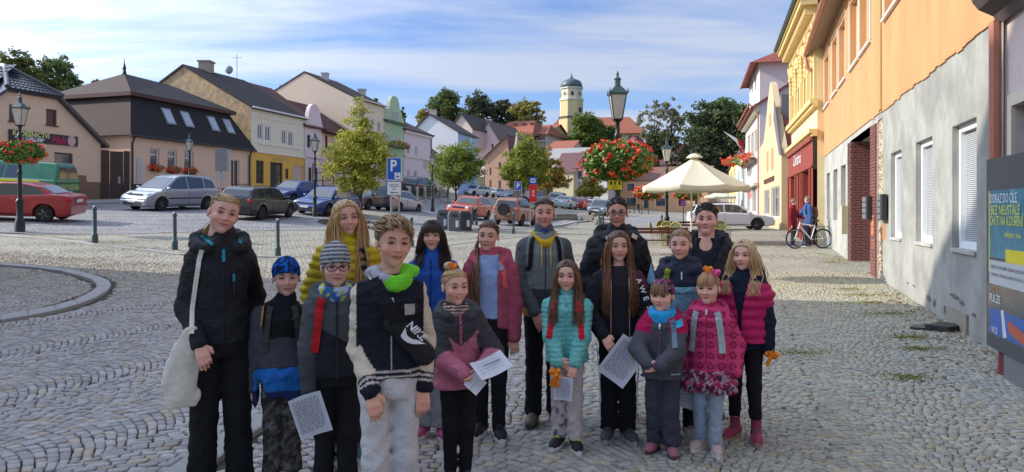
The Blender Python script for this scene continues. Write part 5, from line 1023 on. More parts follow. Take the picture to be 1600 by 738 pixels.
# ---------------------------------------------------------------- signed-distance modelling (numpy), meshed with surface nets
def smin(a,b,k):
 h=np.clip(.5+.5*(b-a)/k,0,1);return b*(1-h)+a*h-k*h*(1-h)
class Sdf:
 """list of (function, blend radius, label); evaluates min distance and nearest label"""
 def __init__(s):s.p=[];s.cut=[]
 def cone(s,a,b,r1,r2,k=.02,lab=0,sc=(1,1,1)):
  a=np.array(a,float);b=np.array(b,float);sc=np.array(sc,float);lo=np.minimum(a,b)-max(r1,r2)*np.maximum(sc,1)-.03;hi=np.maximum(a,b)+max(r1,r2)*np.maximum(sc,1)+.03
  def f(p):
   d=(b-a)/sc;q=(p-a)/sc;t=np.clip((q@d)/(d@d+1e-12),0,1);v=q-t[:,None]*d;return(np.sqrt((v*v).sum(1))-(r1+(r2-r1)*t))*min(sc)
  s.p.append((f,k,lab));return s
 def ell(s,c,r,k=.02,lab=0,rot=None):
  c=np.array(c,float);r=np.array(r,float);M=None if rot is None else np.array(rot)
  def f(p):
   q=p-c
   if M is not None:q=q@M
   k0=np.sqrt(((q/r)**2).sum(1));k1=np.sqrt(((q/(r*r))**2).sum(1))+1e-9;return k0*(k0-1)/k1
  s.p.append((f,k,lab));return s
 def loft(s,st,k=.02,lab=0,pw=2.3):
  """st: (z, half width, half depth, x centre, y centre) rising"""
  st=np.array(st,float)
  def f(p):
   z=np.clip(p[:,2],st[0,0],st[-1,0]);a=np.interp(z,st[:,0],st[:,1]);b=np.interp(z,st[:,0],st[:,2]);xc=np.interp(z,st[:,0],st[:,3]);yc=np.interp(z,st[:,0],st[:,4])
   q=(np.abs((p[:,0]-xc)/a)**pw+np.abs((p[:,1]-yc)/b)**pw)**(1/pw);d=(q-1)*np.minimum(a,b)
   dz=np.maximum(st[0,0]-p[:,2],p[:,2]-st[-1,0]);return np.where(dz>0,np.sqrt(np.maximum(d,0)**2+dz**2),np.maximum(d,dz))
  s.p.append((f,k,lab));return s
 def fn(s,f,k=.01,lab=0):s.p.append((f,k,lab));return s
 def sub(s,f,k=.01):s.cut.append((f,k));return s
 def ev(s,p,labels=False):
  d=None
  if labels:best=np.full(len(p),1e9);lb=np.zeros(len(p),int)
  for f,k,lab in s.p:
   e=f(p)
   if labels:m=e<best;best[m]=e[m];lb[m]=lab
   d=e if d is None else smin(d,e,k)
  for f,k in s.cut:d=-smin(-d,f(p),k)
  return(d,lb)if labels else d
 def mesh(s,lo,hi,h):
  lo=np.array(lo,float);n=np.maximum(3,np.ceil((np.array(hi)-lo)/h).astype(int)+1);ax=[lo[i]+h*np.arange(n[i])for i in range(3)]
  # coarse pass to skip empty space
  X,Y,Z=np.meshgrid(*ax,indexing='ij');pts=np.c_[X.ravel(),Y.ravel(),Z.ravel()];V=np.full(len(pts),1.0)
  st=4;cx=[np.arange(0,n[i],st)for i in range(3)];CX_,CY_,CZ_=np.meshgrid(*cx,indexing='ij');cp=np.c_[lo[0]+h*(CX_.ravel()+st/2-.5),lo[1]+h*(CY_.ravel()+st/2-.5),lo[2]+h*(CZ_.ravel()+st/2-.5)]
  cd=s.ev(cp);near=np.abs(cd)<h*st*1.6
  sg=np.where(cd<0,-1.0,1.0).reshape(CX_.shape);V=np.repeat(np.repeat(np.repeat(sg,st,0),st,1),st,2)[:n[0],:n[1],:n[2]].copy()
  nm=np.repeat(np.repeat(np.repeat(near.reshape(CX_.shape),st,0),st,1),st,2)[:n[0],:n[1],:n[2]]
  idx=np.where(nm.ravel())[0];Vf=V.ravel()
  if len(idx):Vf[idx]=s.ev(pts[idx])
  V=Vf.reshape(n);inside=V<0
  c=np.zeros(tuple(n-1),int)
  for dx in(0,1):
   for dy in(0,1):
    for dz in(0,1):c+=inside[dx:n[0]-1+dx,dy:n[1]-1+dy,dz:n[2]-1+dz]
  act=(c>0)&(c<8);I=np.argwhere(act);ids=-np.ones(act.shape,int);ids[act]=np.arange(len(I));acc=np.zeros((len(I),3));cnt=np.zeros(len(I))
  co=[(0,0,0),(1,0,0),(0,1,0),(1,1,0),(0,0,1),(1,0,1),(0,1,1),(1,1,1)];vals=[V[I[:,0]+o[0],I[:,1]+o[1],I[:,2]+o[2]]for o in co]
  for a,b in((0,1),(2,3),(4,5),(6,7),(0,2),(1,3),(4,6),(5,7),(0,4),(1,5),(2,6),(3,7)):
   va,vb=vals[a],vals[b];m=(va<0)!=(vb<0);t=np.where(m,va/(va-vb+1e-12),0);A=np.array(co[a],float);B=np.array(co[b],float);acc[m]+=A+t[m,None]*(B-A);cnt[m]+=1
  vert=lo+h*(I+acc/np.maximum(cnt,1)[:,None]);F_=[]
  for d in range(3):
   e1,e2=(d+1)%3,(d+2)%3;sl0=[slice(1,-1)]*3;sl0[d]=slice(0,n[d]-1);a=inside[tuple(sl0)];sl1=list(sl0);sl1[d]=slice(1,n[d]);b=inside[tuple(sl1)]
   E=np.argwhere(a!=b);
   if not len(E):continue
   off=np.ones(3,int);off[d]=0;base=E+off;fl=a[E[:,0],E[:,1],E[:,2]];q=[]
   for o1,o2 in((-1,-1),(0,-1),(0,0),(-1,0)):c_=base.copy();c_[:,e1]+=o1;c_[:,e2]+=o2;q.append(ids[c_[:,0],c_[:,1],c_[:,2]])
   q=np.stack(q,1);q[~fl]=q[~fl][:,::-1];F_.append(q)
  Fq=np.concatenate(F_);Fq=Fq[(Fq>=0).all(1)];return vert,Fq
def wob(p,f,amp,seed=0):
 """cheap smooth folds"""
 x,y,z=p[:,0]+seed,p[:,1]+seed*.7,p[:,2];return amp*(np.sin(x*f*1.3+2*np.sin(z*f*.7+seed))+np.sin(z*f*1.7+2.1*np.sin(x*f*.9+y*f+seed*2))+np.sin(y*f*1.5+z*f*.8+seed))/3
 # ---------------------------------------------------------------- people
M_skin=mat('skin','attr',rough=.55,var=.05,vs=30,spec=.35)
try:M_skin.node_tree.nodes['Principled BSDF'].inputs['Subsurface Weight'].default_value=.12;M_skin.node_tree.nodes['Principled BSDF'].inputs['Subsurface Radius'].default_value=(.02,.008,.005);M_skin.node_tree.nodes['Principled BSDF'].inputs['Subsurface Scale'].default_value=.4
except Exception:pass
M_cloth=mat('cloth','attr',rough=.9,var=.07,vs=18,bump=.25,bs=140,spec=.2,crease=.30);M_shell=mat('shell_cloth','attr',rough=.6,var=.05,vs=12,bump=.12,bs=60,spec=.3,crease=.5);M_knit=mat('knit','attr',rough=1,var=.1,vs=60,bump=.6,bs=180,spec=.1)
M_hair=mat('hair','attr',rough=.5,var=.22,vs=50,spec=.35);M_eyew=mat('eye_white',(.55,.52,.50),rough=.25,var=0,spec=.5);M_pupil=mat('pupil',(.012,.01,.01),rough=.1,var=0);M_leather=mat('shoe','attr',rough=.6,var=.12,vs=20,bump=.2);M_paper=mat('paper',(.66,.67,.72),rough=.8,var=.03);M_print=mat('paper_print',(.22,.22,.26),rough=.8,var=0);M_gl=mat('spectacle_frame',(.02,.02,.03),rough=.3,var=0)
C=lambda r,g_,b:lin((r,g_,b))
SKIN=np.array([.54,.29,.21]);BLACK=(.012,.012,.015);NAVY=(.012,.017,.035)
def norm(v):v=np.array(v,float);return v/np.linalg.norm(v)
def ik(sh,wr,l1,l2,pole):
 sh,wr=np.array(sh,float),np.array(wr,float);d=wr-sh;L=np.linalg.norm(d);L2=min(L,(l1+l2)*.995);d=d/L;wr=sh+d*L2;a=(l1*l1-l2*l2+L2*L2)/(2*L2);h=math.sqrt(max(0,l1*l1-a*a));p=np.array(pole,float);p=p-d*(p@d);p=p/np.linalg.norm(p);return sh+d*a+p*h,wr
class Person:
 def __init__(s,label,px,D,H,yaw=0,z=None,group=None,**k):
  s.k=k;g_=k.get;s.H=H;x=(px-CX)/F*D;s.base=Vector((x,D,g(x,D)if z is None else z));s.yaw=math.atan2(x,D)*-1+math.radians(yaw)
  s.hh=g_('hh',.165+.037*H);s.hs=g_('hs',1.0);hh=s.hh
  s.adult=np.clip((H-1.15)/.5,0,1);bw=g_('bw',1.0)
  s.sw=(.086*H)*bw;s.sz=H-hh-.071*H;s.hipz=.50*H;s.hx=.043*H;s.lean=g_('lean',0.0)
  s.skin=np.array(g_('skin',SKIN))*np.array([1.32,1.36,1.38]);s.cw=.089*H*bw;s.cd=.062*H*g_('dw',1.0)*bw;ww=g_('waist',.90)
  s.head=np.array([g_('hx',0.0),-.015*H+g_('hy',0.0),H-hh/2]);s.hyaw=math.radians(g_('hyaw',0));s.hroll=math.radians(g_('hroll',0));s.hpitch=math.radians(g_('hpitch',0))
  # arms
  l1,l2=.172*H,.150*H;s.arm={}
  for sd in(-1,1):
   w=g_('armL' if sd<0 else 'armR',None)or(sd*.104,-.01,.465);w=(w[0]*(.66 if abs(w[0])>.13 else 1),w[1],w[2]);sh=np.array([sd*s.sw,.0,s.sz]);wr=np.array(w)*H;pole=g_('pole')and(sd*g_('pole'),1,-.1)or((sd*.9,.5,-.2)if abs(w[0])<.1 else(sd*.5,1,0));e,wr=ik(sh,wr,l1,l2,pole);s.arm[sd]=(sh,e,wr)
  st=g_('stance',.042);s.leg={}
  for sd in(-1,1):
   fy=g_('footL' if sd<0 else 'footR',0.0);s.leg[sd]=(np.array([sd*s.hx,0,s.hipz]),np.array([sd*(s.hx*.5+st*H*.5),-.012*H+fy*.5,.275*H]),np.array([sd*st*H,.012*H+fy,.05*H]))
  s.root=empty_root=None
  s.build(label,group)
 def torso(s,inf=0.0,ztop=None,zbot=None,ww=None):
  H=s.H;cw,cd=s.cw,s.cd;ww=ww or s.k.get('waist',.92);i=inf;st=[(.455*H,cw*.90,cd*1.05),(.50*H,cw*.98,cd*1.1),(.56*H,cw*.94*ww/.92,cd*1.02),(.61*H,cw*.86*ww/.92,cd*.96),(.68*H,cw*.92,cd*1.02),(.75*H,cw*1.0,cd*1.08),(s.sz-.015*H,cw*.99,cd*.95),(s.sz+.012*H,cw*.84,cd*.85),(s.sz+.035*H,cw*.58,cd*.75),(s.sz+.055*H,cw*.42,cd*.66)]
  bly=s.k.get('belly',0);out=[]
  for z,a,b in st:
   if zbot is not None and z<zbot-.001:continue
   out.append((z,a+i,b+i,0,-(bly*H if.5*H<z<.7*H else 0)))
  if zbot is not None and(not out or out[0][0]>zbot+.001):
   a=np.interp(zbot,[q[0]for q in st],[q[1]for q in st])+i;b=np.interp(zbot,[q[0]for q in st],[q[2]for q in st])+i;out.insert(0,(zbot,a,b,0,0))
  return out
 def hand(s,sd,S_):
  H=s.H;sh,e,w=s.arm[sd];d=norm(w-e);hl=.108*H;sc=hl/.185;fw=s.k.get('hand%s'%('L' if sd<0 else 'R'),None)
  side=norm(np.cross(d,(0,1,0))if abs(d[2])>.5 else(0,0,1));
  if fw=='hold':d=norm(d*.5+np.array([-sd*.6,-.5,-.3]));side=norm(np.cross(d,(0,1,.2)))
  if fw=='clasp':d=norm(np.array([-sd*.9,-.25,-.25]));side=np.array([0,-.2,1.]);side=norm(side-d*(side@d))
  nrm=np.cross(d,side);fwd=-1.0 if nrm[1]>0 else 1.0;nrm=nrm*fwd # nrm points to the viewer side of the hand
  curl=-nrm if fw!='hold' else-nrm
  p0=w+d*.02*sc;S_.cone(w-d*.03*sc,w+d*.025*sc,.024*sc,.026*sc,.012,5,(1,1,1));pc=w+d*.058*sc
  for q in(-1.5,-.5,.5,1.5):S_.cone(w+d*.02*sc+side*q*.011*sc,w+d*.088*sc+side*q*.0175*sc,.0150*sc,.0125*sc,.012*sc,5)
  for i,q in enumerate((-1.5,-.5,.5,1.5)):
   L=(.068,.078,.074,.058)[i]*sc;kn=w+d*.090*sc+side*q*.019*sc;c1=s.k.get('curl',.45)+.1*i;m=kn+(d*math.cos(c1*.6)+curl*math.sin(c1*.6))*L*.5;e_=m+(d*math.cos(c1*2.0)+curl*math.sin(c1*2.0))*L*.5
   S_.cone(kn,m,.0098*sc,.0088*sc,.003,5);S_.cone(m,e_,.0088*sc,.0072*sc,.003,5)
  ts=side*(-1)*(1 if(side@np.array([-sd,0,0]))<0 else-1);
  t0=w+d*.03*sc+ts*.022*sc;t1=t0+(d*.6+ts*.7+curl*.1)*.038*sc;t2=t1+(d*.9+ts*.1+curl*.2)*.03*sc;S_.cone(t0,t1,.0135*sc,.0115*sc,.01,5);S_.cone(t1,t2,.0112*sc,.0088*sc,.004,5)
 def hp(s,v):
  """head-local (units of head height) to body-local"""
  v=np.atleast_2d(np.array(v,float));cy,sy=math.cos(s.hyaw),math.sin(s.hyaw);cr,sr=math.cos(s.hroll),math.sin(s.hroll);cp_,sp_=math.cos(s.hpitch),math.sin(s.hpitch)
  x,y,z=v.T;y,z=y*cp_-z*sp_,y*sp_+z*cp_;x,z=x*cr+z*sr,-x*sr+z*cr;x,y=x*cy-y*sy,x*sy+y*cy;r=np.c_[x,y,z]*s.hh*s.hs+s.head;return r if len(r)>1 else r[0]
 def ihp(s,p):
  q=(p-s.head)/(s.hh*s.hs);cy,sy=math.cos(s.hyaw),math.sin(s.hyaw);cr,sr=math.cos(s.hroll),math.sin(s.hroll);cp_,sp_=math.cos(s.hpitch),math.sin(s.hpitch);x,y,z=q.T
  x,y=x*cy+y*sy,-x*sy+y*cy;x,z=x*cr-z*sr,x*sr+z*cr;y,z=y*cp_+z*sp_,-y*sp_+z*cp_;return np.c_[x,y,z]
 def headsdf(s):
  S_=Sdf();ch=s.k.get('chub',0.0);kid=1-s.adult;sm=s.k.get('smile',.25)
  S_.ell((0,.06,.15),(.335,.395,.35),.04);S_.ell((0,-.06,-.10),(.272+ch,.27,.34),.08);S_.cone((0,-.06,-.24),(0,-.205,-.385+.01*kid),.20+ch,.092+ch*.8,.08)
  for q in(-1,1):S_.ell((q*.150,-.205,-.12-.0*sm),(.105+ch+.01*sm,.11,.10),.08);S_.ell((q*(.335+ch*.5),.03,-.03),(.035,.065,.115),.015,2);S_.ell((q*.135,-.272,.005),(.075,.050,.05),.02);S_.cone((q*.05,-.305,.085),(q*.19,-.265,.095),.035,.03,.05)
  S_.cone((0,-.30,.04),(0,-.395,-.125),.026,.042,.035);
  for q in(-1,1):S_.ell((q*.045,-.345,-.14),(.032,.04,.028),.02)
  S_.ell((0,-.302,-.238),(.10+.02*sm,.042,.022),.012,3);S_.ell((0,-.297,-.278),(.085+.02*sm,.045,.026),.012,3);S_.cone((0,.06,-.25),(0,.09,-.50),.205+ch,.20+ch*1.2,.06)
  for q in(-1,1):S_.sub((lambda q:lambda p:np.sqrt(((p-np.array([q*.135,-.385,.015]))**2).sum(1))-.095)(q),.05)
  S_.sub(lambda p:np.sqrt(((p[:,1]+.345)/1)**2+((p[:,2]+.262-(sm*2.6)*p[:,0]**2)/1)**2+np.maximum(np.abs(p[:,0])-.085-.02*sm,0)**2)-.012,.010)
  return S_
 def build(s,label,group):
  H,hh=s.H,s.hh;k=s.k;body=Sdf();body.loft([(z,a*(.80 if z<.54*H else 1),b*(.80 if z<.54*H else 1),x,y)for z,a,b,x,y in s.torso(-.012)],.03)
  for sd in(-1,1):
   sh,e,w=s.arm[sd];body.cone(sh-np.array([0,0,.012*H]),e,.028*H,.023*H,.03);body.cone(e,w,.023*H,.0155*H,.02)
   a,b,c=s.leg[sd];body.cone(a,b,.036*H,.026*H,.015);body.cone(b,c,.026*H,.016*H,.02);body.cone(c,c+np.array([0,-.04*H,-.028*H]),.013*H,.011*H,.02)
  body.cone((0,0,s.sz),tuple(s.head-np.array([0,-.02,.3*hh])),.036*H,.032*H,.03)
  V1,F1=body.mesh((-.32*H-.1,-.35*H,-.02),(.32*H+.1,.22*H,H-.35*hh),.022)
  hs=s.headsdf();V2,F2=hs.mesh((-.42,-.48,-.74),(.42,.5,.54),.0215);d,l2=hs.ev(V2,True)
  Vh=s.hp(V2);parts=[(V1,F1,np.tile(s.skin,(len(V1),1)))]
  c=np.tile(s.skin,(len(V2),1));q=V2
  def blob(cx,cy_,cz,r,col,amt):
   dd=((q-np.array([cx,cy_,cz]))**2).sum(1);w_=amt*np.exp(-dd/(r*r))[:,None];c[:]=c*(1-w_)+np.array(col)[None]*w_
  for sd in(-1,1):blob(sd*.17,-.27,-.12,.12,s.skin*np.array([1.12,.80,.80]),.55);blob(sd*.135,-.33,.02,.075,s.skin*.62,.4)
  blob(0,-.40,-.13,.07,s.skin*np.array([1.1,.8,.8]),.4)
  sm=k.get('smile',.25);zq=q[:,2]-(sm*2.6)*q[:,0]**2+.004*sm;lip=(np.abs(q[:,0])<.105)&(q[:,1]<-.27)&(np.abs(zq+.256)<.040*(1-(q[:,0]/.12)**2));c[lip]=k.get('lip',s.skin*np.array([.86,.50,.52]))
  ml=(np.abs(q[:,0])<.10)&(q[:,1]<-.24)&(np.abs(zq+.260)<.012);c[ml]=s.skin*np.array([.35,.18,.16])
  parts.append((Vh,F2,c))
  for sd in(-1,1):
   if k.get('nohand%s'%('L' if sd<0 else 'R')):continue
   S_=Sdf();s.hand(sd,S_);w=s.arm[sd][2];r=.135*H;Vq,Fq=S_.mesh(w-r,w+r,.0052*max(H,1.2)/1.4);parts.append((Vq,Fq,np.tile(s.skin*np.array([1.0,.93,.9]),(len(Vq),1))))
  V,Fc,Cc=[],[],[];n=0
  for v,f,c_ in parts:V.append(v);Fc.append(f+n);Cc.append(c_);n+=len(v)
  s.root=meshobj('person',np.concatenate(V),np.concatenate(Fc),M_skin,None,True,cols=np.concatenate(Cc));s.root.location=s.base;s.root.rotation_euler=(0,0,s.yaw);tag(s.root,label,'person',group)
  # eyes, brows
  sq=k.get('squint',.75)*.85;ec=k.get('eye',(.06,.04,.025))
  for sd in(-1,1):
   mb=MB();mb.ball((0,0,0),(.056,.022,.029*sq),10,7);f_=np.array(mb.v)+np.array([sd*.135,-.303,.004]);o=meshobj('eye',s.hp(f_),mb.f,M_eyew,s.root,True)
   mb=MB();mb.ball((0,0,0),(.025,.012,.027*min(1,sq+.05)),10,6);f_=np.array(mb.v)+np.array([sd*.135,-.319,.006]);meshobj('iris',s.hp(f_),mb.f,mat('iris_%d'%int(ec[0]*1000+ec[2]*9000),ec,rough=.15,var=0),o,True)
   mb=MB();mb.ball((0,0,0),(.012,.008,.012),8,5);f_=np.array(mb.v)+np.array([sd*.135,-.3275,.006]);meshobj('pupil',s.hp(f_),mb.f,M_pupil,o,True)
   mb=MB();pts=[(sd*(.135+t*.07),-.318+.030*t*t,.004+(.034*sq)*(1-t*t*.9))for t in(-1,-.5,0,.5,1)];mb.tube([tuple(p)for p in s.hp(pts)],[.004*hh*2,.008*hh*2,.009*hh*2,.009*hh*2,.005*hh*2],5);meshobj('eyelash',mb.v,mb.f,mat('lash',(.05,.025,.018),var=0),s.root,True)
   mb=MB();pts=[(sd*(.06+t*.155),-.338+.055*t*t,.098+.028*math.sin(PI*t*.8))for t in(0,.25,.5,.75,1)];mb.tube([tuple(p)for p in s.hp(pts)],[.009*hh,.016*hh,.017*hh,.014*hh,.005*hh],5);meshobj('eyebrow',mb.v,mb.f,mat('brow_%s'%k.get('browname','brown'),k.get('brow',(.10,.055,.03)),var=.1),s.root,True)
  if k.get('teeth'):
   mb=MB();pts=[(t*.07,-.338+.02*t*t,-.262+.022*t*t)for t in(-1,-.5,0,.5,1)];mb.tube([tuple(p)for p in s.hp(pts)],[.006*hh,.013*hh,.015*hh,.013*hh,.006*hh],5);meshobj('teeth',mb.v,mb.f,mat('teeth',(.7,.66,.6),rough=.3,var=0),s.root,True)
  if k.get('glasses'):
   mb=MB()
   for sd in(-1,1):
    n=16;pts=[(sd*.145+.105*math.cos(2*PI*i/n)*(1+.1*math.cos(4*PI*i/n)),-.375,-.005+.078*math.sin(2*PI*i/n))for i in range(n+1)];mb.tube([tuple(p)for p in s.hp(pts)],.0105*hh,5,cap=False)
    mb.tube([tuple(p)for p in s.hp([(sd*.25,-.37,.02),(sd*.31,-.25,.03),(sd*.335,.0,.02)])],.009*hh,5)
   mb.tube([tuple(p)for p in s.hp([(-.045,-.385,.01),(0,-.40,.02),(.045,-.385,.01)])],.010*hh,5);meshobj('spectacles',mb.v,mb.f,M_gl,s.root,True)
   # ---- garments
 def emit(s,name,S_,lo,hi,h,col,m=None,wr=None,parent=None):
  V,Fc=S_.mesh(lo,hi,h);d,lab=S_.ev(V,True);c=col(V,lab)if callable(col)else np.tile(np.array(col),(len(V),1))
  return meshobj(name,V,Fc,m or M_cloth,parent or s.root,True,cols=c)
 def top(s,col,hem=.47,t=.016,puff=0,pf=60,name='jacket',m=None,collar=.03,sleeves=1.0,fold=.006,cuff=0,neckcut=None,flare=0.0,h=None,ww=None,hood=None,armt=None):
  H=s.H;S_=Sdf();zb=hem*H;st=s.torso(t,zbot=zb,ww=ww or max(.98,s.k.get('waist',.92)));st[0]=(st[0][0],st[0][1]+flare,st[0][2]+flare,0,0)
  S_.loft(st,.03,0);at=t*1.15 if armt is None else armt
  if sleeves:
   for sd in(-1,1):
    sh,e,w=s.arm[sd];w2=e+(w-e)*(1.0 if sleeves==1 else sleeves);S_.cone(sh-np.array([sd*.006*H,0,.012*H]),e,.031*H+at,.0255*H+at,.030,1 if sd<0 else 2);S_.cone(e,w2,.0255*H+at,.0185*H+at*.75,.015,3 if sd<0 else 4)
  else:
   for sd in(-1,1):S_.cone(s.arm[sd][0]*.93,s.arm[sd][0]*.93+np.array([0,0,-.02*H]),.036*H+at,.03*H+at,.04,0)
  if collar:S_.cone((0,.005,s.sz+.03*H),tuple(s.head+np.array([0,.035*H*.4,-.52*hh_(s)+0])),.044*H+t*.5,.038*H+t*.3+collar*.15,.02,6)
  if hood:
   for a in np.linspace(-2.5,2.5,13):r_=.078*H+t;x_,y_=math.sin(a)*r_,math.cos(a)*r_*.85+.012*H;S_.ell((x_*.86,y_*.9,s.sz+.040*H+.020*H*math.cos(a)),(.026*H,.028*H,.022*H+.014*H*(math.cos(a)>0)),.02,7)
  sd_=R.random()*10;f0=S_.ev
  base=list(S_.p)
  if puff or fold:
   def g0(p):
    d=None
    for f,k_,l_ in base:e_=f(p);d=e_ if d is None else smin(d,e_,k_)
    if fold:d=d+wob(p,30,fold*.55,sd_)+wob(p*np.array([1,1,1.5]),62,fold*.45,sd_+3)-fold*.45*(np.abs(np.sin(p[:,2]*46+5*p[:,0]+2.2*np.sin(p[:,0]*13+sd_)))-.6)*np.clip(np.abs(p[:,0])*9-.3,0,1)
    if puff:d=d-puff*(np.abs(np.sin(p[:,2]*pf+.6*np.sin(p[:,0]*7+sd_)))-.5)
    return d
   S2=Sdf();S2.p=[(g0,.01,0)]
   S2.ev=lambda p,labels=False:(g0(p),S_.ev(p,True)[1])if labels else g0(p)
  else:S2=S_
  nc=neckcut
  if nc is not None:
   e2=S2.ev
   def ev3(p,labels=False):
    r_=e2(p,labels);d=r_[0]if labels else r_;d=np.maximum(d,-nc(p));return(d,r_[1])if labels else d
   S3=Sdf();S3.ev=ev3;S2=S3
  s.topsdf=S2;X=max(max(abs(q[0])for a in s.arm.values()for q in a)+.10,.22*H);zmin=min(zb,min(s.arm[-1][2][2],s.arm[1][2][2])if sleeves else zb)-.05;ymin=min(q[1]for a in s.arm.values()for q in a)-.11
  return s.emit(name,S2,(-X,min(ymin,-.2*H),zmin),(X,.2*H,H-.36*hh_(s)),h or.0095,col,m)
 def pants(s,col,t=.012,ankle=.036,wide=None,name='trousers',m=None,fold=.005,top=.54,knee=None,h=.011):
  H=s.H;S_=Sdf();st=[(z,a+t,b+t,x,y)for z,a,b,x,y in[(.46*H,s.cw*.88,s.cd*1.0,0,0),(.50*H,s.cw*.95,s.cd*1.05,0,0),(top*H,s.cw*.88,s.cd,0,0)]];S_.loft(st,.03,0)
  for sd in(-1,1):
   a,b,c=s.leg[sd];S_.cone(a,b,.043*H+t,(knee or.034*H)*.92+t*.8,.012,1 if sd<0 else 2);c2=b+(c-b)*((.275-ankle)/(.275-.05));S_.cone(b,c2,(knee or.034*H)*.92+t*.8,(wide or.026*H)*.9+t*.8,.02,1 if sd<0 else 2)
  base=list(S_.p);q_=R.random()*9;za=ankle*H-.003
  def ev(p,labels=False):
   d=None;best=None
   for f,k_,l_ in base:e_=f(p);d=e_ if d is None else smin(d,e_,k_)
   d=d+wob(p*np.array([1,1,.6]),30,fold*.6,q_)+wob(p,66,fold*.4*(1+1.5*(p[:,2]<.16*H)),q_+2)-fold*.6*(np.abs(np.sin(p[:,2]*30+9*np.abs(p[:,0])+2*np.sin(p[:,0]*20+q_)))-.6);d=np.maximum(d,za-p[:,2])
   if labels:
    lb=np.where(p[:,0]<0,1,2);lb[p[:,2]>.5*H]=0;return d,lb
   return d
  S2=Sdf();S2.ev=ev;X=.19*H;return s.emit(name,S2,(-X,-.2*H-.1,za-.03),(X,.2*H,(top+.02)*H),h,col,m)
 def shoes(s,col,sole=(.75,.74,.70),L=None,m=None,high=0,lace=None):
  H=s.H;L=(L or.155*H)*1.06;k=L/.26
  for sd in(-1,1):
   c=s.leg[sd][2];a=math.radians(14*sd);d=np.array([math.sin(a),-math.cos(a),0]);o=np.array([c[0],c[1],0]);S_=Sdf()
   S_.cone(o+np.array([0,0,.052*k])-d*.035*k,o+d*.10*k+np.array([0,0,.044*k]),.042*k,.037*k,.02,0);S_.cone(o+d*.09*k+np.array([0,0,.040*k]),o+d*.150*k+np.array([0,0,.036*k]),.040*k,.030*k,.02,0,(1.12,1,.8));S_.cone(o+np.array([0,0,.06*k]),o+np.array([0,.0,(.130+.3*high)*k]),.039*k,.042*k,.02,0)
   S_.sub(lambda p:p[:,2]-.012*k,.003)if False else None
   V,Fc=S_.mesh(o+np.array([-.2*k,-.25*k,0]),o+np.array([.2*k,.13*k,.19*k+high*.3]),.0085);V[:,2]=np.maximum(V[:,2],.016*k);cc=col(V-o,k)if callable(col)else np.tile(np.array(col),(len(V),1));sh=meshobj('shoe',V,Fc,m or M_leather,s.root,True,cols=cc)
   mb=MB();n=20;ring=[];sx=np.cross(d,(0,0,1))
   for i in range(n):
    t=2*PI*i/n;u=math.cos(t);w_=math.sin(t)*(.046 if u>-.2 else.042)*k;ring.append(o+d*(.050+.135*u)*k+sx*w_*(1.0 if u<.6 else.92))
   mb.prism([tuple(q+np.array([0,0,.001]))for q in ring],(0,0,.033*k));meshobj('sole',mb.v,mb.f,mat('sole_%d_%d'%(int(sole[0]*100),int(sole[1]*100)),sole,rough=.6,var=.05),sh,False)
   lace=lace or(.10,.10,.11)
   if lace is not None:
    mb=MB()
    for i in range(4):q=o+d*(.045+.022*i)*k+np.array([0,0,(.098-.010*i)*k]);mb.tube([tuple(q-sx*.022*k-np.array([0,0,.01*k])),tuple(q),tuple(q+sx*.022*k-np.array([0,0,.01*k]))],.0055*k,5)
    meshobj('laces',mb.v,mb.f,mat('lace_%d_%d'%(int(lace[0]*100),int(lace[1]*100)),lace,rough=.8,var=0),sh)
 def surf(s,x,z,side=-1,S_=None,far=.42):
  """front surface depth y of the top garment at (x, z)"""
  S_=S_ or s.topsdf;ys=np.linspace(-far,.25,90)if side<0 else np.linspace(far,-.25,90);d=S_.ev(np.c_[np.full(90,x),ys,np.full(90,z)]);i=np.argmax(d<0)
  if not(d<0).any():return.0
  if i==0:return ys[0]
  t=d[i-1]/(d[i-1]-d[i]);return ys[i-1]+(ys[i]-ys[i-1])*t
 def ribbon(s,pts,w,col,name='strap',off=.006,side=-1,th=.008,m=None,n=16,parent=None):
  """flat band laid on the front of the top garment; pts (x,z) in units of H"""
  P_=[Vector((a*s.H,b*s.H,0))for a,b in pts];seg=[]
  tot=sum((b-a).length for a,b in zip(P_[:-1],P_[1:]))
  for a,b in zip(P_[:-1],P_[1:]):
   m_=max(1,int(n*(b-a).length/tot));seg+=[a.lerp(b,i/m_)for i in range(m_)]
  seg.append(P_[-1]);vs=[];fs=[];N_=len(seg)
  for i,p in enumerate(seg):
   t=seg[min(i+1,N_-1)]-seg[max(i-1,0)];t.normalize();nn=Vector((-t.y,t.x,0))*w*s.H/2
   for q in(-1,0,1):x,z=p.x+nn.x*q,p.y+nn.y*q;y=s.surf(x,z,side)+side*off;vs.append((x,y,z))
   vs+=[(vs[-3][0],vs[-3][1]+side*th,vs[-3][2]),(vs[-2][0],vs[-2][1]+side*th*1.2,vs[-2][2]),(vs[-1][0],vs[-1][1]+side*th,vs[-1][2])]
  for i in range(N_-1):
   a=i*6;b=a+6;fs+=[(a+3,a+4,b+4,b+3),(a+4,a+5,b+5,b+4),(a,a+3,b+3,b),(a+2,a+5,b+5,b+2)]
  return meshobj(name,vs,fs,m or M_cloth,parent or s.root,False,cols=np.tile(np.array(col),(len(vs),1)))
 def zipper(s,z0,z1,col=(.1,.1,.1),x=0,w=.008,pull=None):
  s.ribbon([(x,z1),(x,z0)],w,col,'zip',.001,th=.004,n=20)
  if pull:s.ribbon([(x,z1),(x,z1-.03)],w*1.6,pull,'zip_pull',.006,th=.006,n=4)
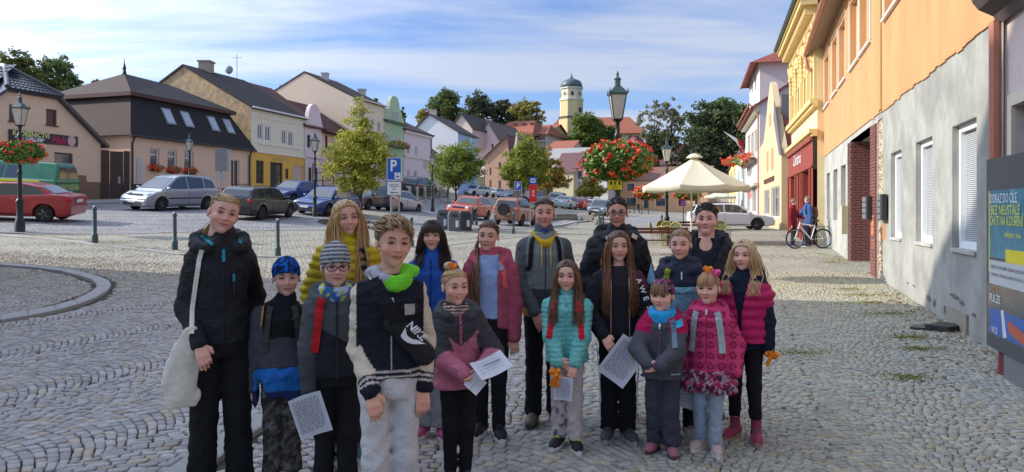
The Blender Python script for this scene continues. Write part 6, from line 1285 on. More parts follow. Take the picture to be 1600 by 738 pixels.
 def decal(s,txt,x,z,size,col,rot=0,shear=0,name='lettering'):
  v,f=textmesh(txt,size*s.H,shear);cr,sr=math.cos(rot),math.sin(rot);vs=[]
  for a,b,_ in v:xx=x*s.H+a*cr-b*sr;zz=z*s.H+a*sr+b*cr;vs.append((xx,s.surf(xx,zz)-.004,zz))
  return meshobj(name,vs,f,mat('decal_%d'%int(col[0]*100+col[2]*10),col,var=0),s.root)
 def scarf(s,col,r=.06,th=.022,dz=.0,vee=.0,name='neck_scarf',m=None,ht=.03):
  H=s.H;S_=Sdf();c=np.array([s.head[0]*.7,s.head[1]*.5+.004,s.sz+.052*H+dz])
  for i,dz_ in enumerate((-ht*.5,0,ht*.5)):
   for a in np.linspace(0,2*PI,27)[:-1]:S_.ell(c+np.array([math.sin(a)*r,-math.cos(a)*r*1.0-.004*math.cos(a)-vee*.35*max(0,math.cos(a))**1.3,dz_-.012*math.cos(a)-vee*max(0,math.cos(a))**1.3]),(th,th,th*1.0),.015,0)
  b=list(S_.p);q=R.random()*9
  def ev(p,labels=False):
   d=None
   for f,k_,l_ in b:e_=f(p);d=e_ if d is None else smin(d,e_,k_)
   d=d+wob(p,60,.004,q);return(d,np.zeros(len(p),int))if labels else d
  S2=Sdf();S2.ev=ev;return s.emit(name,S2,c-np.array([.15,.18,.1+vee]),c+np.array([.15,.16,.1]),.0085,col,m)
 def hair(s,style,c1,c2,L=.4,n=170,part=0.0,mass=1,bangs=False,vol=1.0,ext=None,wave=.02,front=0.0,seed=0):
  RR=random.Random(seed+int(s.H*1000));H,hh=s.H,s.hh;S_=Sdf();hl=.27-.0*front
  v0=vol*(.975 if style in('tight','pony','bun')else 1);S_.ell((0,.065,.160),(.352*v0,.415*v0,.365*(.975 if v0!=vol else 1)),.03)
  if style in('long','bob','pony'):S_.ell((0,.18,-.08),(.30*vol,.26*vol,.34),.06)
  q_=RR.random()*9
  def keep(p):y0=p[:,1]+.95*p[:,2]-.012-front+.05*np.abs(p[:,0]);return-(y0)/1.41
  def ev(p,labels=False):
   d=None
   for f,k_,l_ in S_.p:e_=f(p);d=e_ if d is None else smin(d,e_,k_)
   d=d+(.010*np.sin(p[:,0]*46+4*np.sin(p[:,1]*9+q_))+wob(p,26,.014,q_))*(.25 if style in('tight','pony')else.7);d=np.maximum(d,keep(p));d=np.maximum(d,-.42-p[:,2])if style in('long','bob','pony')else np.maximum(d,-.22-.15*(p[:,1]>.3)-p[:,2]);return(d,np.zeros(len(p),int))if labels else d
  S2=Sdf();S2.ev=ev;V,Fc=S2.mesh((-.48,-.48,-.5),(.48,.62,.62),.027);VV=[s.hp(V)];FF=[Fc];n0=len(V);t=np.array([RR.random()for _ in range(1)]);CCs=[np.array(c1)[None]*(1-.5*(np.sin(V[:,:1]*60)*.5+.5))+np.array(c2)[None]*.5*(np.sin(V[:,:1]*60)*.5+.5)]
  def strand(pts,r0,cc,taper=.3,ns=5):
   nonlocal n0
   mb=MB();m_=len(pts);mb.tube([tuple(p)for p in pts],[r0*(1 if i<m_*.5 else 1-(1-taper)*(i-m_*.5)/(m_*.5))for i in range(m_)],ns);VV.append(np.array([tuple(v)for v in mb.v]));ff=[]
   for f in mb.f:
    if len(f)==4:ff.append(f)
   FF.append(np.array(ff)+n0);CCs.append(np.tile(np.array(cc),(len(mb.v),1)));n0+=len(mb.v)
  def mixc():t_=RR.random();sc=RR.uniform(.75,1.25);return tuple((c1[i]*(1-t_)+c2[i]*t_)*sc*(1.12,.98,.80)[i]for i in range(3))
  if style in('short','messy'):
   for i in range(n):
    a=RR.uniform(-PI,PI);el=RR.uniform(.15,1.5);d=np.array([math.cos(a)*math.cos(el),math.sin(a)*math.cos(el),math.sin(el)])
    p=np.array([0,.065,.165])+d*np.array([.36,.42,.37])*vol
    if p[1]+p[2]*1.0<.03:continue
    tv=np.array([.5*RR.uniform(-1,1)+.35,-1+.3*RR.random(),.12]);tv=tv-d*(tv@d);tv=norm(tv)*L*RR.uniform(.5,1);pts=[p-d*.02,p+tv*.4+d*.035,p+tv*.8+d*.025-np.array([0,0,.01]),p+tv*1.1-np.array([0,0,.02])];strand(s.hp(pts),.018*hh,mixc(),.3,4)
  if style in('long','bob'):
   for i in range(int(n*3.0)):
    az=RR.uniform(-1,1)*math.radians(140);sd=1 if az>0 else-1;fr=abs(az)/math.radians(140) # 0 at the back, 1 at the temples
    dx,dy=math.sin(az),math.cos(az);r=RR.uniform(.95,1.08)*vol
    p0=np.array([part+sd*.02,.07-.34*fr+.1*(1-fr),.525-.06*fr]);p1=np.array([dx*.30*r+sd*.04*fr,.07+dy*.32*r-.01,.38]);p2=np.array([dx*.375*r+sd*.07*fr,.07+dy*.41*r,.08]);ll=L*RR.uniform(.82,1.05);wv=RR.uniform(-1,1)*wave/hh
    p3=np.array([dx*(.39*r)+wv,.09+dy*.40*r,-.22]);A_=s.hp([p0,p1,p2,p3]);pts=[A_[0],A_[1],A_[2],A_[3]];ph=RR.random()*6;zt_=A_[3][2];endz=s.head[2]+.5*hh-ll;nseg=7
    for j in range(1,nseg+1):
     tt=j/nseg;z=zt_+(endz-zt_)*tt;x=A_[3][0]*(1+(.10+.3*math.sin(ph*3))*tt)+math.sin(ph+tt*7)*wave*tt**.5;y=A_[3][1]*(1-.15*tt)+(-.012 if fr>.60 else.02)*tt
     if fr>.60 and z<s.sz+.08*H: # falls over the chest
      y=s.surf(x,z)-RR.uniform(.004,.022)if hasattr(s,'topsdf')and abs(x)<s.cw*1.1 else y
     elif z<s.sz+.08*H:y=max(y,.085*H)
     pts.append(np.array([x,y,z]))
    if pts[-1][2]>zt_:pts=pts[:4]
    # smooth
    for _ in range(2):pts=[pts[0]]+[(pts[j-1]+2*pts[j]+pts[j+1])/4 for j in range(1,len(pts)-1)]+[pts[-1]]
    strand(pts,RR.uniform(.0055,.011)*hh*1.15,mixc(),.35,3)
  if style in('pony','bun','tight'):
   for i in range(int(n*3.0)):
    az=RR.uniform(-PI,PI);dx,dy=math.sin(az),-math.cos(az);z0=.30 if dy<-.3 else(.05 if dy<.4 else-.2);p0=np.array([0,.065,.165])+np.array([dx*.35,dy*.405,0])*math.sqrt(max(0,1-((z0-.165)/.37)**2));p0[2]=z0
    tgt=np.array([0,.44,.12])if style!='top' else np.array([0,.1,.55]);m1=(p0*.6+tgt*.4);dd=m1-np.array([0,.065,.165]);m1=np.array([0,.065,.165])+norm(dd)*np.array([.375,.435,.385]);m2=(p0*.25+tgt*.75);dd=m2-np.array([0,.065,.165]);m2=np.array([0,.065,.165])+norm(dd)*np.array([.375,.435,.385]);strand(s.hp([p0,m1*.985+np.array([0,0,.002]),m2*.985,tgt]),.0085*hh,mixc(),.8,3)
  if ext:ext(strand,mixc,RR)
  if bangs:
   for i in range(46):
    x=RR.uniform(-.26,.26);top_=np.array([x*.5,-.10,.50]);m1=np.array([x*.9,-.325*math.sqrt(max(.1,1-(x/.42)**2))-.01,.33]);lo_=np.array([x*1.1+RR.gauss(0,.01),-.375*math.sqrt(max(.1,1-(x/.42)**2)),(bangs if bangs is not True else.09)+RR.uniform(-.02,.03)]);strand(s.hp([top_,m1,(m1+lo_)/2-np.array([0,.02,0]),lo_]),.020*hh,mixc(),.5)
  return meshobj('hair',np.concatenate(VV),np.concatenate(FF),M_hair,s.root,True,cols=np.concatenate(CCs))
 def hat(s,col,low=.10,vol=1.06,th=.05,name='beanie',m=None,back=-.12,top=.0):
  S_=Sdf();S_.ell((0,.06,.15+top*.5),(.335*vol+th*.5,.395*vol+th*.5,.35*vol+th+top),.03);q=R.random()*9
  def ev(p,labels=False):
   d=S_.p[0][0](p)+wob(p,20,.012,q);d=np.maximum(d,(low+(back-low)*np.clip((p[:,1]+.3)/.6,0,1))-p[:,2]);return(d,np.zeros(len(p),int))if labels else d
  S2=Sdf();S2.ev=ev;V,Fc=S2.mesh((-.55,-.55,-.3),(.55,.62,.75),.024);c=col(V)if callable(col)else np.tile(np.array(col),(len(V),1));return meshobj(name,s.hp(V),Fc,m or M_knit,s.root,True,cols=c)
 def sheet(s,c,w,h,rot=0,tilt=0,yawl=0,name='paper_sheet',lines=12,label=None,big=None):
  """printed sheet held in a hand: its own top-level thing"""
  O=Vector(np.array(c)*s.H);M=Matrix.Rotation(yawl,4,'Z')@Matrix.Rotation(tilt,4,'X')@Matrix.Rotation(rot,4,'Y');n=6;mb=MB();vs=[]
  for i in range(n+1):
   for j in range(3):u=(i/n-.5)*w;v=(j/2-.5)*h;vs.append(tuple(M@Vector((u,.012*math.sin(i/n*PI*1.2),v))))
  fs=[(i*3+j,i*3+j+1,i*3+j+4,i*3+j+3)for i in range(n)for j in range(2)]
  W4=Matrix.Translation(s.base)@Matrix.Rotation(s.yaw,4,'Z');o=meshobj(name,vs,fs,M_paper);o.location=W4@O;o.rotation_euler=(0,0,s.yaw);tag(o,label,'sheet of paper');md=o.modifiers.new('t','SOLIDIFY');md.thickness=.0012
  mb=MB();rr=random.Random(int(w*1000)+lines)
  for i in range(lines):
   v=h*.40-i*(h*.8/lines);a,b=-w*.40,w*(.40-.15*rr.random()*(rr.random()>.6));x=a
   while x<b:q=min(b,x+rr.uniform(.008,.03));mb.add([tuple(M@Vector((x,-.0035,v))),tuple(M@Vector((q,-.0035,v))),tuple(M@Vector((q,-.0035,v+h*.014+.001))),tuple(M@Vector((x,-.0035,v+h*.014+.001)))],[(0,1,2,3)]);x=q+.006
  if big:mb.add([tuple(M@Vector(q))for q in((-w*.2,-.004,h*.05),(w*.3,-.004,h*.05),(w*.3,-.004,h*.12),(-w*.2,-.004,h*.12))],[(0,1,2,3)])
  p_=mb.build('printed_text',M_print,o);p_['kind']='stuff';return o
def hh_(s):return s.hh
def bow(P_,c,col,label,r=.05,n=7,tails=3,cat='ribbon',name='orange_ribbon'):
 """crumpled ribbon tied at point c (local, units of H)"""
 W4=Matrix.Translation(P_.base)@Matrix.Rotation(P_.yaw,4,'Z');mb=MB();O=Vector(np.array(c)*P_.H)
 for i in range(n):
  a=R.random()*2*PI;e=R.uniform(-.5,.8);d=Vector((math.cos(a)*math.cos(e),math.sin(a)*.6,math.sin(e)))*r;p=d.orthogonal().normalized()*r*.28;pts=[Vector(),d*.5+Vector((0,0,r*.2)),d,d*.6-Vector((0,0,r*.25)),Vector()]
  for q,t in zip(pts[:-1],pts[1:]):mb.add([q-p,q+p,t+p,t-p],[(0,1,2,3)])
 for i in range(tails):
  x=R.uniform(-.6,.6)*r;p=Vector((r*.2,.004,0));pts=[Vector(),Vector((x*.5,-r*.3,-r*.5)),Vector((x,-r*.2,-r*1.1)),Vector((x*1.4,-r*.1,-r*1.7*R.uniform(.7,1.2)))]
  for q,t in zip(pts[:-1],pts[1:]):mb.add([q-p,q+p,t+p,t-p],[(0,1,2,3)])
 o=mb.build(name,mat('ribbon_%d'%int(col[1]*100),col,rough=.6,var=.15));o.location=W4@O;o.rotation_euler=(0,0,P_.yaw);md=o.modifiers.new('t','SOLIDIFY');md.thickness=.003;return tag(o,label,cat)
def pat(V,f,s=0,sc=(1,1,1)):
 x,y,z=V[:,0]*f*sc[0]+s,V[:,1]*f*sc[1]-s*.6,V[:,2]*f*sc[2]+s*1.7
 return np.sin(x+1.7*np.sin(z*.8+s))*.5+np.sin(z*1.3+1.4*np.sin(x*1.1-y))*.5+.5*np.sin(2.3*x-1.9*z+2*np.sin(y*1.3+z))
def full(V,c):return np.tile(np.array(c,float),(len(V),1))
def where(m,a,b):return np.where(m[:,None],a,b)
def backpack(P_,col,strapc,label,xs=(-.075,.075),body=True,w=.028,z1=.66,parent=None,top=.80):
 r=empty('backpack',P_.base,label,'backpack',rz=P_.yaw);H=P_.H
 for x in xs:sg=1 if x>0 else-1;x=x*.80;P_.ribbon([(x*.80,P_.sz/H+.036),(x*.92,P_.sz/H+.012),(x,P_.sz/H-.03),(x*1.05,.70),(x*1.22,z1)],w*.85,strapc,'strap',.002,th=.008,n=18,parent=r)
 if body:
  S_=Sdf();S_.loft([(.56*H,.085*H,.04*H,0,.135*H),(.62*H,.095*H,.055*H,0,.145*H),(.72*H,.095*H,.055*H,0,.145*H),(.80*H,.075*H,.04*H,0,.135*H)],.02);V,Fc=S_.mesh((-.12*H,.05*H,.53*H),(.12*H,.24*H,.84*H),.014);meshobj('bag',V,Fc,M_cloth,r,True,cols=full(V,col))
 return r
BLK=(.014,.014,.017);DGR=(.045,.047,.052);KW=dict
# 1 tall young woman in black
P1=Person('tall young woman in black softshell jacket and black trousers with cream tote bag',345,4.1,1.655,hyaw=8,hroll=13,hx=.012,bw=.91,pole=.5,stance=.060,armL=(-.072,-.09,.515),armR=(.155,.06,.50),nohandR=1,smile=1.2,chub=.015,squint=.7,brow=(.22,.13,.07),browname='fair',skin=(.56,.30,.215),yaw=4)
P1.top(BLK,.50,.017,fold=.006,hood=True,m=M_shell,collar=.04);P1.pants((.016,.016,.018),wide=.044*1.655,knee=.042*1.655,t=.012,ankle=.03,fold=.008,top=.56);P1.shoes(BLK)
def ext1(strand,mixc,RR):
 for i in range(60):
  sd=-1 if i%2 else 1;q=RR.uniform(-.04,.04);strand(P1.hp([(sd*(.20+q),-.10,.44),(sd*(.325+q*.3),-.05,.22),(sd*(.335+q*.2),.10,.02),(sd*.26,.30,-.12),(sd*.06,.42,-.18)]),.011*P1.hh,mixc(),.7,3)
 for i in range(60):
  x=RR.gauss(0,.05);strand(P1.hp([(x*.4,.40,-.10),(x-.10,.44,-.30),(x*1.3-.20,.40,-.55),(x-.22,.36,-.85)]),.011*P1.hh,mixc(),.3,3)
P1.hair('tight',(.30,.20,.10),(.56,.42,.24),n=240,front=.035,vol=.985,ext=ext1)
TEAL=(.03,.28,.36);P1.zipper(.50,.80,(.03,.03,.035));P1.ribbon([(.004,.815),(.004,.775)],.010,TEAL,'zip_pull',.008,n=4);P1.ribbon([(.035,.735),(.035,.71)],.008,TEAL,'zip_pull',.008,n=4);P1.ribbon([(.035,.735),(.035,.66)],.004,DGR,'pocket_zip',.004,n=6)
P1.ribbon([(-.062,.862),(-.040,.842),(-.03,.832)],.010,TEAL,'hood_trim',.012,n=5);P1.ribbon([(.060,.848),(.055,.835)],.010,TEAL,'hood_trim',.012,n=3)
tb=empty('tote_bag',P1.base,'cream cotton tote bag hanging from the tall woman\'s shoulder','bag',rz=P1.yaw);CRM=(.78,.72,.60)
P1.ribbon([(-.062,.815),(-.070,.78),(-.078,.72),(-.090,.62),(-.094,.55)],.014,CRM,'strap',.004,th=.006,parent=tb)
S_=Sdf();H=1.655;S_.loft([(.315*H,.040*H,.014*H,-.128*H,-.075*H),(.34*H,.052*H,.020*H,-.124*H,-.075*H),(.40*H,.056*H,.022*H,-.122*H,-.075*H),(.46*H,.050*H,.020*H,-.118*H,-.075*H),(.53*H,.028*H,.010*H,-.105*H,-.078*H),(.57*H,.014*H,.006*H,-.095*H,-.085*H)],.02)
b0=S_.p[0][0];S_.p[0]=(lambda p:b0(p)+wob(p*np.array([2,1,.8]),24,.007,2),.02,0);V,Fc=S_.mesh((-.36,-.25,.48),(-.08,.0,.98),.008);meshobj('bag',V,Fc,M_cloth,tb,True,cols=full(V,CRM))
# 3 woman in yellow puffer
YEL=(.56,.40,.012);P3=Person('smiling woman with long wavy blond hair in mustard yellow quilted jacket',543,4.65,1.63,hyaw=12,hroll=-6,smile=1,teeth=1,squint=.5,armL=(-.19,.02,.50),skin=(.56,.29,.20),brow=(.20,.12,.06),browname='fair',hx=-.004)
P3.top(YEL,.47,.026,puff=.016,pf=58,fold=.004,m=M_shell);P3.pants((.03,.035,.05));P3.shoes((.05,.12,.12),sole=(.5,.5,.5))
P3.hair('long',(.36,.22,.09),(.72,.50,.26),L=.62,n=230,part=.02,vol=1.12,wave=.030,seed=3);backpack(P3,BLK,BLK,'black backpack on the blond woman in yellow',z1=.62)
# 2 boy with blue camouflage cap
def c2(V,l):
 g_=full(V,(.075,.075,.085));x,z=V[:,0],V[:,2];blk=((np.abs(x)<.105)&(z>.86-.25*np.abs(x))&(l<1))|(l==6);return where(blk,full(V,BLK),g_)
P2=Person('boy with blue camouflage cap, black and grey jacket and camouflage trousers',441,4.2,1.285,hyaw=4,armL=(-.130,-.01,.445),armR=(.155,.02,.46),nohandR=1,lip=(.50,.24,.20),eye=(.09,.14,.20),hx=.022,skin=(.55,.30,.21),bw=1.1)
P2.top(c2,.53,.016,fold=.006)
def camo(cs,f=34,s=0):
 def q(V,l=None):a,b=pat(V,f,s),pat(V,f*1.1,s+3);r_=full(V,cs[0]);r_=where(a>.25,full(V,cs[1]),r_);r_=where(b>.45,full(V,cs[2]),r_);r_=where((a<-.5),full(V,cs[3]),r_);return r_
 return q
P2.pants(camo([(.10,.09,.075),(.035,.035,.035),(.17,.155,.13),(.06,.055,.05)],42),wide=.040*1.285,ankle=.06,h=.0095);P2.shoes(BLK)
P2.hair('short',(.2,.13,.07),(.32,.22,.12),n=0,vol=.96);P2.hat(camo([(.01,.10,.42),(.015,.04,.13),(.02,.20,.62),(.012,.02,.06)],13),low=.155,vol=1.04,top=.02)
P2.decal('~||:',.055,.745,.020,(.7,.7,.7));bp=backpack(P2,DGR,(.07,.06,.05),'dark backpack with orange edged straps on the camouflage cap boy',z1=.60)
P2.ribbon([(-.078,.80),(-.088,.72)],.006,(.65,.28,.06),'strap_trim',.024,parent=bp,n=6)
# blue jacket tied round his waist
jb=empty('waist_jacket',P2.base,'blue jacket tied round the camouflage boy\'s waist','jacket',rz=P2.yaw);S_=Sdf();H=P2.H;BL=(.012,.16,.50)
for a in np.linspace(0,2*PI,21)[:-1]:S_.ell((math.sin(a)*.105*H,-math.cos(a)*.078*H,.500*H+.012*math.cos(a)),(.026,.024,.030),.03)
S_.ell((-.042*H,-.080*H,.455*H),(.046,.016,.070),.05);S_.ell((.045*H,-.080*H,.440*H),(.060,.016,.085),.05);S_.ell((.0,-.095*H,.500*H),(.028,.022,.026),.01);S_.ell((-.112*H,-.01*H,.425*H),(.020,.045,.10),.03);S_.ell((.112*H,.0,.42*H),(.020,.05,.10),.03)
bs=list(S_.p)
def evj(p,labels=False):
 d=None
 for f,k_,l_ in bs:e_=f(p);d=e_ if d is None else smin(d,e_,k_)
 d=d+wob(p,45,.006,1);return(d,np.zeros(len(p),int))if labels else d
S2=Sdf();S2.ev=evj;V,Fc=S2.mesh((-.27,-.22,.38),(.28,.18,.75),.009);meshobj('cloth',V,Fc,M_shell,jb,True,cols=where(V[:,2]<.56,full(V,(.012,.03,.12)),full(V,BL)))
# 4 boy with striped beanie and glasses
def c4(V,l):
 g_=full(V,(.085,.088,.095));z=V[:,2];lim=.90-.55*V[:,0];r_=where((z<lim*1.0)&(l==0),full(V,(.022,.023,.028)),g_);r_=where((l>=3)&(z<.80),full(V,(.06,.06,.065)),r_);return r_
P4=Person('boy in grey striped beanie and dark glasses holding a printed sheet',524,3.95,1.37,yaw=5,footR=-.05,hyaw=3,glasses=1,armL=(-.105,-.05,.455),armR=(.16,.04,.47),nohandR=1,handL='',skin=(.58,.32,.24),eye=(.10,.12,.14),chub=.01)
P4.top(c4,.50,.018,fold=.007,hood=True);P4.pants(BLK,wide=.036*1.37);P4.shoes(BLK);P4.zipper(.50,.80,(.03,.03,.03))
P4.hair('short',(.25,.2,.14),(.4,.32,.22),n=0,vol=.96);P4.hat(lambda V:where(np.sin((V[:,2]+.12*V[:,1])*62)>.15,full(V,(.50,.50,.48)),full(V,(.13,.135,.15))),low=.125,vol=1.05,top=.05,back=-.28)
P4.scarf(lambda V,l:np.clip(where(pat(V,45,2)>.2,full(V,(.04,.12,.32)),where(pat(V,40,5)>.3,full(V,(.45,.50,.05)),full(V,(.42,.50,.58)))),0,1),r=.062,th=.024,ht=.03)
b4=backpack(P4,(.5,.02,.02),(.50,.02,.02),'red backpack strap on the boy with striped beanie',xs=(-.085,),z1=.60,w=.034,body=False)
P4.sheet((-.10,-.11,.375),.165,.225,rot=-.30,tilt=.12,label='tilted white printed sheet held by the boy with glasses',lines=16)
P4.ribbon([(.088,.77),(.086,.70)],.030,(.45,.45,.45),'badge',.006,n=5);P4.ribbon([(.085,.745),(.085,.705)],.014,(.65,.22,.05),'badge_print',.012,n=4)
# 5 letterman jacket boy
def c5(V,l):
 CR=full(V,(.66,.55,.42));B_=full(V,(.014,.015,.022));r_=where(l>=1,CR,B_);sl=(l==1)|(l==2);r_=where(sl&(np.abs(V[:,0])<.155*1),B_,r_);z=V[:,2]
 hemb=(z<.845)&(l==0);st=hemb&(((z>.800)&(z<.812))|((z>.822)&(z<.834)));r_=where(hemb,B_,r_);r_=where(st,full(V,(.6,.55,.48)),r_)
 for q in(3,4):
  w=P5.arm[-1 if q==3 else 1][2];e=P5.arm[-1 if q==3 else 1][1];d=norm(w-e);t=(V-w)@d;m=(l==q)&(t>-.055);r_=where(m,B_,r_);r_=where(m&(((t>-.045)&(t<-.034))|((t>-.022)&(t<-.011))),full(V,(.6,.55,.48)),r_)
 return where(l>=6,B_,r_)
P5=Person('boy with wavy hair in black and cream varsity jacket and pale grey joggers',609,3.45,1.525,yaw=4,footL=-.05,hyaw=12,hroll=4,hx=.016,armL=(-.060,-.075,.492),armR=(.100,-.02,.485),skin=(.52,.27,.18),squint=.62,stance=.044,brow=(.16,.09,.05),browname='mid',bw=.88,pole=.30,lean=0,hh=.232)
P5.top(c5,.52,.020,fold=.010,cuff=1,collar=.0,h=.0085);P5.pants((.60,.58,.57),t=.015,wide=.040*1.525,knee=.034*1.525,ankle=.05,fold=.010,top=.555);P5.shoes((.5,.5,.5));P5.zipper(.54,.75,(.35,.35,.35),w=.004)
P5.hair('messy',(.13,.085,.045),(.40,.29,.17),L=.20,n=420,vol=1.05,seed=5)
hd=P5.scarf(lambda V,l:where(V[:,0]>-.012+.02*np.sin(V[:,2]*60),full(V,(.20,.75,.03)),full(V,(.33,.34,.37))),r=.070,th=.023,ht=.030,dz=-.004,vee=.022,name='hood',m=M_shell)
S_=Sdf();S_.ell((.080,.02,P5.sz+.090),(.058,.075,.042),.02);S_.ell((-.06,.05,P5.sz+.080),(.055,.065,.038),.02);bb=list(S_.p);V,Fc=S_.mesh((-.2,-.15,1.2),(.25,.2,1.5),.01);V=V+np.c_[wob(V,40,.006,1),wob(V,45,.006,2),wob(V,42,.006,3)];meshobj('hood',V,Fc,M_shell,P5.root,True,cols=where(V[:,0]>.0,full(V,(.20,.75,.03)),full(V,(.33,.34,.37))))
P5.ribbon([(-.070,.835),(-.045,.795),(-.015,.765)],.006,(.6,.55,.48),'collar_stripe',.008,n=8);P5.ribbon([(.0,.765),(.008,.725)],.010,(.55,.55,.52),'zip_pull',.012,n=4)
P5.ribbon([(.055,.745),(.055,.712)],.032,(.42,.40,.36),'round_patch',.004,n=5);P5.decal('COLLEGE',.055,.735,.012,(.05,.05,.05));P5.decal('NEW YORK',.055,.722,.011,(.05,.05,.05))
sb_=empty('sling_bag',P5.base,'black crossbody sling bag with white swoosh logo on the varsity jacket boy','bag',rz=P5.yaw);H=P5.H
P5.ribbon([(-.055,.82),(-.03,.77),(.0,.72),(.03,.67)],.045,BLK,'strap',.014,th=.014,parent=sb_)
S_=Sdf();yb=P5.surf(.05*H,.645*H)-.02;a0=np.array([.006*H,yb,.690*H]);a1=np.array([.098*H,yb+.015,.590*H]);S_.cone(a0,a1,.048,.055,.02,0,(1,.62,1));V,Fc=S_.mesh((-.1,yb-.12,.78),(.26,yb+.12,1.16),.008);V=V+wob(V,40,.004,3)[:,None]*np.array([0,1,0]);meshobj('pouch',V,Fc,M_shell,sb_,True,cols=full(V,BLK))
def onbag(x,z):
 ys=np.linspace(yb-.12,yb+.08,50);d=S_.ev(np.c_[np.full(50,x),ys,np.full(50,z)]);i=np.argmax(d<0);return(ys[i]if(d<0).any()else yb)-.006
def bagshape(name,vf,f,ox,oz,rot,m):
 cr,sr=math.cos(rot),math.sin(rot);vs=[]
 for a,b in vf:x=ox+a*cr-b*sr;z=oz+a*sr+b*cr;vs.append((x,onbag(x,z),z))
 meshobj(name,vs,f,m,sb_)
MW=mat('decal_white',(.72,.72,.72),var=0)
up_=[(t,.030*(1-t)**2*0+.034-.075*t+.05*t*t)for t in np.linspace(0,1,12)];sw=[];
topc=[(-.055+.0*t,.0)for t in(0,)];n=14;U_=[];L_=[]
for i in range(n+1):
 t=i/n;x=-.060+.130*t;U_.append((x,.016*(1-t)**3*1.2-.012*math.sin(PI*min(1,t*1.6))*(t<.62)+(.036*(t-.2)if t>.2 else 0)*1.0));L_.append((x,-.030*math.sin(PI*min(1,.25+t*.75))**1.2+.03*t*t*1.2+(.0 if t<1 else.0)))
L_[-1]=U_[-1];L_[0]=(U_[0][0],U_[0][1]-.006);vf=U_+L_;bagshape('swoosh',vf,[(i,i+1,n+2+i,n+1+i)for i in range(n)],.060*H,.640*H,-.78,MW)
v,f=textmesh('NIKE',.048,.25,0,.0015);bagshape('lettering',[(a,b)for a,b,_ in v],f,.073*H,.664*H,-.78,MW)
# 6 girl with dark bob in blue jacket
BLU=(.012,.085,.38);P6=Person('girl with black bob and fringe in bright blue jacket',676,5.1,1.505,yaw=-7,footL=.04,hyaw=2,smile=.7,squint=.65,skin=(.56,.31,.22),brow=(.03,.02,.018),browname='black',armL=(-.16,0,.46),armR=(.16,0,.46),chub=.008,hs=.95)
P6.top(BLU,.46,.018,fold=.005,m=M_shell);P6.pants((.30,.31,.33),wide=.052*1.5,knee=.045*1.5,ankle=.05,t=.014,fold=.009);P6.shoes((.38,.07,.17),sole=(.65,.6,.6),L=.22);P6.zipper(.5,.82,(.01,.04,.18),w=.005)
P6.hair('bob',(.016,.011,.010),(.05,.032,.025),L=.325,n=210,bangs=.10,vol=1.10,wave=.006,seed=6);backpack(P6,DGR,(.04,.04,.045),'grey backpack on the girl in the blue jacket',xs=(.085,),w=.03)
# 8 girl in pink cardigan with long ponytail over the shoulder
PK=(.44,.095,.14);P8=Person('girl in dusty pink fleece cardigan over light blue denim shirt with long brown hair',766,5.15,1.50,yaw=-6,footR=-.05,hyaw=-4,hroll=4,squint=.7,armL=(-.165,0,.46),armR=(.172,-.02,.462),skin=(.54,.29,.20),hx=-.012,hs=.97,brow=(.09,.05,.03))
P8.top(lambda V,l:where((l==0)&(np.abs(V[:,0]+.005)<.070+.0*V[:,2])&(V[:,1]<0),full(V,(.30,.40,.62)),full(V,PK)),.545,.012,fold=.005,name='denim_shirt')
P8.top(PK,.505,.024,fold=.006,hood=True,name='cardigan',m=M_knit,collar=0,neckcut=lambda p:np.maximum(np.abs(p[:,0]+.002)-(.062+.10*np.maximum(0,p[:,2]-1.12)),p[:,1]-.0))
P8.pants(BLK,wide=.026*1.5,ankle=.042,top=.56,fold=.003);P8.shoes(BLK,sole=(.68,.64,.60),L=.24,lace=(.03,.03,.03))
def ext8(strand,mixc,RR):
 hh=P8.hh
 for i in range(80):
  a=RR.uniform(-1,1);sx=RR.gauss(0,.018);pts=list(P8.hp([(-.10+.1*a,.40,.10),(-.34,.22,-.10),(-.36+.04*a,-.02,-.35)]));z0=pts[-1][2];x0=pts[-1][0]
  for j in range(1,9):t=j/8;z=z0-.50*t*RR.uniform(.97,1.03);x=x0+.010+sx*math.sin(PI*min(1,t*1.05))+.02*t+.012*math.sin(t*7);pts.append(np.array([x,P8.surf(x,z)-.018-RR.random()*.03*math.sin(PI*t),z]))
  strand(pts,RR.uniform(.0045,.0075),mixc(),.25)
P8.hair('tight',(.055,.032,.022),(.19,.11,.065),n=170,ext=ext8,vol=1.0,seed=8)
P8.ribbon([(.03,.815),(.055,.795),(.062,.775)],.022,(.40,.50,.70),'shirt_collar',.010,n=5);P8.ribbon([(-.03,.815),(-.050,.795)],.022,(.40,.50,.70),'shirt_collar',.010,n=5)
backpack(P8,(.6,.1,.1),(.75,.12,.10),'coral red backpack straps on the girl in the pink cardigan',w=.022,xs=(-.088,.088),z1=.70)
# 7 small girl pink/grey jacket
P7=Person('small smiling girl with orange hair bow in pink and dark grey jacket',716,4.22,1.235,yaw=8,hyaw=14,smile=1,teeth=1,squint=.5,armL=(.010,-.165,.535),armR=(.075,-.16,.545),handL='clasp',handR='hold',skin=(.60,.32,.23),brow=(.28,.17,.09),browname='fair',stance=.035,hx=-.02,chub=.012)
def c7(V,l):
 z,x=V[:,2],V[:,0];v_=.885-.0+.30*np.abs(x-.005)*(np.abs(x-.005)<.09)+(np.abs(x-.005)>=.09)*.03;P_=full(V,(.50,.15,.21));D_=full(V,(.040,.040,.045));r_=where((z>.80+.9*np.abs(x))&(l==0),D_,P_);r_=where((l==1)|(l==2),D_,r_);return where(l>=6,D_,r_)
P7.top(c7,.455,.024,fold=.008,flare=.030,m=M_shell,hood=True);P7.zipper(.66,.80,(.40,.10,.15),w=.012);P7.pants(BLK,wide=.026*1.235,ankle=.05,fold=.004,t=.008);P7.shoes(BLK,sole=(.7,.7,.68))
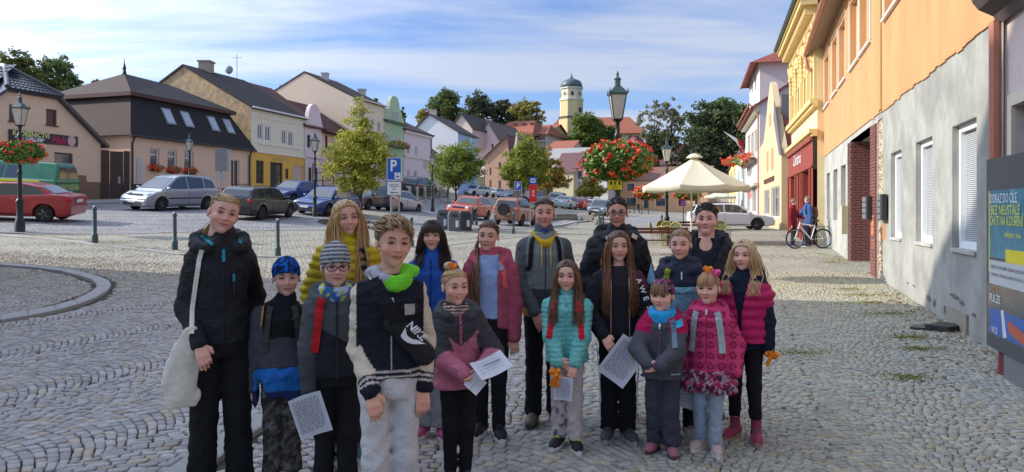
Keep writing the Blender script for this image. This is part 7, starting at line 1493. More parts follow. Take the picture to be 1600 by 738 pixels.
P7.scarf(lambda V,l:where(np.sin(V[:,2]*330+V[:,1]*60)>.1,full(V,(.55,.42,.34)),full(V,(.04,.035,.035))),r=.052,th=.02,ht=.025)
P7.hair('tight',(.36,.22,.11),(.62,.44,.25),n=200,vol=1.02,seed=7);S_=Sdf();S_.ell(tuple(P7.hp((-.15,.10,.56))),(.030,.030,.026),.01);V,Fc=S_.mesh(P7.hp((-.15,.10,.56))-.07,P7.hp((-.15,.10,.56))+.07,.008);meshobj('bun',V,Fc,M_hair,P7.root,True,cols=full(V,(.5,.34,.18)))
bow(P7,P7.hp((-.08,-.02,.58))/P7.H,(.80,.24,.01),'orange ribbon in the small smiling girl\'s hair',.030,9,2)
P7.sheet((.118,-.20,.585),.20,.13,rot=-.42,tilt=-.9,label='folded white sheets held by the small smiling girl',lines=5,big=1);P7.sheet((.045,-.215,.51),.09,.09,rot=-.8,tilt=-.3,label='corner of a white sheet between the small smiling girl\'s hands',lines=2)
# 9 woman grey green fleece
P9=Person('woman in grey green fleece jacket with mustard hood and dark trousers',850,5.5,1.665,yaw=5,footL=-.06,hyaw=-3,smile=1,squint=.55,armL=(-.05,-.08,.50),armR=(.06,.06,.50),nohandR=1,nohandL=0,skin=(.52,.26,.18),brow=(.06,.035,.02),browname='dark',stance=.05)
def c9(V,l):
 SG=full(V,(.20,.245,.225));GR=full(V,(.10,.115,.115));z=V[:,2];r_=where(l>=1,GR,SG);r_=where((l==0)&(z<1.0),full(V,(.055,.06,.068)),r_);r_=where((l==0)&(np.abs(V[:,0])>.14),GR,r_);return where((l==0)&(z<.855),full(V,(.40,.22,.035)),r_)
P9.top(c9,.475,.018,fold=.005,collar=.02);P9.pants((.014,.014,.017),wide=.036*1.66,ankle=.04);P9.shoes((.13,.10,.07),sole=(.05,.05,.05));P9.zipper(.52,.80,(.05,.06,.06),w=.004)
P9.scarf((.60,.36,.025),r=.074,th=.019,ht=.022,dz=-.012,vee=.055,name='hood',m=M_cloth);P9.scarf(lambda V,l:where(pat(V,60,1)>0,full(V,(.03,.03,.20)),full(V,(.10,.16,.08))),r=.050,th=.02,ht=.03)
for x in(-.018,.022):P9.ribbon([(x,.795),(x,.70)],.006,(.62,.42,.14),'hood_cord',.010,n=6)
P9.hair('tight',(.035,.022,.018),(.11,.07,.05),n=170,vol=1.0,seed=9);backpack(P9,BLK,BLK,'black backpack on the woman in grey green fleece',w=.022,xs=(-.080,.080),z1=.68)
# 11 man in black winter jacket
P11=Person('young man with rectangular glasses in bulky black jacket',964,5.65,1.665,yaw=6,hyaw=-6,glasses=1,bw=1.10,armL=(-.16,-.12,.55),armR=(.21,0,.49),nohandL=1,nohandR=1,squint=.65,skin=(.50,.25,.17),brow=(.06,.035,.02),browname='dark')
P11.top(BLK,.44,.030,fold=.009,hood=True,m=M_shell);P11.pants(BLK);P11.shoes(BLK);P11.hair('short',(.018,.013,.011),(.05,.035,.025),L=.07,n=120,vol=.985)
P11.ribbon([(-.055,.83),(-.045,.79),(-.03,.77)],.012,(.62,.60,.56),'white_strap',.016,n=6);P11.ribbon([(.06,.835),(.085,.82)],.020,(.60,.48,.36),'fur_trim',.016,n=4);P11.ribbon([(-.055,.74),(-.085,.66),(-.095,.60)],.010,(.45,.45,.45),'white_strap',.012,n=8);P11.ribbon([(-.072,.73),(-.078,.70)],.014,(.70,.16,.03),'orange_clip',.018,n=3)
# 15 stocky boy
P15=Person('stocky boy with short dark hair in black open jacket',1104,5.6,1.62,yaw=-5,hyaw=0,chub=.055,bw=1.10,belly=.02,skin=(.58,.30,.22),brow=(.04,.025,.02),browname='dark',squint=.55,armR=(.17,.04,.47),armL=(-.17,.04,.47),nohandR=1,nohandL=1)
P15.top((.018,.02,.028),.45,.012,fold=.004,name='tshirt',collar=0,neckcut=lambda p:np.sqrt((p[:,0]/1.2)**2+(p[:,1]+.12)**2+((p[:,2]-1.345)/1.2)**2)-.068);P15.top((.016,.017,.022),.44,.032,fold=.010,hood=True,collar=0,name='jacket',m=M_shell,neckcut=lambda p:np.maximum(np.abs(p[:,0]-.0)-(.045+.35*np.maximum(0,p[:,2]-1.1)),p[:,1]))
P15.pants(BLK);P15.shoes(BLK,sole=(.7,.7,.7));P15.hair('short',(.022,.015,.013),(.055,.038,.03),L=.09,n=200,vol=1.03,seed=15);P15.decal('⟩A',.03,.715,.05,(.6,.65,.7))if False else P15.decal(')A',.02,.735,.045,(.6,.65,.7))
# 12 long-haired girl in black hoodie
P12=Person('girl with very long brown hair in black hoodie and side striped track trousers',966,5.05,1.435,yaw=6,footL=.03,hyaw=2,squint=.7,armL=(-.085,-.14,.525),armR=(.085,-.135,.52),skin=(.54,.29,.21),brow=(.08,.045,.03),hs=.96)
P12.top((.024,.022,.026),.50,.012,fold=.003,name='printed_shirt',collar=0);P12.top(lambda V,l:where((l==2)&(V[:,2]>1.05),full(V,(.09,.022,.04)),full(V,BLK)),.475,.022,fold=.007,name='hoodie',neckcut=lambda p:np.maximum(np.abs(p[:,0])-.055,p[:,1]+.03))
for x in(-.040,.042):P12.ribbon([(x,.78),(x*1.08,.50)],.004,(.55,.28,.28),'zip_edge',.004,n=12)
for sd in(-1,1):
 e,w=P12.arm[sd][1],P12.arm[sd][2];mb=MB();mb.tube([tuple(w-norm(w-e)*.03),tuple(w+norm(w-e)*.008)],.037,12);meshobj('pink_cuff',mb.v,mb.f,mat('pink_cuff',(.78,.20,.26),rough=.9),P12.root,True)
P12.pants(BLK,wide=.036*1.43,ankle=.045,t=.016,fold=.009)
mb=MB()
for sd in(-1,1):
 for q in(0,1,2):
  a,b,c=P12.leg[sd];pts=[a+np.array([sd*.088,-.03+.010*q,-.05]),b+np.array([sd*.066,-.03+.010*q,0]),c+np.array([sd*.062,-.03+.010*q,.02])];mb.tube([tuple(p)for p in pts],.0032,5)
meshobj('side_stripes',mb.v,mb.f,MW,P12.root);P12.shoes((.07,.075,.085),sole=(.35,.35,.36),L=.24)
P12.hair('long',(.06,.032,.02),(.30,.16,.085),L=.56,n=280,vol=1.08,wave=.008,seed=12)
for x,r_ in((-.018,0),(.022,0)):
 for j,t_ in enumerate(('ᗢ','||','OO')):
  if j:P12.decal(t_,x,.655-.030*j,.034,(.35,.36,.40))
 P12.decal('M',x,.655,.040,(.35,.36,.40))
sh,e,w=P12.arm[1]
for i,ch in enumerate('AWESOME'):
 t=.05+.155*i;p=sh+(e-sh)*min(1,t*1.0)*1 if t<1 else e;
 q0=sh*.0+(sh+(e-sh)*min(t/.60,1))if t<.60 else e+(w-e)*((t-.60)/.55);rot=-1.25 if t<.6 else-2.1
 v,f=textmesh(ch,.050,0,0,.001);vs=[];cr,sr=math.cos(rot),math.sin(rot)
 for a,b,_ in v:x=q0[0]+a*cr-b*sr;z=q0[2]+a*sr+b*cr;vs.append((x,P12.surf(x,z)-.004,z))
 meshobj('lettering',vs,f,MW,P12.root)
P12.sheet((.0,-.20,.415),.21,.297,rot=.62,tilt=.1,label='big white printed sheet held diagonally by the long haired girl',lines=18)
bow(P12,P12.arm[1][2]/P12.H+np.array([.02,-.035,0]),(.80,.24,.01),'orange ribbon tied to the long haired girl\'s wrist',.045,8,5)
# 10 girl in turquoise quilted jacket
TQ=(.16,.50,.46);P10=Person('girl with long brown hair in turquoise quilted jacket and red backpack straps',886,4.9,1.24,yaw=-4,footR=-.05,hyaw=-2,squint=.7,armL=(-.03,-.17,.445),armR=(.045,-.165,.445),handL='clasp',skin=(.58,.32,.23),brow=(.12,.07,.04),stance=.045,bw=1.08)
P10.top(TQ,.46,.022,puff=.008,pf=105,fold=.005,flare=.012,m=M_shell);P10.zipper(.46,.80,(.13,.42,.40),w=.008)
def cp10(V,l):r_=full(V,(.56,.50,.48));return where((pat(V,55,4)>.55)&(V[:,2]<.42)&(V[:,0]<.01),full(V,(.20,.16,.20)),r_)
P10.pants(cp10,wide=.036*1.24,ankle=.05,fold=.008,t=.014);P10.shoes(BLK,sole=(.65,.66,.66),L=.205,lace=(.45,.85,.05))
P10.hair('long',(.07,.04,.028),(.24,.14,.09),L=.41,n=230,vol=1.04,wave=.010,seed=10);backpack(P10,(.5,.015,.03),(.55,.015,.035),'red backpack on the girl in the turquoise jacket',w=.036,xs=(-.088,.088),z1=.60)
P10.sheet((-.005,-.20,.355),.115,.15,rot=.05,tilt=.05,label='small white printed sheet held by the turquoise jacket girl',lines=14);bow(P10,(-.045,-.20,.43),(.80,.24,.01),'long orange ribbon hanging from the turquoise jacket girl\'s hands',.045,8,5)
# 13 girl in navy and light blue anorak
def c13(V,l):return where((V[:,2]<1.015)&((l==0)),full(V,(.19,.40,.50)),full(V,(.014,.02,.045)))
P13=Person('girl in navy and light blue anorak standing behind the small capped girl',1063,5.1,1.445,hyaw=-8,squint=.6,armL=(-.16,.03,.47),armR=(.16,.03,.47),nohandL=1,nohandR=1,skin=(.57,.31,.23),brow=(.20,.12,.07),browname='fair',hs=.98)
P13.top(c13,.43,.026,fold=.006,m=M_shell,flare=.01,hood=True);P13.pants(BLK);P13.shoes((.42,.35,.27),sole=(.6,.56,.5),L=.25,high=.3)
P13.ribbon([(.006,.80),(.006,.765)],.006,(.7,.7,.7),'zip_pull',.010,n=3);P13.ribbon([(-.086,.72),(0,.716),(.086,.72)],.024,(.24,.47,.58),'pocket_flap',.006,n=8)
P13.hair('tight',(.20,.12,.07),(.42,.28,.16),n=190,vol=1.02,seed=13);backpack(P13,(.08,.08,.1),(.32,.36,.03),'backpack with yellow green straps on the navy anorak girl',xs=(-.085,),w=.030,z1=.70)
P13.sheet((.035,-.12,.25),.17,.24,rot=.2,tilt=.1,label='white printed sheet hanging down behind the pink coat girl',lines=8)
mb=MB();H=P13.H;mb.add([(-.16*H,-.05*H,.74*H),(-.11*H,-.08*H,.74*H),(-.135*H,-.06*H,.84*H)],[(0,1,2)]);meshobj('light_blue_flap',mb.v,mb.f,mat('light_blue_flap',(.22,.45,.58)),P13.root)
# 17 blond girl with pink vest
P17=Person('blond girl in shiny raspberry pink padded vest over navy hoodie',1163,5.05,1.375,yaw=-12,footL=.04,hyaw=-4,smile=.6,squint=.7,armR=(.185,-.02,.44),armL=(-.16,.02,.46),nohandL=1,nohandR=1,skin=(.62,.34,.25),brow=(.36,.23,.12),browname='blond',stance=.055,hs=.97)
P17.top(NAVY,.46,.014,fold=.006,name='hoodie',hood=True);P17.top((.50,.014,.11),.50,.034,puff=.014,pf=48,fold=.005,name='vest',sleeves=0,collar=0,m=M_shell,neckcut=lambda p:np.maximum(np.abs(p[:,0]+.01)-(.012+.20*np.maximum(0,p[:,2]-.86)),p[:,1]))
P17.pants(BLK,wide=.027*1.37,ankle=.11,fold=.004,t=.008);P17.shoes((.30,.035,.09),sole=(.35,.22,.16),L=.215,high=.4);P17.ribbon([(0,.805),(0,.78)],.02,(.6,.6,.62),'white_collar',.004,n=3)
P17.hair('long',(.42,.29,.15),(.74,.58,.38),L=.36,n=190,vol=1.10,wave=.026,seed=17,front=-.02);bow(P17,P17.arm[1][2]/P17.H+np.array([.02,-.03,-.01]),(.80,.24,.01),'orange ribbon tied at the pink vest girl\'s cuff',.045,8,4)
# 16 girl with patterned pink coat
def c16(V,l):
 x,z=V[:,0]*1.0,V[:,2];u=np.mod(x*15+.1,1)-.5;w=np.mod(z*15,1)-.5;r_=np.sqrt(u*u+w*w);m=((r_>.20)&(r_<.33))|(np.abs(u*w)<.006)&(r_>.33)|(r_<.08);return where(m,full(V,(.22,.008,.045)),full(V,(.62,.06,.17)))
P16=Person('small girl in pink patterned hooded coat with frilled skirt',1107,4.85,1.165,yaw=-8,footR=-.06,hyaw=-6,squint=.65,armL=(-.175,.0,.47),armR=(.225,-.02,.455),nohandL=1,nohandR=1,skin=(.60,.34,.25),brow=(.22,.14,.08),browname='fair',stance=.045,chub=.02,bw=1.05,eye=(.05,.035,.02))
P16.top(c16,.44,.026,fold=.004,flare=.028,m=M_cloth,hood=True,h=.0075);P16.pants((.34,.42,.50),wide=.034*1.16,ankle=.042,t=.012,fold=.007);P16.shoes((.55,.42,.38),sole=(.72,.66,.60),L=.20)
S_=Sdf();H=P16.H;S_.loft([(.345*H,.155*H,.13*H,0,0),(.40*H,.145*H,.12*H,0,0),(.46*H,.12*H,.10*H,0,0)],.01);b16=S_.p[0][0]
def ev16(p,labels=False):
 a=np.arctan2(p[:,1],p[:,0]);d=b16(p)+.010*np.sin(a*26+3*np.sin(p[:,2]*40))*np.clip((.47*H-p[:,2])/.05,0,1)+.008*np.sin(p[:,2]*95);return(d,np.zeros(len(p),int))if labels else d
S2=Sdf();S2.ev=ev16;P16.emit('frilled_skirt',S2,(-.26,-.24,.38),(.26,.24,.56),.008,lambda V,l:where(pat(V,70,1)>.3,full(V,(.50,.36,.40)),where(pat(V,60,4)>.1,full(V,(.42,.03,.11)),full(V,(.16,.03,.06)))))
P16.hair('pony',(.22,.13,.07),(.48,.31,.17),n=150,vol=1.05,bangs=.10,seed=16);b16_=backpack(P16,(.45,.55,.55),(.40,.50,.51),'pale mint speckled backpack on the pink coat girl',w=.038,xs=(-.085,.088),z1=.56,top=.78)
bow(P16,P16.hp((.02,-.05,.58))/P16.H,(.85,.30,.03),'orange ribbon on top of the pink coat girl\'s head',.035,8,2);bow(P16,P16.hp((.22,-.05,.48))/P16.H,(.75,.10,.28),'pink ribbon beside the orange one on the pink coat girl\'s head',.040,9,3);P16.zipper(.50,.80,(.4,.02,.08),w=.006,pull=(.7,.6,.6))
# 14 small girl with patterned cap
def c14(V,l):z,x=V[:,2],V[:,0];G_=full(V,(.075,.08,.095));K_=full(V,(.42,.012,.075));r_=where((z>.80-.25*np.abs(x))&(l==0)&(np.abs(x)>.06+.0*z),K_,G_);r_=where((l==1)|(l==2),where(z>.80,K_,G_),r_);return where(l>=6,K_,r_)
P14=Person('smallest girl with patterned cap, blue neck warmer and clasped hands',1035,4.76,1.125,yaw=-9,footL=.05,hyaw=-8,smile=.5,squint=.55,armL=(-.045,-.215,.55),armR=(.020,-.22,.545),handL='clasp',handR='clasp',skin=(.60,.34,.24),brow=(.16,.10,.06),chub=.022,stance=.052,bw=1.10)
P14.top(c14,.44,.024,fold=.006,flare=.022,hood=True);P14.pants((.055,.058,.075),wide=.046*1.12,knee=.045*1.12,ankle=.05,t=.014,fold=.008);P14.shoes((.34,.14,.17),sole=(.10,.05,.05),L=.185);P14.zipper(.45,.76,(.20,.10,.13),w=.006,pull=(.7,.7,.7))
P14.hair('pony',(.10,.06,.035),(.26,.16,.09),n=0,vol=.97,bangs=.06,seed=14);P14.hat(lambda V:where(pat(V,26,3,(1,1,1.6))>.35,full(V,(.45,.05,.15)),where(pat(V,30,7)>.35,full(V,(.32,.26,.30)),full(V,(.022,.022,.03)))),low=.155,vol=1.04,top=.0)
P14.scarf((.03,.36,.70),r=.062,th=.024,ht=.038);P14.decal('Reima',.085,.475,.018,(.8,.8,.8));b14=backpack(P14,(.2,.4,.5),(.17,.22,.27),'small backpack with blue reflective strap on the smallest girl',xs=(.098,),w=.034,z1=.64,body=False);P14.ribbon([(.098,.78),(.112,.745)],.034,(.05,.42,.66),'blue_strap_patch',.026,parent=b14,n=4)
bow(P14,(-.13,-.12,.60),(.65,.24,.05),'orange and brown braid ribbon beside the smallest girl\'s sleeve',.03,5,4)
# people further off
Pa=Person('woman in dark red top and dark trousers standing by the bicycle',1239,26.2,1.72,hyaw=60,yaw=70,armR=(.10,-.20,.60),skin=(.5,.27,.2));Pa.top((.16,.012,.02),.42,.02,h=.02);Pa.pants(NAVY,h=.02);Pa.shoes(BLK);Pa.hair('short',(.2,.15,.12),(.3,.24,.2),n=30)
Pb=Person('person with blue jacket and brown backpack leaning over beside the bicycle',1262,26.6,1.80,hyaw=-60,yaw=-60,armL=(-.10,-.20,.62),skin=(.5,.27,.2));Pb.top((.05,.10,.26),.42,.03,h=.02);Pb.pants(NAVY,h=.02);Pb.shoes(BLK);Pb.hair('short',(.2,.15,.12),(.3,.24,.2),n=30);backpack(Pb,(.2,.07,.04),BLK,'brown backpack on the person by the red shop')
Pc=Person('distant pedestrian in black walking in front of the orange house',997.5,138,1.75,skin=(.5,.27,.2),footL=-.12,footR=.12);Pc.top(BLK,.42,.02,h=.03);Pc.pants(BLK,h=.03);Pc.hair('short',(.05,.03,.02),(.08,.05,.03),n=10)
Pd=Person('distant person in dark clothes beside the red panel',820.5,63,1.75,skin=(.5,.27,.2));Pd.top(NAVY,.42,.02,h=.03);Pd.pants(BLK,h=.03);Pd.hair('short',(.05,.03,.02),(.08,.05,.03),n=10)
# ---------------------------------------------------------------- cars
def poly2(px,pz,P_):
 P_=np.array(P_,float);n=len(P_);d=np.full(px.shape,1e9);ins=np.zeros(px.shape,bool)
 for i in range(n):
  a,b=P_[i],P_[(i+1)%n];e=b-a;wx,wz=px-a[0],pz-a[1];t=np.clip((wx*e[0]+wz*e[1])/(e@e+1e-12),0,1);d=np.minimum(d,(wx-t*e[0])**2+(wz-t*e[1])**2);c=(a[1]>pz)!=(b[1]>pz)
  if abs(e[1])>1e-9:ins^=c&(px<e[0]*(pz-a[1])/e[1]+a[0])
 return np.where(ins,-1,1)*np.sqrt(d)
def carpaint(name,c,metal=.25,rough=.28,dirt=None):
 m=mat('paint_'+name,c,rough=rough,metal=metal,var=.05,vs=3,spec=.6,col2=dirt)
 try:m.node_tree.nodes['Principled BSDF'].inputs['Coat Weight'].default_value=.6
 except Exception:pass
 return m
M_tyre=mat('tyre',(.02,.02,.021),rough=.9,var=.1);M_rim=mat('rim',(.42,.43,.45),rough=.3,metal=.8,var=.05);M_cglass=mat('car_glass',(.04,.05,.06),rough=.05,var=.1,spec=.9);M_plas=mat('black_plastic',(.025,.025,.027),rough=.6);M_head=mat('headlight',(.62,.66,.70),rough=.1,var=.05,spec=.9);M_tail=mat('taillight',(.50,.01,.012),rough=.15,var=.05);M_plate=mat('number_plate',(.70,.71,.72),rough=.4,var=.02);M_chrome=mat('chrome',(.55,.56,.58),rough=.15,metal=1,var=0);M_gapline=mat('panel_gap',(.01,.01,.01),rough=.8,var=0)
CT={
'sedan':dict(L=4.5,W=1.74,wr=.315,wx=(-1.36,1.30),body=[(-2.22,.30),(-2.25,.62),(-2.22,1.00),(-1.75,1.045),(-.3,.96),(.85,.91),(1.7,.80),(2.12,.66),(2.24,.50),(2.22,.25),(1.9,.19),(-2.0,.20)],cab=[(-1.85,.95),(-1.15,1.33),(-.55,1.43),(.10,1.425),(.42,1.37),(1.12,.86),(.0,.7),(-1.0,.7)],win=[[(-1.42,1.00),(-1.08,1.29),(-.62,1.37),(-.60,.98)],[(-.52,.98),(-.54,1.375),(.05,1.375),(.28,1.34),(.85,.93)]],split=0),
'wagon':dict(L=4.6,W=1.78,wr=.32,wx=(-1.36,1.30),body=[(-2.27,.30),(-2.32,.62),(-2.28,1.00),(-2.1,1.04),(-.3,.96),(.85,.91),(1.7,.80),(2.14,.68),(2.28,.50),(2.25,.25),(1.9,.19),(-2.0,.20)],cab=[(-2.22,.95),(-1.98,1.34),(-1.72,1.45),(-.3,1.48),(.10,1.45),(.42,1.38),(1.12,.86),(.0,.7),(-1.9,.7)],win=[[(-1.98,1.02),(-1.86,1.32),(-1.40,1.39),(-1.42,1.0)],[(-1.34,1.0),(-1.32,1.395),(-.56,1.41),(-.52,.98)],[(-.45,.98),(-.48,1.41),(.05,1.39),(.28,1.34),(.85,.93)]],split=0),
'mpv':dict(L=4.75,W=1.86,wr=.33,wx=(-1.42,1.42),body=[(-2.33,.30),(-2.38,.65),(-2.33,1.05),(-2.1,1.10),(-.2,1.05),(1.0,1.03),(1.75,.92),(2.2,.72),(2.36,.50),(2.33,.25),(2.0,.19),(-2.1,.20)],cab=[(-2.30,1.0),(-2.12,1.50),(-1.85,1.66),(-.5,1.76),(.10,1.72),(.42,1.63),(1.45,.98),(.3,.8),(-2.0,.8)],win=[[(-2.05,1.12),(-1.92,1.48),(-1.35,1.60),(-1.35,1.1)],[(-1.27,1.1),(-1.27,1.61),(-.28,1.67),(-.28,1.08)],[(-.20,1.08),(-.20,1.67),(.12,1.64),(.36,1.57),(1.12,1.05)]],split=0),
'retro':dict(L=4.45,W=1.76,wr=.34,wx=(-1.32,1.32),body=[(-2.16,.30),(-2.22,.70),(-2.15,1.05),(-1.7,1.08),(-.2,1.02),(.75,1.02),(1.55,.98),(2.02,.88),(2.20,.62),(2.2,.28),(1.9,.20),(-2.0,.22)],cab=[(-2.15,1.0),(-1.98,1.40),(-1.7,1.56),(-.6,1.62),(.05,1.56),(.38,1.46),(.92,.98),(.2,.8),(-2,.8)],win=[[(-1.95,1.10),(-1.85,1.38),(-1.32,1.50),(-1.30,1.10)],[(-1.22,1.1),(-1.22,1.50),(-.50,1.53),(-.48,1.08)],[(-.40,1.08),(-.42,1.53),(0,1.49),(.24,1.42),(.66,1.05)]],split=0),
'suv':dict(L=4.15,W=1.74,wr=.36,wx=(-1.22,1.25),body=[(-1.98,.40),(-2.03,.72),(-2.00,1.10),(-1.8,1.12),(-.2,1.06),(.75,1.05),(1.5,.98),(1.95,.86),(2.06,.62),(2.05,.38),(1.8,.30),(-1.85,.32)],cab=[(-1.99,1.0),(-1.86,1.52),(-1.7,1.66),(-.6,1.71),(.05,1.68),(.28,1.60),(.82,1.0),(.2,.8),(-1.8,.8)],win=[[(-1.84,1.14),(-1.74,1.52),(-1.22,1.58),(-1.20,1.13)],[(-1.12,1.13),(-1.12,1.59),(-.46,1.61),(-.44,1.11)],[(-.36,1.11),(-.38,1.61),(.0,1.58),(.16,1.53),(.58,1.08)]],split=0),
'van':dict(L=5.1,W=1.95,wr=.34,wx=(-1.55,1.55),body=[(-2.52,.32),(-2.55,.8),(-2.52,1.30),(-.2,1.28),(1.2,1.25),(2.0,1.10),(2.45,.85),(2.54,.5),(2.5,.28),(-2.4,.25)],cab=[(-2.53,1.2),(-2.48,1.95),(-2.35,2.10),(-.5,2.16),(.6,2.14),(.95,2.05),(1.75,1.18),(0,.9),(-2.4,.9)],win=[[(.15,1.32),(.15,1.92),(.75,1.90),(1.42,1.30)],[(-.6,1.35),(-.6,1.90),(.02,1.92),(.02,1.33)]],split=0)}
_carmesh={}
def car_sdf(T):
 hw=T['W']/2;L2=T['L']/2
 def wid(x,z):return hw*(1-.10*np.clip(np.abs(x)/L2,0,1)**5)-.05*np.clip((.45-z)/.3,0,1)-.018*np.cos(np.clip((z-.65)*4,-1.5,1.5))*0
 belt=1.0 if T['cab'][0][1]>=1 else.93
 def f(p):
  x,z,y=p[:,0],p[:,2],np.abs(p[:,1]);r=.07;a=poly2(x,z,T['body'])+r;b=y-wid(x,z)+r;d1=np.minimum(np.maximum(a,b),0)+np.sqrt(np.maximum(a,0)**2+np.maximum(b,0)**2)-r
  wc=cabw(T,x,z);r=.10;a=poly2(x,z,T['cab'])+r*.7;b=y-wc+r*.7;d2=np.minimum(np.maximum(a,b),0)+np.sqrt(np.maximum(a,0)**2+np.maximum(b,0)**2)-r*.7;d=smin(d1,d2,.04)
  for wx in T['wx']:c=np.sqrt((x-wx)**2+(z-T['wr'])**2)-(T['wr']+.065);c=np.maximum(c,-(y-(hw-.28)));d=np.maximum(d,-c)
  # wheel arch lips
  for wx in T['wx']:q=np.sqrt((x-wx)**2+(z-T['wr'])**2)-(T['wr']+.095);d=d-.012*np.exp(-(q/.035)**2)*(y>hw-.15)*(z>.2)
  return d
 return f
def cabw(T,x,z):b=T['cab'][0][1]-.02;return T['W']/2-.035-np.clip(z-b,0,1)*.34-.05*np.clip((np.abs(x+.4)-1.2)/1.0,0,1)
def car(kind,px,D,head,paint,label,group='cars parked in the square',z=None,plate=None,roof=None,name='parked_car',rim=None,ends=True,x=None,dirty=False,rack=False):
 T=CT[kind];X=(px-CX)/F*D if x is None else x;zz_=g(X,D)if z is None else z;h=math.radians(head);hw=T['W']/2;L2=T['L']/2
 root=empty(name,(X,D,zz_),label,'car' if kind!='van' else 'van',group,rz=h)
 # tilt with the slope
 fx=Vector((math.cos(h),math.sin(h)));dz=(g(X+fx.x*1.4,D+fx.y*1.4)-g(X-fx.x*1.4,D-fx.y*1.4))/2.8;dy=(g(X-fx.y*.8,D+fx.x*.8)-g(X+fx.y*.8,D-fx.x*.8))/1.6;root.rotation_euler=(math.atan(dy),-math.atan(dz),h);root.rotation_mode='XYZ'
 res=.030 if D<60 else.05
 key=(kind,res)
 if key not in _carmesh:
  S_=Sdf();S_.fn(car_sdf(T));V,Fc=S_.mesh((-L2-.1,-hw-.1,.1),(L2+.1,hw+.1,2.3 if kind=='van' else 1.9),res);o=meshobj('body',V,Fc,paint,root,True);_carmesh[key]=o.data
  o.data.materials[0]=None;o.material_slots[0].link='OBJECT';o.material_slots[0].material=paint
 else:
  o=bpy.data.objects.new('body',_carmesh[key]);link(o,root);o.material_slots[0].link='OBJECT';o.material_slots[0].material=paint
 hl=lambda x,z:float(cabw(T,np.array([x]),np.array([z]))[0])
 mk=('glassset',kind)
 def add(nm,build,m):
  k=(kind,nm)
  if k not in _carmesh:
   mb=MB();build(mb);o=mb.build(nm.split('#')[0],m,root,False);o.data.materials[0]=m;_carmesh[k]=o.data
  else:o=bpy.data.objects.new(nm.split('#')[0],_carmesh[k]);link(o,root)
  o.material_slots[0].link='OBJECT';o.material_slots[0].material=m;return o
 for sd in(-1,1):
  for i,w in enumerate(T['win']):
   def bw_(mb,w=w,sd=sd):
    c=(sum(q[0]for q in w)/len(w),sum(q[1]for q in w)/len(w));o_=[(x,sd*(hl(x,z)+.006),z)for x,z in w];mb.prism(o_,(0,sd*.006,0))
   add('side_window#%d%d'%(sd,i),bw_,M_cglass)
 c=T['cab'];A0,A1=c[-3],c[-4] # windscreen base, top
 def ws(mb):
  n=Vector((A1[1]-A0[1],0,A0[0]-A1[0])).normalized();n=n if n.x>0 else-n
  def q(t,s):x=A0[0]+(A1[0]-A0[0])*t;z=A0[1]+(A1[1]-A0[1])*t;return Vector((x,s*(hl(x,z)-.10+.02*t),z))+n*.012
  mb.prism([tuple(q(.16,-1)),tuple(q(.16,1)),tuple(q(.96,.97)),tuple(q(.96,-.97))],tuple(n*.006))
 add('windscreen',ws,M_cglass)
 B0,B1=c[0],c[1]
 def rw_(mb):
  n=Vector((-(B1[1]-B0[1]),0,B1[0]-B0[0])).normalized();n=n if n.x<0 else-n
  def q(t,s):x=B0[0]+(B1[0]-B0[0])*t;z=B0[1]+(B1[1]-B0[1])*t;return Vector((x,s*(hl(x,z)-.12),z))+n*.014
  lo_=.22 if kind!='sedan' else.30;mb.prism([tuple(q(lo_,-1)),tuple(q(lo_,1)),tuple(q(.95,.97)),tuple(q(.95,-.97))],tuple(n*.006))
 add('rear_window',rw_,M_cglass)
 # wheels
 wr=T['wr']
 def tyre(mb):mb.lathe([(wr*.62,-.10),(wr*.9,-.105),(wr,-.07),(wr,.07),(wr*.9,.105),(wr*.62,.10)],(0,0,0),22)
 def rim_(mb):
  mb.lathe([(wr*.64,-.085),(wr*.64,-.095),(wr*.55,-.10),(wr*.52,-.05),(.06,-.045),(.055,-.09),(.02,-.095)],(0,0,0),20)
  for k in range(5):
   a=2*PI*k/5;d=Vector((math.cos(a),math.sin(a),0));t=Vector((-d.y,d.x,0));mb.hexa([d*.04+t*.035+Vector((0,0,-.10)),d*.04-t*.035+Vector((0,0,-.10)),d*wr*.58-t*.025+Vector((0,0,-.10)),d*wr*.58+t*.025+Vector((0,0,-.10))],[d*.04+t*.035+Vector((0,0,-.06)),d*.04-t*.035+Vector((0,0,-.06)),d*wr*.58-t*.025+Vector((0,0,-.06)),d*wr*.58+t*.025+Vector((0,0,-.06))])
 for wx in T['wx']:
  for sd in(-1,1):
   w_=add('wheel',tyre,M_tyre);w_.location=(wx,sd*(hw-.115),wr);w_.rotation_euler=(PI/2 if sd<0 else-PI/2,0,0);w_.rotation_euler=(PI/2*(-1 if sd>0 else 1),0,0)
   k=(kind,'rim');
   if k not in _carmesh:mb=MB();rim_(mb);o=mb.build('rim',M_rim,w_);_carmesh[k]=o.data
   else:o=bpy.data.objects.new('rim',_carmesh[k]);link(o,w_)
   o.rotation_euler=(PI,0,0)if True else(0,0,0);o.material_slots[0].link='OBJECT';o.material_slots[0].material=rim or M_rim;o.scale=(1,1,1)
 zb=T['body'][6][1];fz=.66 if kind not in('van','retro','suv','mpv')else.80
 if kind=='sedan' or kind=='wagon':fz=.66
 def fx_(z): # front surface x at height z
  P_=T['body'];
  for(x0,z0),(x1,z1)in zip(P_[5:10],P_[6:11]):
   if min(z0,z1)<=z<=max(z0,z1)and x0>.5 and abs(z1-z0)>1e-6:return x0+(x1-x0)*(z-z0)/(z1-z0)
  return L2
 def headl(sd):
  def f(mb):
   if kind=='retro':mb.ball((fx_(.78)-.05,sd*(hw-.27),.78),(.10,.14,.13),10,8)
   else:mb.ball((fx_(fz)-.10,sd*(hw-.30),fz+.01),(.17,.20,.075),10,7)
  return f
 for sd in(-1,1):smooth_angle(add('headlight#%d'%sd,headl(sd),M_head),60)
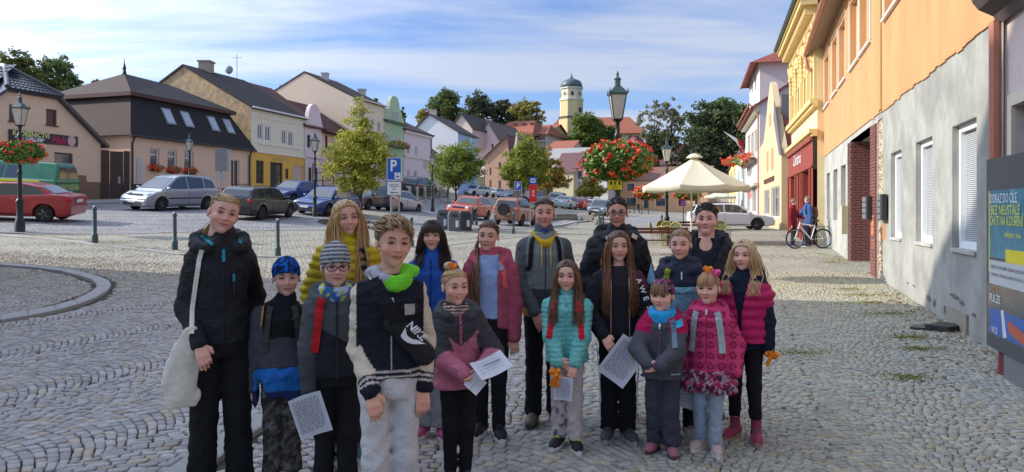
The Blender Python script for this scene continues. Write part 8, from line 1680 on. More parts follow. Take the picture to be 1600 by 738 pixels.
 add('grille',lambda mb:mb.box((fx_(fz-.06)-.02,0,fz-.06),(.06,hw*.95,.15 if kind!='retro' else.24)),M_chrome if kind=='retro' else M_plas);add('lower_grille',lambda mb:mb.box((fx_(.36)-.01,0,.36),(.06,hw*1.25,.13)),M_plas)
 add('front_plate',lambda mb:mb.box((fx_(.50)+.012,0,.47),(.02,.50,.11)),M_plate);rx=T['body'][1][0];add('rear_plate',lambda mb:mb.box((rx-.01,0,.72 if kind not in('sedan',)else.80),(.02,.50,.11)),M_plate)
 def tail(sd):
  def f(mb):
   if kind in('mpv','suv','wagon','retro','van'):mb.ball((rx+.085,sd*(hw-.17),.96 if kind!='wagon' else.88),(.075,.11,.19 if kind!='wagon' else.12),10,6)
   else:mb.ball((rx+.09,sd*(hw-.17),.86),(.13,.14,.10),8,6)
  return f
 for sd in(-1,1):smooth_angle(add('taillight#%d'%sd,tail(sd),M_tail),60)
 mx=A0[0]-.32
 for sd in(-1,1):smooth_angle(add('mirror#%d'%sd,lambda mb,sd=sd:(mb.ball((mx,sd*(hw+.09),A0[1]+.12),(.07,.12,.075),8,6),mb.tube([(mx,sd*(hw-.06),A0[1]+.07),(mx,sd*(hw+.05),A0[1]+.1)],.025,5)),paint),60)
 if D<110:
  def gaps(mb):
   xs_=sorted({round(w[0][0]-.04,2)for w in T['win'][1:]}|{T['win'][-1][-1][0]+.08})
   for sd in(-1,1):
    for x in xs_:mb.tube([(x,sd*(hw*.995+.003),.33),(x,sd*(hw+.004),.6),(x-.02,sd*(hw+.002),.92)],.006,4)
    mb.tube([(T['wx'][0]+.42,sd*(hw+.001),.30),(T['wx'][1]-.42,sd*(hw+.001),.30)],.012,4)
  add('panel_gaps',gaps,M_gapline)
  def hand_(mb):
   for sd in(-1,1):
    for x in[w[0][0]+.12 for w in T['win'][1:]]:mb.tube([(x,sd*(hw+.012),.84),(x+.16,sd*(hw+.012),.84)],.016,5)
  add('door_handles',hand_,paint if kind!='mpv' else paint)
  if kind=='mpv':add('side_moulding',lambda mb:[mb.box((0,sd*(hw+.004),.62),(2.1,.02,.06))for sd in(-1,1)]+[mb.box((fx_(.55)-.015,0,.57),(.05,hw*1.7,.05))],M_plas)
 if rack or kind=='wagon':add('roof_rails',lambda mb:[mb.tube([(-1.6,sd*.56,1.50),(-.9,sd*.58,1.535),(.05,sd*.58,1.50)],.018,5)for sd in(-1,1)],M_plas)
 if kind=='suv':
  w_=add('spare_wheel',tyre,M_tyre);w_.location=(rx-.12,.12,.98);w_.rotation_euler=(0,-PI/2,0);o=bpy.data.objects.new('rim',_carmesh[(kind,'rim')]);link(o,w_);o.rotation_euler=(0,0,0);o.material_slots[0].link='OBJECT';o.material_slots[0].material=rim or M_rim;o.location=(0,0,-.02)
 if plate:pass
 return root
RED=carpaint('red',(.34,.018,.022));SIL=carpaint('silver',(.42,.43,.46),.6,.3);BLK_=carpaint('black',(.006,.006,.007),0);BLUE=carpaint('blue',(.012,.045,.22));DGREY=carpaint('dark_grey',(.07,.08,.09),.5);ORG=carpaint('orange_red',(.52,.085,.02));DUST=carpaint('dusty',(.36,.16,.10),0,.75,(.22,.12,.09));WHT=carpaint('white',(.72,.73,.74),0,.25);GRNV=carpaint('green',(.02,.16,.07));LBL=carpaint('pale_blue',(.26,.36,.46),.4);CRED=carpaint('cherry',(.50,.02,.05));MGREY=carpaint('mid_grey',(.20,.23,.26),.5)
car('sedan',22,27.6,190,RED,'red four door car nearest the left lamp post');car('mpv',268,37,248,SIL,'silver people carrier in front of the mansard house')
car('wagon',406,34.6,80,BLK_,'black estate car with reddish tinted rear behind the tall woman\'s head');car('wagon',513,40,251,BLUE,'blue estate car with roof rails beside the slim lamp post');car('sedan',462,47.5,248,BLUE,'blue saloon parked behind the blue estate car')
car('wagon',574,47.5,250,DGREY,'dark grey estate car behind the pointed linden tree');car('sedan',548,53,250,MGREY,'grey saloon half hidden behind the dark grey estate car');car('wagon',622,50.5,70,SIL,'silver estate car seen from behind beside the parking sign')
car('retro',733,49.5,252,ORG,'orange red retro styled wagon parked in the middle',rack=False);car('suv',805,45.5,72,DUST,'dusty pinkish brown off-roader with a spare wheel on its tail',rim=mat('rim_dusty',(.40,.24,.17),rough=.5));car('wagon',1141,41.5,-4,WHT,'white estate car parked across the street behind the cafe')
gv=car('van',28,35.5,176,GRNV,'green van with yellow lettering partly behind the red car');mb=MB();
mb.box((-.6,.985,.98),(2.6,.01,.30));mb.build('yellow_panel',mat('yellow',(.75,.62,.02),rough=.4),gv);mb=MB();mb.box((-.3,.99,1.22),(3.0,.01,.10));mb.build('yellow_stripe',mat('yellow',(.75,.62,.02),rough=.4),gv)
v,f=textmesh('TAXI 900',.24);meshobj('lettering',[(-.6-a,.993,.98+b)for a,b,_ in v],f,M_plas,gv)
FC='cars parked far up the square'
for a in(('wagon',743,98,232,WHT,'white car with black grille behind the green round linden'),('sedan',722,104,250,WHT,'white car further left behind the round linden'),('wagon',770,108,240,WHT,'small white car just right of the round linden trunk'),('sedan',797,97,238,LBL,'pale blue car left of the stone column'),('sedan',793,109,240,WHT,'white car behind the pale blue car'),('wagon',827,96,236,LBL,'pale blue estate right of the stone column'),
('mpv',872,84,75,MGREY,'grey people carrier right of the red panel'),('sedan',884,80,72,LBL,'blue grey saloon between the red panel and the red car'),('wagon',894,96,250,DGREY,'dark estate behind the blue grey saloon'),('sedan',906,88,74,CRED,'bright cherry red car seen from behind'),('wagon',921,94,250,WHT,'white car beside the cherry red one'),('wagon',939,70,250,MGREY,'grey estate facing the camera at the row end'),('mpv',868,112,250,DGREY,'dark van like car far behind the people carrier'),('wagon',912,110,250,DGREY,'dark car under the small pale linden'),('sedan',950,108,250,LBL,'pale car half behind the flower basket lamp'),('wagon',880,126,250,MGREY,'grey car farthest up by the pale yellow house'),('mpv',655,72,70,DGREY,'dark car behind the silver estate car')):
 car(a[0],a[1],a[2],a[3],a[4],a[5],FC)
 # ---------------------------------------------------------------- street furniture
M_iron=mat('dark_green_iron',(.025,.032,.033),rough=.45,metal=.3,var=.2,vs=10);M_ironl=mat('weathered_green_iron',(.055,.095,.095),rough=.5,metal=.2,var=.3,vs=8);M_lampg=mat('lamp_glass',(.62,.60,.52),rough=.15,var=.12,vs=4,alpha=.72)
def lamp(name,p,H,label,group='cast iron lanterns of the square',basket=None,s=1.0):
 root=empty(name,p,label,'street lamp',group);x,y,z=p;K=H/4.5
 def la(nm,prof,m=M_iron,n=12,sm=False):mb=MB();mb.lathe([(r_*K*s,h_*K)for r_,h_ in prof],(x,y,z),n);o=rel(mb,nm,m,root);return smooth_angle(o,50)
 la('base',[(.15,-.15),(.15,.35),(.125,.40),(.12,.46),(.10,.50),(.095,.95),(.12,.98),(.12,1.03),(.085,1.10),(.065,1.12)])
 la('post',[(.062,1.1),(.058,1.9),(.08,1.93),(.08,1.98),(.055,2.02),(.045,3.05),(.075,3.10),(.075,3.16),(.05,3.2),(.045,3.42),(.09,3.46),(.04,3.50)])
 for k in range(4): # glass panes
  a0,a1=PI/4+k*PI/2,PI/4+(k+1)*PI/2;b_,t_=.125*K*s,.235*K*s;z0,z1=z+3.50*K,z+4.02*K;mb=MB();q=[Vector((x+b_*math.cos(a0),y+b_*math.sin(a0),z0)),Vector((x+b_*math.cos(a1),y+b_*math.sin(a1),z0)),Vector((x+t_*math.cos(a1),y+t_*math.sin(a1),z1)),Vector((x+t_*math.cos(a0),y+t_*math.sin(a0),z1))];d=Vector((math.cos((a0+a1)/2),math.sin((a0+a1)/2),0))*-.006;mb.prism(q,d);rel(mb,'pane',M_lampg,root)
 mb=MB()
 for k in range(4):a0=PI/4+k*PI/2;mb.tube([(x+.13*K*s*math.cos(a0),y+.13*K*s*math.sin(a0),z+3.49*K),(x+.242*K*s*math.cos(a0),y+.242*K*s*math.sin(a0),z+4.03*K)],.012*K,4)
 for zz_,r_ in((3.49,.135),(4.03,.25)):
  pts=[(x+r_*K*s*math.cos(PI/4+k*PI/2),y+r_*K*s*math.sin(PI/4+k*PI/2),z+zz_*K)for k in range(5)];mb.tube(pts,.014*K,4)
 rel(mb,'lantern_frame',M_iron,root)
 mb=MB();mb.lathe([(.265*K*s,z+4.02*K),(.28*K*s,z+4.06*K),(.20*K*s,z+4.13*K),(.12*K*s,z+4.20*K),(.07*K*s,z+4.23*K)],(x,y,0),4,PI/4)
 mb.lathe([(.065*K*s,z+4.23*K),(.065*K*s,z+4.36*K),(.09*K*s,z+4.37*K),(.05*K*s,z+4.41*K),(.02*K*s,z+4.44*K),(.032*K*s,z+4.48*K),(.005,z+4.56*K)],(x,y,0),8)
 for k in range(4):a0=PI/4+k*PI/2;c_=(x+.27*K*s*math.cos(a0),y+.27*K*s*math.sin(a0));mb.lathe([(.02*K,z+4.04*K),(.028*K,z+4.08*K),(.012*K,z+4.12*K),(.003*K,z+4.17*K)],(c_[0],c_[1],0),6)
 rel(mb,'lantern_roof',M_ironl,root);mb=MB();mb.ball((x,y,z+3.72*K),(.045*K,.045*K,.10*K),8,6);rel(mb,'bulb',mat('bulb',(.75,.73,.66),rough=.3),root);return root
pc=P(965,16.2);pc.z=g(pc.x,pc.y);lamp('street_lamp',pc,4.52,'large lantern lamp post behind the group with a full geranium basket')
pl=P(31,24);pl.z=g(pl.x,pl.y);lamp('street_lamp',pl,4.52,'left lantern lamp post in front of the red car',s=1.0)
for px,D,H_,lb in((296,40.5,3.9,'lantern lamp behind the silver people carrier'),(492,37.5,4.3,'lantern lamp in front of the blue estate car'),(676,54,4.5,'lantern lamp between silver estate and orange wagon'),(1042,31,4.35,'lantern lamp standing left of the cream parasol'),(905,118,4.2,'small distant lantern left of the pale linden'),(757,108,4.2,'distant lantern beside the tan house'),(586,62,4.2,'lantern lamp half hidden behind the linden foliage')):
 p=onG(px,D);lamp('street_lamp',p,H_,lb)
def basket(p,zc,r,label,n=2600,nf=420,hz_=.42,fs=.055,rs=.045):
 b=empty('flower_basket',(p.x,p.y,zc),label,'flower basket');mb=MB();mb.lathe([(r*.35,zc-hz_*.75),(r*.62,zc-hz_*.2),(r*.66,zc)],(p.x,p.y,0),14);rel(mb,'planter',M_iron,b);flowers('f',b,(p.x,p.y,zc),(r,r,hz_),n,nf,M_fol,M_blo,rs,fs)
basket(pc,zat(252,16.2),.78,'huge basket of red geraniums and green trailing leaves on the large lantern',6000,120,.46,.058,.042)
basket(pl,zat(238,24),.72,'round basket of orange red geraniums on the left lantern post',4000,85,.37,.062,.045)
p=onG(1042,31);basket(Vector((p.x+.9,p.y+9,0)),zat(302,40),.8,'red and orange geranium basket half hidden under the cream parasol',1300,70,.35,.10,.09)
p=onG(1075,45);basket(Vector((p.x,p.y,0)),zat(304,45),.8,'second geranium basket behind the parasol pole',1300,70,.35,.10,.09)
# yellow sign on the lamp
def flat_sign(name,label,px,py0,py1,D,wpx,mframe,mface,poles=(),cat='sign',th=.03,inset=.02,pm=None,zg=None,pole_top=None):
 c=P(px,D);w_=wpx/F*D;z1,z0=zat(py0,D),zat(py1,D);r_=empty(name,(c.x,D,z0),label,cat);mb=MB();mb.box((c.x,D,(z0+z1)/2),(w_,th,z1-z0));rel(mb,'panel',mframe,r_)
 if mface is not None:mb=MB();mb.box((c.x,D-th/2-.002,(z0+z1)/2),(w_-inset*2,.004,z1-z0-inset*2));rel(mb,'face',mface,r_)
 for dx in poles:mb=MB();x=c.x+dx;mb.tube([(x,D+th/2+.03,g(x,D)-.1),(x,D+th/2+.03,pole_top if pole_top else z1)],.032,8);rel(mb,'pole',pm or M_grayp,r_)
 return r_,c.x,D-th/2-.006,z0,z1,w_
M_ys=mat('yellow',(.75,.62,.02),rough=.4);M_blue=mat('sign_blue',(.012,.10,.48),rough=.35,var=.04);M_sw=mat('sign_white',(.74,.75,.76),rough=.4,var=.04);M_bk=mat('black_print',(.02,.02,.02),var=0)
r_,x,y,z0,z1,w_=flat_sign('lamp_sign','small yellow plate with three dark pictograms on the lamp post',961,280.5,297.5,16.05,24,M_bk,M_ys,inset=.012)
mb=MB();zc=z0+(z1-z0)*.64
for i,dx in enumerate((-.09,0,.09)):
 mb.ball((x+dx,y,zc+.03),(.018,.003,.018),8,5);mb.box((x+dx,y,zc-.01),(.03+.02*(i==0),.004,.045));
 if i==2:mb.box((x+dx+.02,y,zc-.02),(.05,.004,.02))
rel(mb,'pictograms',M_bk,r_)
for i in range(2):mb=MB();mb.box((x,y,z0+.045+.03*i),(.16-.05*i,.004,.008));rel(mb,'text_line',M_bk,r_)
# parking sign
r_,x,y,z0,z1,w_=flat_sign('parking_sign','blue and white P sign with VJEZD plate and arrow on two poles',616,246.5,282,21.5,23,M_sw,M_blue,poles=(-.09,.13),inset=.018,pole_top=zat(247,21.5))
v,f=textmesh('P',.46,0,0,.012);meshobj('lettering',[(x+a*.85-.02-r_.location.x,y-.002-r_.location.y,z0+(z1-z0)*.62+b-r_.location.z)for a,b,_ in v],f,M_sw,r_)
mb=MB();mb.box((x+.10,y,z0+.13),(.17,.004,.19));rel(mb,'symbol_field',M_sw,r_);mb=MB();mb.prism([(x+.05,y-.004,z0+.15),(x+.065,y-.004,z0+.08),(x+.135,y-.004,z0+.08),(x+.15,y-.004,z0+.15),(x+.12,y-.004,z0+.125),(x+.08,y-.004,z0+.125)],(0,-.002,0));mb.ball((x+.10,y-.002,z0+.19),(.03,.003,.012),8,4);rel(mb,'disc_symbol',M_blue,r_)
zA,zB=zat(305.5,21.5),zat(283.5,21.5);mb=MB();mb.box((x,y+.02,(zA+zB)/2),(w_*.98,.02,zB-zA));rel(mb,'lower_panel',M_grayp,r_);mb=MB();mb.box((x,y+.006,(zA+zB)/2),(w_*.90,.006,(zB-zA)*.9));rel(mb,'lower_face',M_sw,r_)
for t_,zz_,sz in(('VJEZD',.70,.125),('5x',.45,.12)):
 v,f=textmesh(t_,sz);meshobj('lettering',[(x+a*.85-r_.location.x,y-r_.location.y,zA+(zB-zA)*zz_+b-r_.location.z)for a,b,_ in v],f,M_bk,r_)
mb=MB();zc=zA+(zB-zA)*.20;mb.box((x+.03,y,zc),(.20,.004,.018));mb.prism([(x-.13,y,zc),(x-.05,y,zc+.022),(x-.05,y,zc-.022)],(0,-.003,0));rel(mb,'arrow',M_bk,r_)
mb=MB();mb.box((x-.24,y+.16,z0+.05),(.03,.02,z1-z0-.1));rel(mb,'second_board',M_blue,r_)
r_,x,y,z0,z1,w_=flat_sign('parking_sign','smaller blue P sign on a dark post left of the red panel',809.5,284,298,52,11,M_sw,M_blue,poles=(.0,),inset=.03,pm=M_iron);v,f=textmesh('P',.48,0,0,.015);meshobj('lettering',[(x+a-r_.location.x,y-r_.location.y,z0+(z1-z0)*.5+b-r_.location.z)for a,b,_ in v],f,M_sw,r_)
r_,x,y,z0,z1,w_=flat_sign('bus_stop_panel','tall red information panel topped by a blue bus stop sign',833,277,288,42,11.5,M_blue,M_blue,poles=(-.16,.16),inset=.03,pm=M_grayp)
mb=MB();mb.box((x,y-.004,(z0+z1)/2),(w_*.62,.006,(z1-z0)*.55));rel(mb,'white_field',M_sw,r_);mb=MB();mb.box((x,y-.010,(z0+z1)/2),(w_*.42,.006,(z1-z0)*.22));rel(mb,'bus_symbol',M_blue,r_);za,zb_=zat(316,42),zat(288.5,42);mb=MB();mb.box((x,y+.05,(za+zb_)/2),(w_*1.0,.16,zb_-za));rel(mb,'red_box',mat('panel_red',(.60,.015,.02),rough=.4),r_)
v,f=textmesh('BUS',.22);meshobj('lettering',[(x+b-r_.location.x,y-.034-r_.location.y,(za+zb_)/2-a-r_.location.z)for a,b,_ in v],f,M_sw,r_)
# back of traffic signs left of the tall woman
r_,x,y,z0,z1,w_=flat_sign('traffic_sign','back of a tall grey traffic sign on a pole behind the tall woman',345,232,268,19,17,M_grayp,None,poles=(-.02,),th=.03,pole_top=zat(231,19));mb=MB();mb.box((x+.16,y+.05,(z0+z1)/2-.02),(.14,.05,(z1-z0)*.95));mb.box((x+.02,y-.0,z0-.13),(.22,.03,.16));rel(mb,'side_board',mat('sign_back',(.40,.42,.43),rough=.5),r_)
# bollards
def bollard(p,H_,label,m=M_ironl,grp='slim iron bollards'):
 r_=empty('bollard',p,label,'bollard',grp);mb=MB();mb.lathe([(.085,-.1),(.085,.22),(.07,.25),(.055,.27),(.05,H_-.08),(.07,H_-.075),(.07,H_-.05),(.045,H_-.03),(.05,H_-.01),(.02,H_+.03)],tuple(p),12);smooth_angle(rel(mb,'shaft',m,r_),40);mb=MB();mb.ball((p.x,p.y,p.z+H_),(.05,.05,.04),8,6);rel(mb,'cap',M_grayp,r_)
for px,D,lb in((148,20.2,'green iron bollard right of the red car'),(273,20.2,'green iron bollard between red car and tall woman'),(434,20.2,'bollard between tall woman and camouflage cap'),(643,25,'dark bollard behind the varsity jacket boy\'s head'),(774,33.8,'bollard left of the pair in front of the dusty off-roader'),(802,36.8,'bollard right of the pair in front of the dusty off-roader'),(738,42,'short bollard behind the dustbins'),(744.5,42,'short bollard beside the one behind the dustbins'),(936,46,'bollard at the kerb corner, left one of the two'),(943,46,'bollard at the kerb corner, right one of the two'),(1034,36,'bollard with pointed top left of the parasol pole')):
 bollard(onG(px,D),1.0,lb)
 # tall stone flag column / statue, rails, planter ring
p=onG(808,88);r_=empty('stone_column',p,'pale stone column with small statue between two lindens','column');mb=MB();mb.box((p.x,p.y,p.z+.3),(2.2,2.2,.7));mb.box((p.x,p.y,p.z+1.3),(1.0,1.0,1.5),tp=.85);mb.box((p.x,p.y,p.z+2.15),(1.15,1.15,.18));rel(mb,'pedestal',M_stone,r_)
mb=MB();mb.lathe([(.34,p.z+2.24),(.28,p.z+2.6),(.25,p.z+6.2),(.42,p.z+6.5),(.42,p.z+6.65)],(p.x,p.y,0),12);rel(mb,'shaft',M_stone,r_);mb=MB();mb.tube([(p.x,p.y,p.z+6.6),(p.x,p.y,p.z+7.4),(p.x,p.y,p.z+7.9)],(.32,.22,.14),8);mb.ball((p.x,p.y,p.z+8.1),(.16,.16,.2),8,6);rel(mb,'statue',M_stone,r_)
r_=empty('iron_railing',onG(668,66),'dark iron railing between stone posts below the lavender house','railing');pts=[onG(px,D)for px,D in((640,60),(652,61),(664,62.5),(676,64),(688,66),(700,68))]
for a,b in zip(pts[:-1],pts[1:]):
 mb=MB();mb.tube([a+Vector((0,0,1.0)),b+Vector((0,0,1.0))],.035,5);mb.tube([a+Vector((0,0,.35)),b+Vector((0,0,.35))],.03,5)
 for k in range(7):q=a.lerp(b,(k+.5)/7);mb.tube([q+Vector((0,0,.35)),q+Vector((0,0,1.0))],.022,4)
 rel(mb,'rail_panel',M_iron,r_)
for q in pts:mb=MB();mb.box((q.x,q.y,q.z+.55),(.22,.22,1.2));mb.ball((q.x,q.y,q.z+1.25),.15,8,6);rel(mb,'post',M_stone,r_)
r_=empty('terrace_railing',onG(500,58),'dark terrace railing before the pink baroque house','railing');pts=[rowP(px)+Vector((.95*1.8,-.31*1.8,0))for px in(459,475,492,508,524)]
for q in pts:q.z=g(q.x,q.y)
for a,b in zip(pts[:-1],pts[1:]):mb=MB();[mb.tube([a+Vector((0,0,h_)),b+Vector((0,0,h_))],.04,5)for h_ in(.9,1.5,2.2)];mb.tube([a,a+Vector((0,0,2.2))],.05,5);rel(mb,'rail_panel',M_iron,r_)
mb=MB();mb.box((p.x,p.y,0),(.1,.1,.1));mb=MB()
q0=onG(570,34.5);r_=empty('tree_ring',q0,'low dark ring of setts and dry leaves around the pointed linden','planter');mb=MB()
for k in range(22):a=2*PI*k/22;x,y=q0.x+2.0*math.cos(a),q0.y+1.6*math.sin(a);mb.box((x,y,g(x,y)+.05),(.5,.22,.16),a+PI/2)
o=rel(mb,'ring_stones',mat('dark_stone',(.12,.10,.08),rough=.9,var=.3),r_);tag(o,kind='stuff')
# stone retaining wall at the car park corner
pts=[onG(px,D)for px,D in((842,52),(872,56),(905,58),(924,57),(930,52))];r_=empty('retaining_wall',pts[1],'low grey stepped retaining wall in front of the parked car row','wall')
for a,b in zip(pts[:-1],pts[1:]):
 for j in range(3):
  n=max(1,int((b-a).length/.9))
  for k in range(n):s0,s1=a.lerp(b,k/n+.006),a.lerp(b,(k+1)/n-.006);t=(b-a).normalized();nn=Vector((-t.y,t.x,0));mb=MB();z_=min(a.z,b.z)-.15+j*.24;o_=nn*(.10*j);mb.hexa([s0+o_+Vector((0,0,z_-s0.z)),s1+o_+Vector((0,0,z_-s1.z)),s1+o_+nn*.4+Vector((0,0,z_-s1.z)),s0+o_+nn*.4+Vector((0,0,z_-s0.z))],[s0+o_+Vector((0,0,z_-s0.z+.22)),s1+o_+Vector((0,0,z_-s1.z+.22)),s1+o_+nn*.4+Vector((0,0,z_-s1.z+.22)),s0+o_+nn*.4+Vector((0,0,z_-s0.z+.22))]);rel(mb,'stone',mat('wall_stone_dark',(.17,.16,.14),rough=.95,var=.3,vs=4),r_)
  # recycling bins
def bin_(px,D,label,m,rz=.2,s=1.0):
 p=onG(px,D);r_=empty('recycling_bin',p,label,'bin','grey recycling bins',rz=rz);r_.scale=(.70,.7,.78);mb=MB();mb.prism([(-.42*s,-.35,0),(.42*s,-.35,0),(.42*s,-.35,1.0),(.30*s,-.35,1.22),(-.30*s,-.35,1.22),(-.42*s,-.35,1.0)],(0,.7,0));mb.build('body',m,r_);mb=MB();mb.box((0,-.36,.95),(.4,.02,.16));mb.build('slot',M_dark,r_);mb=MB();mb.box((.16,-.362,.45),(.2,.02,.42));mb.build('label_sheet',M_sw,r_);mb=MB();mb.box((0,0,1.24),(.6*s,.72,.05));mb.build('lid',M_grayp,r_)
M_bin=mat('bin_grey',(.11,.13,.15),rough=.5,var=.1)
bin_(691,36.5,'grey recycling bin farthest left of three',M_bin);bin_(709.5,36,'grey recycling bin in the middle of three',M_bin);bin_(727,37,'darker low recycling bin farthest right of three',mat('bin_dark',(.05,.06,.07),rough=.5))
# ---------------------------------------------------------------- cafe: parasol, chairs, bench, tables, awning
M_canv=mat('cream_canvas',(.80,.77,.60),rough=.9,var=.04,bump=.1,bs=200)
_b=M_canv.node_tree;_p=_b.nodes['Principled BSDF'];_t=_b.nodes.new('ShaderNodeBsdfTranslucent');_x=_b.nodes.new('ShaderNodeMixShader');_x.inputs[0].default_value=.3;_b.links.new(_p.inputs['Base Color'].links[0].from_socket,_t.inputs[0]);_b.links.new(_p.outputs[0],_x.inputs[1]);_b.links.new(_t.outputs[0],_x.inputs[2]);_b.links.new(_x.outputs[0],_b.nodes['Material Output'].inputs[0])
def parasol(p,r,zt_,ze_,label,n=8,rot=.2,poles=2,sag=.10,name='parasol'):
 root=empty(name,p,label,'parasol');c=Vector((p.x,p.y,0));mb=MB();K=6;rings=[];seg=n*4
 for i in range(K+1):
  t=i/K;ring=[]
  for j in range(seg):
   a=rot+2*PI*j/seg;u=(j%4)/4;kk=math.cos(PI/n)/math.cos((a-rot)%(2*PI/n)-PI/n);rr=r*t*kk;z=zt_+(ze_-zt_)*t-sag*.35*math.sin(PI*t)-.06*t*math.sin(PI*u);ring.append((c.x+rr*math.cos(a),c.y+rr*math.sin(a),z))
  rings.append(ring)
 vs=[q for r_ in rings for q in r_];fs=[]
 for i in range(K):
  for j in range(seg):j2=(j+1)%seg;fs.append((i*seg+j,(i+1)*seg+j,(i+1)*seg+j2,i*seg+j2))
 b=len(vs);val=[(q[0],q[1],q[2]-.20)for q in rings[-1]];vs+=val;fs+=[(K*seg+j,K*seg+(j+1)%seg,b+(j+1)%seg,b+j)for j in range(seg)];mb.add(vs,fs);o=rel(mb,'canopy',M_canv,root,True);smooth_angle(o,30);md=o.modifiers.new('t','SOLIDIFY');md.thickness=.006
 mb=MB();mb.lathe([(r*.16,zt_-.02),(r*.10,zt_+.10),(.03,zt_+.16)],(c.x,c.y,0),8,rot);rel(mb,'top_cap',M_canv,root)
 for k in range(n):a=rot+2*PI*k/n;mb=MB();mb.tube([(c.x,c.y,ze_+.25),(c.x+r*.55*math.cos(a),c.y+r*.55*math.sin(a),ze_+(zt_-ze_)*.42-.05)],.016,4);rel(mb,'rib',M_cream,root)
 for k in range(poles):mb=MB();x=c.x-.12+.28*k;mb.tube([(x,c.y,p.z-.05),(x,c.y,zt_ if k==0 else ze_+.1)],.04,8);rel(mb,'pole',M_cream,root)
 mb=MB();mb.box((c.x,c.y,p.z+.04),(.7,.7,.1));rel(mb,'foot',M_grayp,root);return root
p=onG(1085,29.5);parasol(p,2.15,zat(246,29.5),zat(291,29.5),'big cream parasol over the cafe tables',8,.3)
p=onG(1125,78);parasol(p,1.7,zat(298,78),zat(307,78),'small white parasol far up the street',8,.2,poles=1,name='parasol')
M_wick=mat('gold_wicker',(.38,.30,.10),rough=.6,var=.35,vs=30,bump=.5,bs=60);M_wick2=mat('wicker_green',(.10,.12,.04),rough=.7)
def cafe_chair(p,rz,label):
 r_=empty('cafe_chair',p,label,'chair','round backed wicker cafe chairs',rz=rz);mb=MB();mb.lathe([(.24,.44),(.25,.47),(.0,.475)],(0,0,0),14);mb.build('seat',M_wick,r_)
 mb=MB();n=16;pts=[(.22*math.cos(2*PI*k/n),.24+.03*math.sin(2*PI*k/n),.70+.21*math.sin(2*PI*k/n))for k in range(n+1)];mb.tube(pts,.022,6,cap=False);mb.build('back_ring',M_wick,r_);mb=MB();mb.poly(pts[:-1]);o=mb.build('back_weave',M_wick2,r_)
 for x,y in((-.18,-.16),(.18,-.16),(-.18,.18),(.18,.18)):mb=MB();mb.tube([(x*1.15,y*1.15,0),(x,y,.45)],.016,6);mb.build('leg',M_wick,r_)
 for sd in(-1,1):mb=MB();mb.tube([(sd*.2,.22,.66),(sd*.27,0,.66),(sd*.22,-.16,.62),(sd*.2,-.16,.45)],.014,5);mb.build('armrest',M_wick,r_)
for px,D,rz,lb in((1027,27,1.2,'wicker cafe chair farthest left'),(1045,28.5,2.6,'wicker cafe chair second from left with back to the camera'),(1052,27,-.6,'wicker cafe chair turned to its table'),(1062,27.8,.4,'wicker cafe chair right of the table'),(1122,27.5,1.0,'wicker cafe chair just right of the dark haired boy'),(1131,28.2,2.4,'wicker cafe chair at the right end of the row'),(1036,30,0,'wicker cafe chair behind the front table')):cafe_chair(onG(px,D),rz,lb)
for px,D,lb in((1044,28,'round cafe table among the left wicker chairs'),(1112,28.5,'round cafe table behind the dark haired boy')):
 p=onG(px,D);r_=empty('cafe_table',p,lb,'table');mb=MB();mb.lathe([(.38,.72),(.38,.75)],tuple(p),18);rel(mb,'tabletop',M_wick,r_);mb=MB();mb.lathe([(.22,0),(.04,.04),(.03,.72)],tuple(p),10);rel(mb,'pedestal',M_iron,r_)
p=onG(1030,23.5);r_=empty('park_bench',p,'brown slatted bench with dark metal legs behind the young man','bench',rz=-.03);M_bw=mat('bench_wood',(.14,.05,.035),rough=.6,var=.25,vs=5,stretch=(1,8,8))
for zz_,yy in((.80,.18),(.70,.16)):mb=MB();mb.box((.1,yy,zz_),(1.7,.035,.085));mb.build('back_slat',M_bw,r_)
for k in range(3):mb=MB();mb.box((.1,-.20+.14*k,.45),(1.7,.115,.035));mb.build('seat_slat',M_bw,r_)
for x in(-.72,.92):mb=MB();mb.tube([(x,-.22,0),(x,-.2,.43),(x,.12,.43),(x,.21,.86)],.022,6);mb.tube([(x,.12,.43),(x,.24,0)],.022,6);mb.build('leg',M_iron,r_)
p=onG(1062,30.5);r_=empty('park_bench',p,'second dark bench further back behind the wicker chairs','bench')
for zz_ in(.82,.70):mb=MB();mb.box((0,.15,zz_),(1.7,.035,.085));mb.build('back_slat',M_bw,r_)
mb=MB();mb.box((0,-.05,.45),(1.7,.4,.035));mb.build('seat',M_bw,r_)
for x in(-.8,.8):mb=MB();mb.tube([(x,-.2,0),(x,-.2,.43),(x,.12,.43),(x,.18,.88)],.022,6);mb.build('leg',M_iron,r_)
# small red and blue round sign behind parasol, posts
r_,x,y,z0,z1,w_=flat_sign('street_sign','small blue and red sign on a dark post under the parasol',1068,311,321,52,7,mat('panel_red',(.60,.015,.02)),M_blue,poles=(0,),inset=.06,pm=M_iron)
for px,D in((984,95),(991,95),(999,100),(1013,100),(1003,92)):
 p=onG(px,D);bollard(p,2.4 if px in(1013,)else 1.1,'thin post standing before the orange house at column %s'%{984:'left of the shop window',991:'under the shop window',999:'beside the pedestrian',1013:'right of the door, tallest',1003:'right of the pedestrian'}[px],M_iron,'posts before the orange house')
p=onG(1060,140)
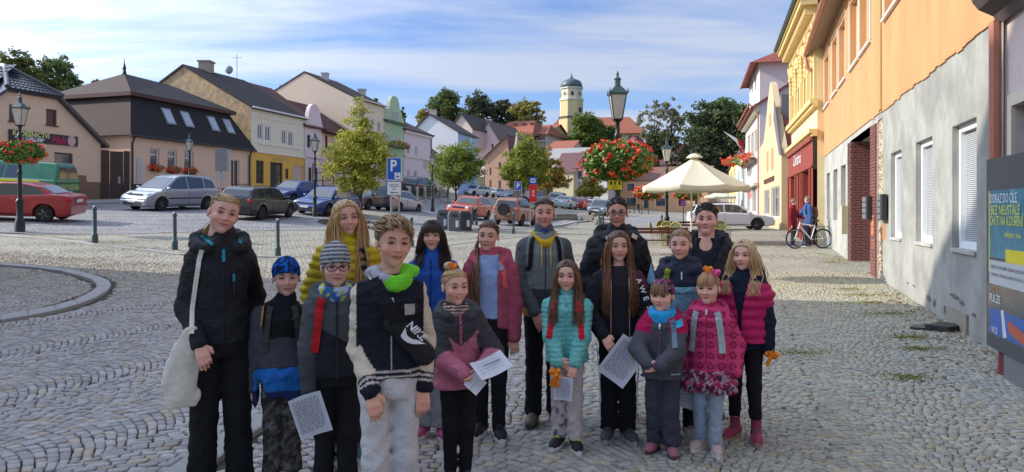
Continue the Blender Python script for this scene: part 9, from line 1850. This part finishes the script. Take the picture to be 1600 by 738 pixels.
# flags on white pole
p=P(1163,70);r_=empty('flag',(p.x,p.y,8),'white and red flag on an angled pole at the white houses','flag');mb=MB();mb.tube([(p.x,p.y,6.2),(p.x-.9,p.y-.5,8.6)],.04,5);rel(mb,'pole',M_white,r_);mb=MB();mb.add([(p.x-.9,p.y-.5,8.6),(p.x-.2,p.y-.5,8.2),(p.x+.1,p.y-.3,6.9),(p.x-.5,p.y-.3,7.3)],[(0,1,2,3)]);rel(mb,'red_field',mat('panel_red',(.60,.015,.02)),r_);mb=MB();mb.add([(p.x-2.2,p.y-.5,9.3),(p.x-.95,p.y-.5,8.65),(p.x-.5,p.y-.5,7.6),(p.x-1.0,p.y-.5,8.3)],[(0,1,2,3)]);rel(mb,'white_field',M_white,r_)
# bicycle
def bicycle(p,rz,label):
 r_=empty('bicycle',p,label,'bicycle',rz=rz);M_f=mat('bike_white',(.62,.64,.66),rough=.3,var=.03)
 for x in(-.52,.52):
  mb=MB();n=26;pts=[(x+.33*math.cos(2*PI*k/n),0,.34+.33*math.sin(2*PI*k/n))for k in range(n+1)];mb.tube(pts,.022,6,cap=False);w_=mb.build('wheel',M_tyre,r_);mb=MB();pts=[(x+.30*math.cos(2*PI*k/n),0,.34+.30*math.sin(2*PI*k/n))for k in range(n+1)];mb.tube(pts,.012,4,cap=False)
  for k in range(14):a=2*PI*k/14;mb.tube([(x,0,.34),(x+.3*math.cos(a),0,.34+.3*math.sin(a))],.003,3)
  mb.ball((x,0,.34),.035,8,6);mb.build('rim',M_chrome,w_)
 mb=MB();bb_,hd,st_,rw2,fw_=(-.08,0,.32),(.36,0,.80),(-.22,0,.78),(-.52,0,.34),(.52,0,.34)
 for a,b,q in((bb_,hd,.024),(bb_,st_,.020),(st_,(.33,0,.86),.022),(rw2,bb_,.013),(rw2,st_,.013),((.33,0,.92),hd,.022),(hd,fw_,.018)):mb.tube([a,b],q,6)
 mb.build('frame',M_f,r_);mb=MB();mb.tube([st_,(-.26,0,.95)],.014,6);mb.ball((-.27,0,.97),(.14,.07,.035),10,6);mb.build('saddle',M_dark,r_);mb=MB();mb.tube([(.33,0,.9),(.30,0,1.02)],.014,6);mb.tube([(.26,-.30,1.04),(.32,0,1.02),(.26,.30,1.04)],.014,6);mb.build('handlebar',M_dark,r_);mb=MB();n=12;mb.tube([(-.08+.09*math.cos(2*PI*k/n),-.03,.32+.09*math.sin(2*PI*k/n))for k in range(n+1)],.008,4,cap=False);mb.tube([(-.08,-.04,.32),(-.02,-.08,.17)],.01,4);mb.box((-.02,-.11,.17),(.09,.08,.02));mb.build('crank',M_dark,r_);mb=MB();mb.box((-.5,0,.75),(.36,.14,.02));mb.build('rack',M_dark,r_)
bicycle(onG(1264,25.6),math.radians(188),'white framed bicycle parked in front of the red shop')
for i,(px,D)in enumerate(((1243,26.8),)):pass
